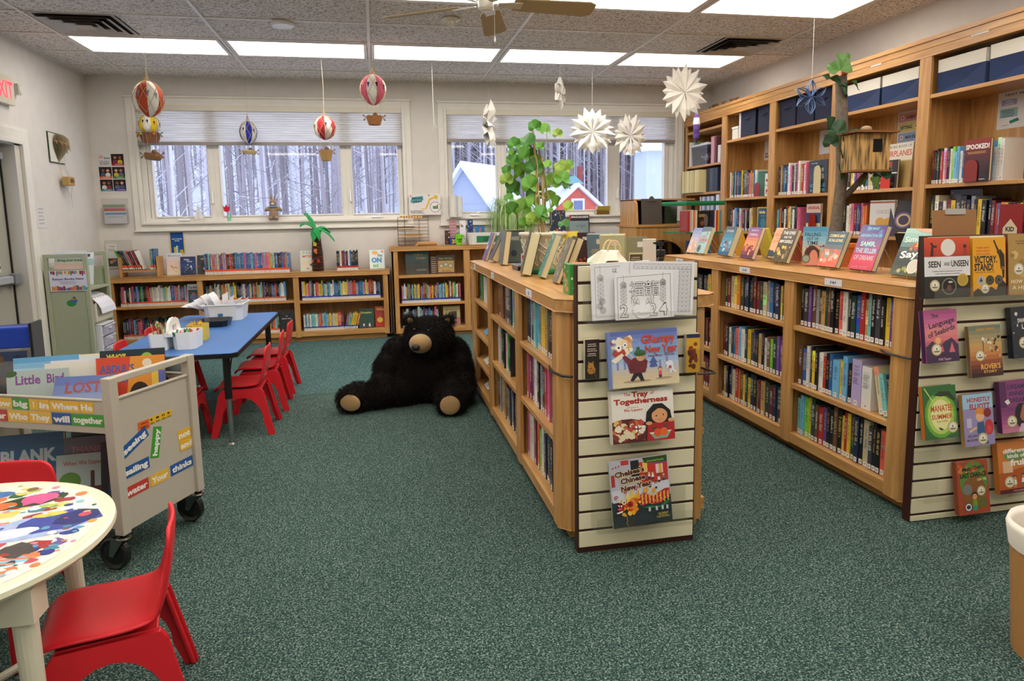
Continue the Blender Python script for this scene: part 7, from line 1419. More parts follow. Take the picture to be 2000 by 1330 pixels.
# folded-page balloon on the left wall
t = thing('book_page_balloon', 'folded book-page hot-air balloon on a square board by the door', 'wall ornament', (XL, 7.14, 1.90))
m = MB(); m.box(.002, -.12, .0, .012, .17, .26, lin('#e0dcd0')); m.box(.001, -.128, -.008, .01, .178, .268, lin('#2c4430')); m.build('board', 'paper', t)
m = MB(); n = 34
for k in range(n):
    a = R(-80+160*k/(n-1)); pts = [(0, .0), (.022, .03), (.05, .07), (.085, .12), (.10, .17), (.092, .22), (.06, .25), (0, .262)]
    z0 = .0; vs = []
    for r, z in pts: vs.append((.014+r*math.cos(a), .04+r*math.sin(a), z))
    vs2 = [(.014, .04, z) for r, z in pts]; m.add(vs+vs2, [(i, i+1, 9+i, 8+i) for i in range(7)], lin('#b8a888'))
m.build('folded_pages', 'paper', t, solid=.0012)
m = MB()
for k in range(7): a = R(-70+23*k); m.add([(.014+.1*math.cos(a-.08), .04+.104*math.sin(a-.08), .19-.012*k), (.014+.1*math.cos(a+.08), .04+.104*math.sin(a+.08), .19-.012*k), (.02+.1*math.cos(a), .04+.108*math.sin(a), .155-.012*k)], [(0, 1, 2)], lin('#a8744c'))
m.tube([(.014+.101*math.cos(R(-80+16*k)), .04+.103*math.sin(R(-80+16*k)), .195-.008*k) for k in range(11)], .002, 4, lin('#c8a86c')); m.build('pennant_string', 'cloth', t)
m = MB(); m.box(.03, .02, -.21, .09, .15, -.13, lin('#b8955c')); bx = m.build('parcel_basket', 'paper', t, bevel=.004)
m = MB(); m.ell(.06, .17, -.165, .02, .025, .03, lin('#4a3424')); 
for an in (30, 150, 210, 330): m.ell(.095, .085+.02*math.cos(R(an)), -.165+.018*math.sin(R(an)), .006, .016, .010, lin('#7c5c38'))
m.build('twine_bow', 'cloth', bx)
m = MB()
for a_, b_ in (((.02, .03, 0), (.035, .03, -.13)), ((.02, .05, 0), (.085, .04, -.13)), ((.03, .07, .01), (.05, .15, -.13)), ((.04, .04, -.21), (.05, .14, -.32)), ((.06, .15, -.21), (.05, .14, -.32)), ((.05, .14, -.32), (.05, .155, -.42))): m.tube([a_, b_], .0018, 4, lin('#b8a888'))
m.build('twine', 'cloth', t)
# ================================================================== WINDOW SILL
SZ = 1.3295
t = thing('toy_sailboat', 'small white toy sailboat on the sill of the wide window', 'toy boat', (-1.885, 7.985, SZ), R(15))
m = MB(); m.prism([(-.05, .02), (.055, .03), (.04, .0), (-.035, .0)], -.018, .018, 'y', lin('#d8cdb8')); m.build('hull', 'paint', t); m = MB(); m.box(-.002, -.001, .0, .001, .001, .2, lin('#a89878')); m.build('mast', 'paint', t)
for P in ([(.003, .03), (.05, .035), (.003, .19)], [(-.003, .03), (-.04, .035), (-.003, .17)]): m = MB(); m.prism(P, -.001, .001, 'y', lin('#e8e6e4')); m.build('sail', 'paper', t)
t = thing('paper_tulip', 'red paper tulip with green leaves on the wide window sill', 'paper flower', (-1.585, 7.985, SZ))
m = MB(); m.prism([(-.035, .11), (-.045, .17), (-.025, .15), (-.01, .185), (.005, .15), (.03, .165), (.02, .11), (-.01, .095)], -.002, .002, 'y', lin('#d0283c')); m.build('bloom', 'paper', t); m = MB(); m.tube([(0, 0, .0), (-.004, 0, .1)], .004, 6, lin('#5ab088')); m.prism([(0, 0), (.03, 0), (.045, .085), (.02, .05)], -.002, .002, 'y', lin('#7cc8a0')); m.build('stem', 'paper', t)
# plain plush rabbit
rb = thing('plush_rabbit', 'small brown plush rabbit sitting on the wide window sill', 'plush toy', (-1.10, 7.965, SZ))
F1 = lin('#9a8068')
meta_body('body', [(0, 0, .065, .052, .042, .06, None), (0, 0, .11, .045, .036, .05, None), (0, -.005, .185, .042, .04, .045, None), (-.06, -.01, .125, .022, .018, .042, RM(0, 55, 0)), (.06, -.01, .125, .022, .018, .042, RM(0, -55, 0)), (-.032, -.035, .022, .022, .038, .022, None), (.032, -.035, .022, .022, .038, .022, None), (-.02, .004, .245, .012, .009, .034, RM(0, -12, 0)), (.02, .004, .245, .012, .009, .034, RM(0, 12, 0))], 'cloth', rb, .006, F1, 3)
m = MB(); m.ell(0, -.042, .178, .018, .012, .014, lin('#d8cbb8'), 12, 8); m.build('muzzle', 'cloth', rb, smooth=True)
for s in (-1, 1): m = MB(); m.ell(s*.018, -.040, .195, .004, .003, .005, lin('#141210'), 8, 6); m.build('eye', 'plastic', rb)
m = MB(); m.tube([(.042*math.cos(R(20*i)), .036*math.sin(R(20*i)), .148) for i in range(18)], .009, 8, lin('#6f9ccf'), True); m.build('scarf', 'cloth', rb, smooth=True)
for i, (z, c, dx) in enumerate(((0, '#7a5c1e', 0), (.052, '#a8902c', .01))): m = MB(); m.box(-.085, -.03, 0, .075, .03, .05, lin(c)); m.box(-.092, -.032, .003, -.085, .032, .047, lin('#c8b48c')); o = m.build('old_box', 'print', bevel=.002); o.location = (2.72+dx, 7.985, SZ+z+i*.0006); tag(o, ('lower brown' if not i else 'upper mustard')+' small box of the pair on the second window sill', 'box')
# ================================================================== ON TOP OF THE LONG LOW CASE
B0 = .7658
t = thing('book_rack', 'small wooden rack of leaning readers on the left of the window bookcase', 'book rack', (-2.44, 7.80, B0))
for x in (-.19, .17): m = MB(); m.box(x, -.09, 0, x+.022, .09, .21); m.build('end_board', 'wood_z', t, bevel=.003)
m = MB(); m.box(-.168, -.07, .05, .17, -.05, .072); m.build('rail', 'wood_x', t); m = MB(); m.box(-.168, .05, .05, .17, .07, .072); m.build('rail', 'wood_x', t)
for i, (c, th) in enumerate((('g', .018), ('k', .02), ('n', .014), ('E', .02), ('e', .016), ('r', .012), ('G', .012), ('p', .014), ('m', .012), ('w', .01))):
    cv, pg, lb = MB(), MB(), MB(); b = dict(M=None, w=th, h=.21-.006*(i % 4), d=.13, c=c, s=i*.013, band=OR, label=False, pos=i); book_shape(b, cv, pg, lb); o = cv.build('book', 'print'); o.matrix_world = TRS(-2.60+.021*i+.0, 7.735, B0+.075+.002) @ Matrix.Rotation(R(-20), 4, 'Y'); pg.build('page_block', 'paper', o)
    tag(o, '%s reader leaning in the small wooden rack, %s from its left end' % (CLR[c][0], nth(i)), 'book', 'readers in the wooden rack')
for i, (c, th) in enumerate((('e', .016), ('t', .012), ('b', .014))):
    cv, pg, lb = MB(), MB(), MB(); b = dict(M=None, w=th, h=.215, d=.13, c=c, s=i*.11, band=OR, label=False, pos=i); book_shape(b, cv, pg, lb); o = cv.build('book', 'print'); o.matrix_world = TRS(-2.335+.018*i, 7.735, B0+.074); pg.build('page_block', 'paper', o); tag(o, '%s reader upright at the right end of the small wooden rack' % CLR[c][0], 'book', 'readers in the wooden rack')
fo = 'books face out on the window bookcase'
def fb(label, x, z, w, h, bg, art, y=7.80, lean=.14, t=.008, yaw=0, grp=fo): return cover_book(label, w, h, t, bg, art, TRS(x, y, z+.0008+t*math.sin(lean), yaw, lean), grp=grp)
fb('white and peach picture book left of the dark blue one, window bookcase top', -2.13, B0, .155, .235, '#dccfc4', lambda A: (grad(A, R_('#d4d8dc', '#e8c8bc', '#e4d8c4', n=6)), A.text('Billy & Rose', .5, .88, .07, '#5a7aa0', fit=.8, bold=.02), blobs(A, 12, ['#e0c890', '#c8a878', '#e8d8b0'], .2, .1, .9, .6, (.06, .12), 2)), y=7.83)
fb('dark blue picture book with a bright splash, window bookcase top', -1.985, B0, .15, .195, '#1c2c54', lambda A: (grad(A, R_('#1c2c5c', '#24447c', '#1a2c50', n=5)), A.text('Wild', .4, .84, .1, '#d8dce8', fit=.35, bold=.02), A.text('River', .62, .74, .08, '#d8dce8', fit=.35, bold=.02), blobs(A, 14, ['#4cb0c8', '#e0d8e8', '#d8d040', '#8a78b8', '#16202c'], .1, .1, .95, .6, (.04, .11), 5)), y=7.79)
fb('charcoal picture book titled the skull, window bookcase top', -1.825, B0, .15, .205, '#34342f', lambda A: (A.rect(0, 0, 1, 1, '#3a3a36'), A.text('THE', .5, .9, .05, '#c8c4b8', fit=.2), A.text('SKULL', .5, .8, .07, '#c8c4b8', fit=.5, bold=.03), A.rect(.3, .1, .7, .6, '#24241f'), A.circ(.5, .3, .11, '#e0dccc'), A.circ(.5, .3, .05, '#2c2c28'), A.rect(.8, .1, .98, .6, '#6a7a6c'), A.circ(.1, .42, .06, '#b83c34')), y=7.82)
fb('cream picture book titled the mitten beside the palm tree', -.755, B0, .155, .225, '#c9cfc0', lambda A: (A.rect(0, 0, 1, 1, '#ced2c2'), A.text('MITTEN', .52, .72, .09, '#c83c2c', fit=.7, bold=.04), A.ell(.34, .36, .28, .13, '#e0c8b0'), A.ell(.66, .46, .2, .05, '#e0c8b0'), A.circ(.74, .3, .09, '#5a4a44'), A.ell(.5, .12, .08, .03, '#c83c2c'), [A.poly([(.2+.2*i, .86), (.26+.2*i, .98), (.32+.2*i, .86)], '#8aa89c') for i in range(3)]), y=7.80)
fb('white and blue book titled I am on it, right end of the window bookcase', .0, B0, .165, .22, '#d4dcda', lambda A: (A.rect(0, 0, 1, 1, '#cfdcdc'), A.text("I'm", .7, .7, .14, '#3c4c5c', fit=.3, bold=.04), A.text('ON', .46, .46, .24, '#2c84b8', fit=.7, bold=.07), A.text('it!', .4, .16, .16, '#5ab04c', fit=.35, bold=.05), A.ell(.36, .84, .2, .1, '#e8a83c'), A.circ(.86, .9, .08, '#e07a4c')), lean=.32, y=7.80)
fb('white-edged picture book in the left bay, end of the reader row', -1.93, .462, .12, .21, '#d8d4cc', lambda A: (A.rect(.05, .05, .95, .72, '#1f4a50'), A.text('Garlick', .5, .84, .13, '#2c5a9c', fit=.85, bold=.04), A.ell(.5, .35, .28, .2, '#5a6a9c'), A.circ(.5, .5, .12, '#c8603c')), y=7.70)
fb('black picture book with tiny colour dots, middle bay bottom shelf', -1.0, .117, .165, .235, '#1e1e20', lambda A: (A.rect(0, 0, 1, 1, '#1e1e20'), A.text('THE', .5, .72, .05, '#c8c8c8', fit=.15), A.text('NIGHT OWL', .5, .6, .06, '#c8c8c8', fit=.6), blobs(A, 26, ['#c83c3c', '#3c8a4c', '#c8a03c'], 0, 0, 1, 1, (.01, .02), 4)), y=7.70)
fb('dark green picture book with two dancers, right bay bottom shelf', -.145, .117, .165, .215, '#20443a', lambda A: (A.rect(0, 0, 1, 1, '#20443a'), A.text('Dressing', .5, .8, .1, '#c8c870', fit=.75, bold=.03), kid(A, .32, .04, .12, '#6a4634', '#18161a', '#d8d0d8', '#8a5a6c'), kid(A, .7, .02, .13, '#8a5a40', '#18161a', '#e0d8e0', '#d05a8c')), y=7.69)
fb('bright red picture book with a yellow ball, right bay bottom shelf', .015, .117, .125, .23, '#c8302c', lambda A: (A.rect(0, 0, 1, 1, '#c8322c'), A.text('What', .5, .86, .12, '#e8c040', fit=.8, bold=.04), A.ell(.42, .34, .26, .13, '#e8c83c'), A.line([(.42, .47), (.5, .66)], .002, '#e8c83c')), y=7.73)
# palm tree of felt and card
t = thing('toy_palm_tree', 'brown tube palm tree with green felt leaves and stuck-on letters', 'craft palm tree', (-.645, 7.80, B0))
m = MB(); m.lathe([(0, 0), (.062, 0), (.064, .05), (.06, .2), (.045, .36), (.035, .46), (0, .46)], 20, lin('#3a2018')); m.build('trunk', 'cloth', t, smooth=True)
m = MB(); q = random.Random(2)
for i in range(9): z = .05+.045*i; r0 = .066 if z < .2 else .066-(z-.2)*.12; m.tube([(r0*math.cos(R(12*k)), r0*math.sin(R(12*k)), z+.02*math.sin(R(12*k)+i)) for k in range(31)], .0012, 4, lin('#8a6a50'), False)
m.build('wound_thread', 'cloth', t)
for ch, x, z, c, s in (('h', -.02, .30, '#d8c84c', .05), ('q', -.02, .23, '#e07a4c', .05), ('k', .02, .12, '#c83c34', .04), ('i', -.04, .12, '#e0803c', .03), ('b', .0, .38, '#d8d4a0', .035)): m = MB(); A = Art(m, (x-.02, -.074 if z < .25 else -.062, z-.02), (1, 0, 0), (0, 0, 1), s, s, 0); A.text(ch, .5, .5, .9, c, bold=.08); m.build('letter', 'cloth', t)
for i, (a, L_, up, dr) in enumerate(((195, .17, .10, .06), (150, .14, .17, .0), (-15, .20, .03, .16), (-75, .14, .05, .17), (30, .17, .06, .10), (255, .12, .02, .16))):
    m = MB(); n = 7; vs = []
    for k in range(n+1):
        u = k/n; w = .045*math.sin(math.pi*min(1, u*.9+.12)); x = L_*u*math.cos(R(a)); y_ = L_*u*math.sin(R(a))*.6-.01; z = .46+up*math.sin(u*1.8)-dr*u*u; px, py = -math.sin(R(a)), math.cos(R(a))
        vs += [(x-px*w, y_-py*w, z-.015), (x, y_, z+.008), (x+px*w, y_+py*w, z-.015)]
    m.add(vs, [(3*k, 3*k+1, 3*k+4, 3*k+3) for k in range(n)]+[(3*k+1, 3*k+2, 3*k+5, 3*k+4) for k in range(n)], lin('#2f9a54')); m.build('frond', 'cloth', t, solid=.002)
# ================================================================== CRAFT CASE
K0 = 1.0188
fc = 'books face out on the craft bookcase'
fb('teal picture book with golden violin lettering, craft bookcase upper shelf', .445, .692, .26, .262, '#2c5a64', lambda A: (grad(A, R_('#3c7c84', '#2c5c68', '#3a3c34', '#4c4c40', n=8)), A.text("Ada's", .55, .86, .1, '#cdb85c', fit=.4, bold=.02), A.text('Violin', .66, .7, .1, '#cdb85c', fit=.42, bold=.02), blobs(A, 14, ['#1c2c30', '#24343a'], 0, .42, 1, .58, (.03, .06), 3), A.greek(.7, .2, .5, .02, '#a8a890', 3, 2)), y=7.78, grp=fc)
fb('tan book of white domes with green lettering, craft bookcase upper shelf', .77, .692, .21, .212, '#6a3020', lambda A: (A.rect(0, 0, 1, 1, '#6a3424'), A.rect(.08, .06, .94, .94, '#d8b464'), A.rect(.08, .68, .94, .94, '#2c3c24'), A.text('PEAR TROUBLE', .5, .8, .1, '#d8c87c', fit=.76, bold=.03), [A.circ(.25+.25*i, .4+.08*(i % 2), .12, '#5a8a44') for i in range(3)], [A.circ(.25+.25*i, .4+.08*(i % 2), .09, '#e8e4dc') for i in range(3)], A.text('Sandra', .5, .13, .06, '#6a3424', fit=.5)), y=7.77, grp=fc)
fb('brown patterned book half hidden behind the tan domes book', .645, .692, .10, .20, '#5a2c1c', lambda A: [A.rect(.1, .05+.12*i, .9, .1+.12*i, '#c8b894') for i in range(8)], y=7.80, grp=fc)
fb('yellow and pink picture book behind the bear, craft bookcase bottom shelf', .815, .1, .195, .215, '#d8cc8c', lambda A: (A.rect(0, 0, 1, 1, '#d4cc90'), A.rect(0, 0, 1, .4, '#c8908c'), A.rect(.45, .3, .8, .72, '#4a3c3c'), A.circ(.4, .6, .1, '#7a4a34'), A.text('My Alexander', .5, .82, .08, '#c8603c', fit=.7)), y=7.72, grp=fc)
def wire_box(label, x, w, d, h, z0, lv):
    t = thing('wire_rack', label, 'wire rack', (x, 7.82, z0)); m = MB(); c = lin('#8a6a50')
    for a in (-w/2, -w*.28, w*.2, w/2):
        m.tube([(a, -d/2, 0), (a, -d/2, h)], .0018, 4, c); m.tube([(a, d/2, 0), (a, d/2, h)], .0018, 4, c)
    for k in range(9): z = .01+h*k/8.2; m.tube([(-w/2, -d/2, z), (w/2, -d/2, z)], .0014, 4, c); m.tube([(-w/2, d/2, z), (w/2, d/2, z)], .0014, 4, c)
    for z in (0.002, h): m.tube([(-w/2, -d/2, z), (w/2, -d/2, z), (w/2, d/2, z), (-w/2, d/2, z)], .002, 4, c, True)
    m.build('wire_frame', 'metal', t)
    for z in lv: m = MB(); m.box(-w/2+.0, -d/2-.004, z, w/2-.03, d/2, z+.006, lin('#d8b888')); m.build('thin_shelf', 'paint', t)
    m = MB(); m.box(-w/2+.02, -d/2-.004, h-.005, w/2-.07, -d/2-.001, h+.018, lin('#dcc070')); A = Art(m, (-w/2+.02, -d/2-.0045, h-.005), (1, 0, 0), (0, 0, 1), w-.09, .023)
    for i in range(8): A.circ(.07+.12*i, .5, .03, '#c84c3c' if i % 2 else '#6a4a8c')
    m.build('border_strip', 'paper', t)
    m = MB(); m.box(-w*.3, -.02, lv[0]+.007, w*.3, .0, lv[0]+.03, lin('#d8b47c')); m.build('wood_block', 'paint', t)
wire_box('wire drying rack with pale shelves at the left of the craft bookcase top', .415, .34, .17, .315, K0, (.10, .19))
m = MB(); m.tube([(-.1, 0, .022), (.12, .01, .022)], .021, 14, lin('#b88c58')); m.prism([(-.13, 0), (-.09, 0), (-.09, .04)], -.03, .03, 'y', lin('#b88c58')); o = m.build('kraft_paper_roll', 'paper'); o.location = (.545, 7.68, K0); tag(o, 'brown kraft paper roll lying before the wire rack', 'paper roll')
t = thing('lidded_cup', 'lime green party cup on the craft bookcase top', 'cup', (.915, 7.67, K0)); m = MB(); m.lathe([(0, 0), (.034, 0), (.045, .105), (.048, .105), (.048, .118), (.0, .118)], 24, lin('#7cd82c')); m.build('cup_body', 'plastic', t); m = MB(); A = Art(m, (-.03, -.044, .02), (1, 0, 0), (0, 0, 1), .06, .06, 0); A.text('SLIME', .5, .7, .25, '#1c3c1c', fit=.9, bold=.04); A.text('TIME', .5, .3, .22, '#1c3c1c', fit=.7, bold=.04); m.build('printed_label', 'print', t); m = MB(); m.lathe([(.0, .118), (.012, .118), (.01, .132), (0, .134)], 12, lin('#2c9a5c')); m.build('lid_knob', 'plastic', t)
t = thing('supply_box', 'white open box with a green glue label on the craft bookcase', 'storage box', (1.22, 7.72, K0)); m = MB(); tapered(m, -.19, .19, -.09, .09, 0, .13, 1.06, lin('#dedbd6')); m.build('box_body', 'plastic', t); m = MB(); m.box(-.11, -.0965, .025, .17, -.094, .095, lin('#2c7a4c')); A = Art(m, (-.11, -.097, .025), (1, 0, 0), (0, 0, 1), .28, .07); A.text('GLUE', .5, .5, .6, '#184a2c', fit=.45, bold=.02); m.build('label', 'paper', t)
for lb, x, w, h, c, a, y in (('checked pink box standing behind the lime cup', .87, .08, .27, '#b07c80', lambda A: [A.rect(0, .12*i, 1, .12*i+.05, '#c89aa0') for i in range(8)], 7.86),
 ('white picture card leaning above a small story book', .985, .07, .27, '#dcdade', lambda A: (A.rect(0, .45, 1, .97, '#e2e0e8'), A.circ(.4, .76, .2, '#5a7ab8'), A.ell(.2, .8, .12, .08, '#d8a83c'), A.text('Pete', .45, .34, .08, '#c84c3c', fit=.6, bold=.04), A.text('the Cat', .5, .24, .06, '#3c3c4c', fit=.7, bold=.03)), 7.86),
 ('narrow blue mottled box right of the white picture card', 1.075, .06, .28, '#203c7c', lambda A: blobs(A, 20, ['#5a90c8', '#dcdce4', '#16244c'], 0, 0, 1, 1, (.1, .25), 3), 7.87),
 ('small bright blue carton behind the glue box', 1.19, .10, .20, '#2c7cb8', lambda A: A.poly([(.3, .1), (.5, .1), (.6, .9), (.45, .9)], '#d86a5c'), 7.88),
 ('small dark gnome-print tin beside the checked pink box', .80, .06, .16, '#3a2c2c', lambda A: blobs(A, 12, ['#a8342c', '#d8d0c8', '#6a4a34'], 0, 0, 1, 1, (.08, .2), 6), 7.80),
 ('blue tub with yellow number twenty behind the lime cup', .86, .08, .075, '#1f3c8c', lambda A: A.text('20', .6, .5, .6, '#e8c83c', fit=.6, bold=.05), 7.76)):
    cover_book(lb, w, h, .03, c, a, TRS(x, y, K0+.001, 0, 0), grp='craft supplies on the craft bookcase', name='craft_box', cat='box', pages=False)
# spider plant
t = thing('spider_plant', 'pale green spider plant with arching grassy leaves on the craft bookcase', 'plant', (1.56, 7.80, K0))
MB().lathe([(0, 0), (.07, 0), (.09, .14), (.095, .14), (.095, .16), (.08, .16), (.08, .14), (0, .14)], 24, lin('#b8a48c')).build('pot', 'plastic', t, smooth=False)
m = MB(); q = random.Random(17); cols_ = [lin(c) for c in ('#9cc46a', '#7fae52', '#c8dca0', '#b0d07c', '#e0e8c0')]
for i in range(520):
    a = q.uniform(0, 6.283); L_ = q.uniform(.14, .30); up = q.uniform(.18, .40); w = .0055; c = q.choice(cols_); n = 8; vs = []; dz = q.uniform(.28, .62)
    for k in range(n+1):
        u = k/n; r = .03+L_*math.sin(u*1.7); z = .15+up*math.sin(u*2.6)*1.05-dz*max(0, u-.35)**1.6; z = max(z, .012); ww = w*(1-u*.85); px, py = -math.sin(a), math.cos(a)
        vs += [(r*math.cos(a)-px*ww, r*math.sin(a)*.62-py*ww, z), (r*math.cos(a)+px*ww, r*math.sin(a)*.62+py*ww, z)]
    m.add(vs, [(2*k, 2*k+1, 2*k+3, 2*k+2) for k in range(n)], c)
m.build('leaves', 'leaf', t)
for lb, x, w, h, bg, a, y in (('night-blue picture book with a bowl of blossoms, behind the tall plant', 2.12, .19, .27, '#26304c', lambda A: (A.rect(0, 0, 1, 1, '#26304a'), blobs(A, 26, ['#d8603c', '#e8e0d8', '#3c5a8c', '#e0a080', '#1c2438'], 0, 0, 1, 1, (.03, .1), 4)), 7.86),
 ('black space rockets book behind the grey yoga book', 2.40, .25, .21, '#22222a', lambda A: (A.rect(0, 0, 1, 1, '#22222a'), A.rect(0, 0, .06, 1, '#c83c54'), A.text('SPACE ROCKETS', .52, .88, .11, '#e8e4e4', fit=.86, bold=.04), A.poly([(.84, .1), (.94, .1), (.94, .5), (.89, .62), (.84, .5)], '#d84c4c'), A.ell(.4, .55, .3, .12, '#5a6a7c')), 7.90),
 ('grey-green yoga book with white dots, behind the tall plant', 2.36, .235, .24, '#7c9490', lambda A: (A.rect(0, 0, 1, 1, '#84989a'), A.text('yoga', .58, .78, .13, '#5a6c6c', fit=.5, bold=.0), blobs(A, 16, ['#d8dcd0'], 0, .1, .9, .6, (.01, .025), 5)), 7.78)):
    fb(lb, x, K0+(.10 if y > 7.85 else -.0), w, h, bg, a, y=y, lean=.06, grp='picture books at the end of the craft bookcase')
m = MB(); m.box(-.32, -.06, 0, .32, .05, .0985); o = m.build('riser_block', 'wood_x'); o.location = (2.26, 7.89, K0+.0005); tag(o, 'wooden riser under the two rear picture books on the craft bookcase', 'riser')
# ================================================================== ON THE MIDDLE BOOKCASE
T0 = 1.0058
pt_ = thing('potted_ivy', 'tall staked trailing plant in a cream lattice-patterned pot', 'potted plant', (.935, 3.80, T0))
m = MB(); m.lathe([(0, .004), (.088, .004), (.097, .05), (.118, .17), (.126, .21), (.136, .214), (.138, .232), (.126, .234), (.118, .21), (0, .205)], 40, lin('#d9d2b8')); m.build('pot', 'plastic', pt_, smooth=True)
m = MB()
for k in range(12):
    for s in (-1, 1): m.tube([((.0985+.028*u/8)*math.cos(R(30*k+s*26*math.sin(u/8*3.14*1.6))), (.0985+.028*u/8)*math.sin(R(30*k+s*26*math.sin(u/8*3.14*1.6))), .045+.15*u/8) for u in range(9)], .0035, 5, lin('#ddd6be'))
m.build('raised_lattice', 'plastic', pt_, smooth=True)
MB().lathe([(0, 0), (.10, 0), (.112, .008), (.115, .022), (.10, .022), (0, .006)], 32, lin('#2c9a54')).build('saucer', 'plastic', pt_)
MB().lathe([(0, .206), (.117, .212)], 24, lin('#3a2c20')).build('soil', 'bark', pt_)
m = MB(); m.tube([(.0, 0, .2), (-.03, 0, .55), (-.05, -.0, .80)], .006, 8, lin('#b89a5c')); m.tube([(.012, .01, .2), (.004, .01, .65)], .009, 8, lin('#c8a878')); m.build('stake', 'paint', pt_)
q = random.Random(31); m = MB(); vines = []
def vine(pts, r=.003, c='#8a9a4c'): m.tube(pts, r, 6, lin(c)); vines.append(pts)
vine([(-.02, -.01, .2), (-.045, -.02, .4), (-.03, -.02, .6), (-.06, 0, .78)], .0045, '#a8865c'); vine([(.01, .01, .2), (.02, -.01, .5), (-.02, 0, .7)], .004, '#7a6a3c')
vine([(.02, 0, .2), (.05, -.01, .28), (.045, 0, .4), (.02, 0, .5)], .003); vine([(-.01, 0, .45), (.08, 0, .56), (.14, 0, .52)], .0022); vine([(.0, 0, .6), (.03, 0, .7), (.03, 0, .8)], .002); vine([(0, 0, .55), (.1, 0, .62), (.16, 0, .60)], .0022)
vine([(-.04, 0, .5), (-.12, 0, .6), (-.16, 0, .64)], .0022); vine([(-.03, 0, .6), (-.1, 0, .70), (-.15, 0, .72)], .0022); vine([(0, 0, .33), (.08, 0, .40), (.11, 0, .30)], .0022); vine([(-.03, 0, .35), (-.1, 0, .42), (-.14, 0, .38)], .0022)
m.build('stem', 'bark', pt_)
def leafm(p, size, yaw, tilt, c, rng, lobes=5):
    M_ = Matrix.Translation(p) @ Matrix.Rotation(yaw, 4, 'Z') @ Matrix.Rotation(tilt, 4, 'X'); vs = [(0, 0, 0)]; n = lobes*6
    for k in range(n):
        a = R(-62)+R(304)*k/(n-1)-math.pi/2+R(62)+math.pi*0; a = R(-150+300*k/(n-1))+math.pi/2; u = (k/(n-1)*lobes) % 1; rr_ = size*(.88+.14*abs(math.sin(math.pi*(k/(n-1))*lobes)))*(1 if lobes else 1)
        vs.append((rr_*math.cos(a), rr_*math.sin(a)*.95+size*.35, -.15*size*math.cos(3*a)+.12*size*math.sin(2*a)))
    b = MB(); b.M = M_; b.add(vs, [(0, k, k+1) for k in range(1, n)], c); return b
GL = ['#5f9a30', '#4d8a2a', '#7aac3e', '#3f7a28', '#9aba4c', '#6ca438']
spots = [(-.055, .80, .045), (.035, .80, .05), (.075, .765, .035), (-.10, .73, .055), (-.165, .71, .045), (-.02, .70, .03), (-.06, .66, .05), (-.12, .64, .05), (-.175, .62, .045), (-.05, .58, .06), (-.13, .55, .06), (-.20, .52, .045), (-.02, .55, .05), (.03, .60, .03), (.055, .50, .055), (.115, .52, .055), (.155, .49, .05), (.125, .575, .05), (-.08, .48, .06), (-.16, .46, .06), (-.03, .44, .055), (-.20, .42, .035), (.06, .42, .045), (.085, .385, .045), (.14, .36, .04), (-.06, .39, .05), (-.11, .36, .06), (-.17, .35, .045), (-.02, .33, .05), (-.06, .29, .05), (-.10, .27, .04), (.0, .30, .035), (.12, .27, .035), (.04, .35, .02), (-.14, .60, .035), (-.03, .62, .04), (-.10, .70, .03), (.16, .60, .035), (-.21, .57, .03), (-.18, .66, .03)]
for i, (x, z, s_) in enumerate(spots):
    b = leafm((x, q.uniform(-.07, .06), z), s_*q.uniform(.85, 1.05), q.uniform(-.7, .7), R(90)+q.uniform(-.75, .35), lin(q.choice(GL)), q); b.build('leaf', 'leaf', pt_)
m = MB(); m.tube([(-.02+.014*math.cos(R(30*k)), .014*math.sin(R(30*k)), .46+.004*math.sin(k)) for k in range(12)], .0025, 5, lin('#e6e0d4'), True); m.tube([(-.02, -.016, .46), (-.04, -.02, .43), (-.02, -.02, .44), (.01, -.02, .42)], .0022, 5, lin('#e6e0d4')); m.build('tie_string', 'cloth', pt_)
gk = 'books leaning on the middle bookcase top'
def lb_(label, x, y, w, h, t, bg, lean, yaw=-90, art=None, sp=None, back=None): return cover_book(label, w, h, t, bg, art, TRS(x, y, T0+.0015+t*math.sin(R(lean)), R(yaw), R(lean)), sp, grp=gk, back=back)
lb_('purple and white novel farthest left in the leaning books', .775, 5.00, .14, .21, .022, '#5c4c8a', 20, art=lambda A: blobs(A, 12, ['#c83c5c', '#dcd8e4', '#3c3c6c'], 0, 0, 1, 1, (.08, .18), 2))
lb_('dark brown thick novel leaning on the purple and white one', .79, 4.80, .15, .235, .05, '#2e2720', 26, art=lambda A: A.greek(.5, .6, .6, .02, '#8a7a3c', 1, 2))
lb_('grey-spined novel with cream pages in front of the dark-backed teal one', .81, 4.50, .15, .225, .04, '#4c5a60', 8)
lb_('black-edged book with slate cover and a small oval, behind the leaning ones', .93, 4.62, .15, .225, .018, '#20262a', 3, yaw=-12, art=lambda A: (A.rect(.1, .04, .94, .96, '#4c5c5c'), A.greek(.5, .8, .6, .015, '#c8c8c0', 3, 4), A.ell(.5, .3, .14, .1, '#1c2a3c')))
lb_('thick cream-paged novel with black jacket edges, centre of the leaning books', .772, 3.66, .15, .235, .055, '#1c1c26', 14, yaw=-99)
lb_('teal and aqua hardback leaning between the black-jacketed novel and the pot', .83, 3.47, .145, .235, .035, '#5aa09c', 21, yaw=-99, art=lambda A: blobs(A, 14, ['#8cc8c0', '#d8e4dc', '#3c8480'], 0, 0, 1, 1, (.06, .14), 3))
lb_('grey marbled novel leaning beside the tissue box', .835, 3.18, .15, .225, .02, '#6c6864', 21, yaw=-97, art=lambda A: blobs(A, 14, ['#8c8880', '#4c4a48', '#a8a49c'], 0, 0, 1, 1, (.06, .14), 3))
lb_('cream-paged black novel behind the grey marbled one', .868, 3.205, .15, .225, .035, '#201e1e', 21, yaw=-97)
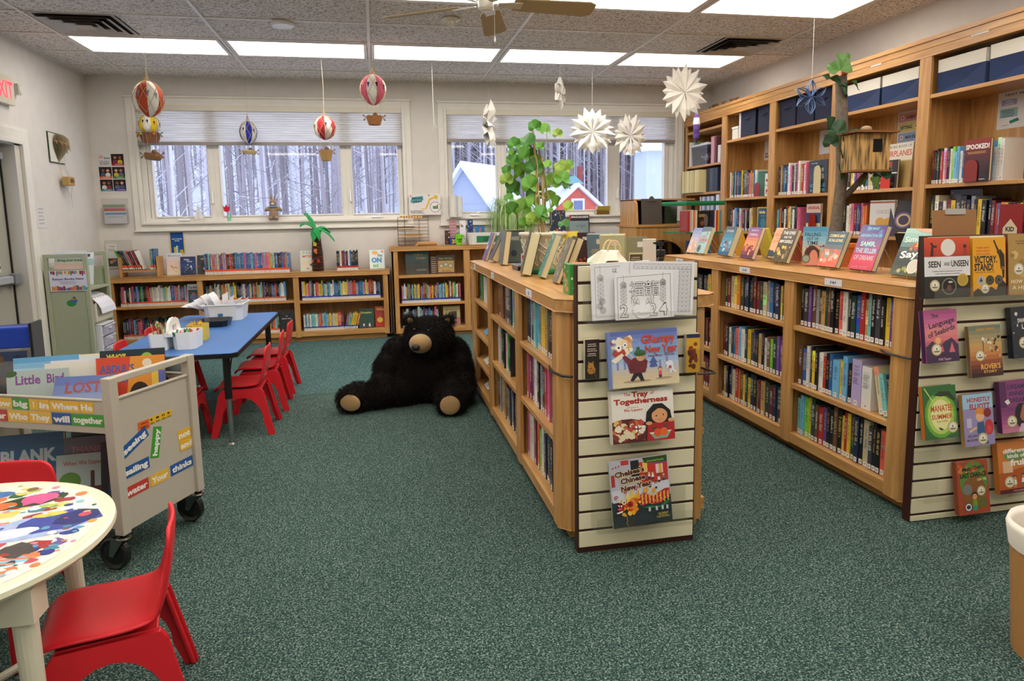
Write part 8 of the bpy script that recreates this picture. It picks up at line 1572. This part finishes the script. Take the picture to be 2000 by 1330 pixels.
lb_('yellow and black comic-style book behind the pot', 1.075, 3.74, .10, .235, .012, '#d8c02c', 12, yaw=-20, art=lambda A: (A.text('GAME', .6, .8, .12, '#3c2c14', fit=.5, bold=.04), blobs(A, 10, ['#2c2a24', '#c8803c', '#1c1c1c'], 0, .0, 1, .6, (.08, .16), 3)))
lb_('maroon and plum novel standing upright behind the paper bag', 1.17, 3.72, .10, .225, .03, '#3a2226', 3, sp='#7a2444', yaw=160, back=lambda A: (A.rect(.72, 0, 1, 1, '#7a2444'), blobs(A, 8, ['#c8403c', '#8a3a3c'], .1, .05, .7, .4, (.06, .12), 3), A.rect(.3, .82, .6, .9, '#c8c4bc')))
def back_cover(c, c2): return lambda A: (A.rect(0, 0, 1, 1, c), A.rect(.4, .76, .75, .88, '#d8d4cc'), A.greek(.5, .62, .7, .018, c2, 2, 8, 2.2))
lb_('blue and gold fantasy novel leaning left on the right edge of the middle bookcase', 1.215, 3.60, .13, .225, .028, '#4c7088', 13, yaw=152, sp='#8a4a3c', back=back_cover('#5c7a8a', '#c8b070'))
lb_('pale green novel with an orange spine lettered in black', 1.22, 3.40, .13, .225, .03, '#b4b890', 13, yaw=152, sp='#e0902c', back=back_cover('#b8bc98', '#6a6a4c'))
lb_('olive and grey book with a framed text panel, right of the pale green one', 1.225, 3.12, .10, .215, .03, '#7c7c60', 2, yaw=170, back=lambda A: (A.rect(0, 0, 1, 1, '#848468'), A.rect(.55, .78, .85, .9, '#dcd8d0'), A.rect(.16, .04, .84, .66, '#c8c4a0'), A.rect(.2, .06, .8, .62, '#4c4434'), A.greek(.5, .55, .5, .02, '#c8c0a0', 2, 8, 2.2)))
lb_('white-spined book with yellow lettering beside the hand sanitiser', 1.268, 3.03, .06, .21, .012, '#d0d0cc', 10, yaw=150, sp='#2c3c5c')
t = thing('hand_sanitizer', 'clear pump bottle with black top beside the colouring sheets', 'pump bottle', (1.245, 2.86, T0))
MB().lathe([(0, 0), (.032, 0), (.036, .01), (.036, .10), (.026, .125), (.014, .135), (.014, .14), (0, .14)], 24, W1).build('bottle', 'acrylic', t, smooth=True); m = MB(); m.lathe([(0, .14), (.02, .14), (.02, .165), (.008, .168), (.006, .185), (.0, .185)], 18, lin('#141416')); m.box(-.02, -.008, .185, .012, .008, .202, lin('#141416')); m.box(-.034, -.005, .192, -.018, .005, .2, lin('#141416')); m.build('pump', 'plastic', t)
t = thing('flat_tin', 'flat dark tin with a clear lid lying by the aqua card holder', 'tin', (.885, 4.08, T0)); MB().box(-.06, -.09, 0, .06, .09, .022, lin('#2c3c50')).build('tin_body', 'metal', t, bevel=.004); MB().box(-.061, -.091, .0225, .061, .091, .034, lin('#a8b0b4')).build('lid', 'metal', t, bevel=.004)
t = thing('craft_tin', 'small white and green patterned tin on top of the flat tin', 'tin', (.93, 4.06, T0+.0348)); MB().box(-.045, -.06, 0, .045, .06, .05, lin('#d8d4cc')).build('tin_body', 'print', t, bevel=.004); MB().box(-.047, -.062, .0505, .047, .062, .062, lin('#a8c83c')).build('lid', 'print', t, bevel=.003)
o = holder('upright clear card holder in front of the small tins', .845, 3.86, T0, .06, .03, .005, .115, grp=None); 
m = MB(); m.box(-.028, -.003, .004, .028, -.0015, .11, lin('#d8d4d0')); A = Art(m, (-.028, -.0035, .004), (1, 0, 0), (0, 0, 1), .056, .106); A.rect(.1, .7, .9, .9, '#b83c3c'); o = m.build('notice_card', 'paper'); o.location = (.845, 3.852, T0); tag(o, 'small card with a red heading in the clear holder', 'card')
t = thing('tissue_box', 'green tissue box printed with orange flowers at the near corner', 'tissue box', (.832, 2.745, T0), R(-4))
m = MB(); m.box(-.058, -.058, 0, .058, .058, .125, lin('#2f8a3c'))
for O, U, sd in (((-.058, -.058, 0), (1, 0, 0), 1), ((-.058, .058, 0), (0, -1, 0), 2)):
    A = Art(m, O, U, (0, 0, 1), .116, .125, .0003); A.rect(0, 0, .04, 1, '#48b04c'); A.rect(.96, 0, 1, 1, '#48b04c'); blobs(A, 12, ['#1e6a34', '#9cc86a', '#d8e0a8'], .04, 0, .96, 1, (.05, .12), sd); blobs(A, 5, ['#e08a5c', '#d87a4c'], .04, 0, .96, 1, (.12, .16), sd+5)
m.build('carton', 'print', t); m = MB(); m.ell(0, 0, .126, .038, .022, .004, lin('#e08a5c'), 16, 6); m.build('tissue_slot', 'paper', t)
m = MB(); vs = []; q = random.Random(5); n = 14
ring1 = [(.085*math.cos(6.283*k/n)*q.uniform(.9, 1.25), .07*math.sin(6.283*k/n)*q.uniform(.9, 1.2), .115+.02*math.sin(3*6.283*k/n)) for k in range(n)]; ring2 = [(.05*math.cos(6.283*k/n), .045*math.sin(6.283*k/n), .165+.008*math.sin(5*k)) for k in range(n)]; ring3 = [(.02*math.cos(6.283*k/n), .02*math.sin(6.283*k/n), .172) for k in range(n)]
m.add(ring1+ring2+ring3, [(k, (k+1) % n, n+(k+1) % n, n+k) for k in range(n)]+[(n+k, n+(k+1) % n, 2*n+(k+1) % n, 2*n+k) for k in range(n)]+[tuple(range(2*n, 3*n))], lin('#e6e0cc')); 
t = thing('gift_bag', 'cream paper bag with cord handles standing behind the slatwall top', 'bag', (.985, 2.83, T0)); m.build('bag_flap', 'paper', t, solid=.001)
m = MB(); m.box(-.07, -.05, 0, .07, .05, .12, lin('#e2dcc6')); m.build('bag_body', 'paper', t)
for y in (-.03, .03): m = MB(); m.tube([(.02+.03*math.cos(R(180-18*k)), y, .16+.055*math.sin(R(18*k))) for k in range(11)], .0035, 6, lin('#d8c090')); m.build('cord_handle', 'cloth', t)
# stacked thick books and sloping magazines in the far bay of the middle case
for i, (c, hh) in enumerate((('#e0dcd4', .05), ('#3a3e4a', .05), ('#d8d4c8', .045), ('#dcd8d2', .05))):
    m = MB(); m.box(-.09, 0, 0, .09, .12, hh-.002, lin(c)); m.box(-.086, -.001, .004, .091, .115, hh-.006, PAGE); o = m.build('book', 'print'); o.matrix_world = MM @ Matrix.Translation((.59, .05+.006*(i % 2), .7361+sum((.05, .05, .045, .05)[:i]))); tag(o, ['bottom pale', 'second charcoal', 'third pale', 'topmost white'][i]+' thick book of the stack on the middle bookcase far-bay top shelf', 'book', 'thick books stacked in the far bay')
for i, (z, c, c2) in enumerate(((.505, '#d8b83c', '#6aa0c0'), (.295, '#b8c8a0', '#e0dcc8'), (.11, '#a8846c', '#d8d0c4'))):
    for j in range(2):
        m = MB(); m.box(-.085, 0, 0, .085, .004, .2, lin(c if j else c2)); A = Art(m, (-.085, 0, 0), (1, 0, 0), (0, 0, 1), .17, .2); A.rect(0, .82, 1, 1, '#e0dcd4'); blobs(A, 8, [c, c2, '#7c5a8c'], 0, 0, 1, .8, (.06, .16), i*3+j)
        o = m.build('magazine', 'print'); o.matrix_world = MM @ Matrix.Translation((.36+.21*j, .04, z)) @ Matrix.Rotation(R(-58), 4, 'X'); tag(o, ('left' if not j else 'right')+' magazine lying on the '+('upper', 'middle', 'lowest')[i]+' sloping shelf facing the bear', 'magazine', 'magazines in the far bay')
# ================================================================== BEYOND THE RIGHT CASE
for lb, x, y, c, c2 in (('yellow book facing away behind the aqua medallion novel', 2.70, 4.72, '#d8a82c', '#e0b040'), ('green and yellow book facing away behind the mauve novel', 2.70, 4.36, '#c8c040', '#8ab89c'), ('coral book facing away behind the peach and slate novel', 2.70, 4.02, '#b8442c', '#d8806c'), ('dark-covered book facing away behind the Eyes novel', 2.70, 3.76, '#2c2c2c', '#3c4c34'), ('black book facing away behind the tall purple to red novel', 2.70, 3.02, '#1e1e22', '#2c2c30')):
    cover_book(lb, .15, .215, .025, c, None, TRS(x+.03, y, 1.0065+.025*math.sin(R(18)), R(90), R(18)), grp='books facing the wall bookcase')
m = MB(); m.lathe([(0, 0), (.075, 0), (.09, .11), (.095, .11), (.095, .13), (.085, .13), (0, .12)], 24, lin('#c8682c')); o = m.build('terracotta_pot', 'matte'); o.location = (2.71, 3.585, 1.0065); tag(o, 'orange pot beside the upright sky blue novel', 'pot')
m = MB(); m.ell(0, 0, .04, .04, .035, .035, lin('#d8c0a8')); m.ell(.03, -.02, .05, .012, .012, .012, lin('#3a2c24')); m.ell(-.03, 0, .03, .03, .025, .025, lin('#4a3830')); o = m.build('plush_toy', 'cloth', smooth=True); o.location = (2.70, 3.59, 1.128); tag(o, 'small pink and brown plush sitting in the orange pot', 'plush toy')
m = MB(); m.box(-.11, 0, 0, .11, .004, .32, lin('#a5754a')); m.box(-.05, -.006, .30, .05, 0, .325, lin('#b8b4ac')); o = m.build('clipboard', 'paint'); o.matrix_world = TRS(2.46, 2.52, 1.0065, 0, .06); tag(o, 'brown hardboard clipboard standing behind the award book ledge', 'clipboard')
# birch pole with birdhouse
tr = thing('birch_pole', 'rough grey tree trunk with artificial ivy standing before the wall bookcase', 'tree trunk', (3.06, 4.1, 0))
m = MB(); m.tube([(-.03, 0, 0), (-.035, 0, .6), (-.03, 0, 1.05), (-.01, 0, 1.3), (.012, .0, 1.55), (-.005, .0, 1.85), (-.03, 0, 2.2)], [.055, .05, .045, .038, .036, .04, .036], 14, lin('#6c6052')); m.tube([(.0, 0, 1.38), (.07, -.03, 1.47), (.09, -.13, 1.568)], [.024, .02, .016], 8, lin('#5c5044')); m.build('trunk', 'bark', tr, smooth=True)
m = MB(); m.lathe([(0, -.01), (.02, 0), (.022, .03), (0, .04)], 8, lin('#c8301e'), (-.005, 0, 2.21)); m.build('red_berry', 'plastic', tr)
q = random.Random(41)
for i, (x, z, s_) in enumerate(((-.10, 2.22, .07), (-.06, 2.25, .06), (-.07, 2.14, .06), (-.04, 2.08, .05), (.06, 2.12, .04), (-.17, 2.17, .03), (-.17, 1.86, .05), (-.11, 1.83, .06), (-.13, 1.76, .045), (-.02, 1.78, .04), (.06, 1.76, .07), (.14, 1.75, .05), (.18, 1.73, .045), (.04, 1.70, .06), (-.04, 1.68, .035), (.01, 1.60, .06), (-.02, 1.55, .05), (.13, 1.50, .04), (.22, 1.48, .05), (.26, 1.55, .05), (.30, 1.57, .03), (.21, 1.58, .035))):
    leafm((x, -.07+q.uniform(-.03, .02), z), s_*1.15, q.uniform(-.8, .8), R(90)+q.uniform(-.8, .3), lin(q.choice(['#2f5a2c', '#24482a', '#3c6a30', '#6a9a50', '#2c5230'])), q, 4).build('ivy_leaf', 'leaf', tr)
bh = thing('birdhouse', 'weathered wooden birdhouse hanging from the grey tree trunk', 'birdhouse', (3.115, 3.945, 1.585), R(-6))
m = MB(); m.box(-.115, -.08, 0, .115, .08, .225, lin('#9a7040')); m.build('walls', 'planks', bh); m = MB(); m.prism([(-.14, .23), (.15, .225), (.15, .238), (-.14, .243)], -.12, .1, 'y', lin('#7a5230')); m.build('roof', 'bark', bh); m = MB(); m.box(.0, -.083, .11, .06, -.0805, .19, lin('#16120f')); m.build('entry_hole', 'matte', bh); m = MB(); m.box(-.12, -.085, -.012, .12, .085, .0, lin('#8a5c34')); m.build('floor_board', 'bark', bh); m = MB(); m.ell(.0, 0, .262, .035, .03, .02, lin('#b89878'), 10, 7); m.build('stone', 'matte', bh)
# computer desk by the window
dk = thing('study_desk', 'maple study carrel with a raised back and arched opening by the far window', 'desk', (3.02, 6.8, 0))
m = MB(); n = 14; arch = [(-.34+.30+.27*math.cos(R(180*k/n)), .78+.26*math.sin(R(180*k/n))) for k in range(n+1)]
m.prism([(-.34, 0), (-.31, 0), (-.31, .78)]+[(x, z) for x, z in reversed([(-.04+.27*math.cos(R(180*k/n)), .80+.25*math.sin(R(180*k/n))) for k in range(n+1)])]+[(.23, 0), (.34, 0), (.34, 1.19), (-.34, 1.19)], 0, .02, 'y'); m.build('front_panel', 'wood_z', dk)
m = MB(); m.box(-.35, -.02, 1.19, .36, .55, 1.215); m.build('desk_top', 'wood_x', dk); 
for x in (-.34, .33): m = MB(); m.box(x, .02, 0, x+.02, .5, 1.19); m.build('side_panel', 'wood_z', dk)
m = MB(); m.prism([(.0, 1.215), (.5, 1.215), (.5, 1.48), (.1, 1.48), (.03, 1.44)], -.33, -.31, 'x'); m.build('hood_side', 'wood_z', dk); MB().box(-.31, .35, .02, .33, .36, 1.18, lin('#141214')).build('back_panel', 'matte', dk); m = MB(); m.box(-.33, .08, 1.47, .36, .5, 1.485); m.build('hood_top', 'wood_x', dk); MB().box(-.31, .45, 1.215, .33, .47, 1.47, lin('#1b1a1c')).build('hood_back', 'matte', dk)  # dark back sheet stands in for shade inside the arched opening
cbd = thing('clipboard', 'dark clipboard with silver clip propped on the study desk', 'clipboard', (2.86, 6.80, 1.216))
m = MB(); m.M = TRS(0, .0, 0, 0, .08); m.box(-.115, 0, 0, .115, .004, .27, lin('#4c433c')); m.build('board', 'paint', cbd, bevel=.002); m = MB(); m.M = TRS(0, 0, 0, 0, .08); m.prism([(-.05, .245), (.05, .245), (.03, .27), (.012, .295), (-.012, .295), (-.03, .27)], -.008, -.001, 'y', lin('#8c8a86')); m.build('clip', 'metal', cbd)
# spinner rack
sr = thing('spinner_rack', 'green-edged clear spinner rack of paperbacks beside the study desk', 'book rack', (3.03, 6.2, 0), R(10))
GR = lin('#1f7a4c')
m = MB(); m.box(-.22, -.2, 1.40, .22, .2, 1.412, GR); m.box(-.225, -.205, 1.412, .225, .205, 1.44, GR); m.build('top_plate', 'plastic', sr, bevel=.004)
for z in (1.135, .86): m = MB(); m.box(-.21, -.19, z, .21, .19, z+.012, GR); m.build('tier_plate', 'plastic', sr)
m = MB(); m.tube([(0, 0, .02), (0, 0, 1.40)], .02, 10, lin('#22262a')); m.lathe([(0, 0), (.2, 0), (.2, .02), (0, .03)], 20, lin('#22262a')); m.build('post', 'plastic', sr)
for x in (-.2, .2): m = MB(); m.box(x-.002, -.185, .872, x+.002, .185, 1.40); m.build('clear_side', 'acrylic', sr)


gi = 'paperbacks in the spinner rack'
def spb(label, x, z, w, h, c, d=.13, art=None): 
    m = MB(); m.box(0, 0, 0, w, d, h, lin(c)); m.box(.002, .003, .002, w-.002, d+.001, h+.0006, PAGE)
    if art: art(Art(m, (0, 0, 0), (1, 0, 0), (0, 0, 1), w, h))
    o = m.build('book', 'print'); o.matrix_world = Matrix.Translation(sr.location) @ Matrix.Rotation(R(10), 4, 'Z') @ Matrix.Translation((x, -.185, z+.001)); tag(o, label, 'book', gi)
xx = -.19
for i, (c, w) in enumerate((('#a82c34', .022), ('#c8a890', .02), ('#dcd4c0', .018), ('#d87a5c', .022), ('#d8cfa8', .025))): spb(('maroon', 'pinkish', 'white', 'salmon', 'cream')[i]+' paperback spine at the left of the upper spinner tier', xx, 1.147, w-.002, .20+.005*(i % 3), c); xx += w
spb('black paperback facing out with gold lettering, upper spinner tier', xx+.002, 1.147, .13, .20, '#201c1a', .03, lambda A: (A.text('GIVER', .38, .78, .14, '#c8a05c', fit=.6, bold=.03), A.ell(.72, .55, .18, .3, '#6a6460'), A.ell(.4, .42, .16, .12, '#8a4c30'))); xx += .14
for i, (c, w) in enumerate((('#1c2438', .02), ('#20242c', .02), ('#4c2c5c', .018), ('#e0d8c0', .016), ('#c8402c', .022), ('#e0a83c', .018), ('#4c90a8', .02))): spb(('navy', 'black', 'purple', 'cream', 'red', 'amber', 'light blue')[i]+' paperback spine at the right of the upper spinner tier', min(xx, .19), 1.147, w-.002, .205, c) if xx < .195 else None; xx += w
spb('dark blue paperback with pink figures, lower spinner tier', -.19, .872, .13, .2, '#2c3c5c', .03, lambda A: blobs(A, 12, ['#c86a5c', '#5a7a9c', '#1c2434'], 0, 0, 1, 1, (.08, .2), 3)); spb('steel blue paperback facing out, lower spinner tier', -.05, .872, .13, .2, '#3c6a8c', .03)
# waste bin at the right edge
t = thing('waste_bin', 'cream lined bin just inside the lower right frame edge', 'bin', (1.948, 1.53, 0))
MB().lathe([(0, 0), (.115, 0), (.142, .37), (.138, .37), (.112, .006), (0, .006)], 28, lin('#b8844c')).build('bin_body', 'plastic', t); MB().lathe([(.142, .33), (.152, .39), (.146, .412), (.135, .39), (.128, .31)], 28, lin('#e6ded0')).build('liner', 'paper', t, smooth=True)
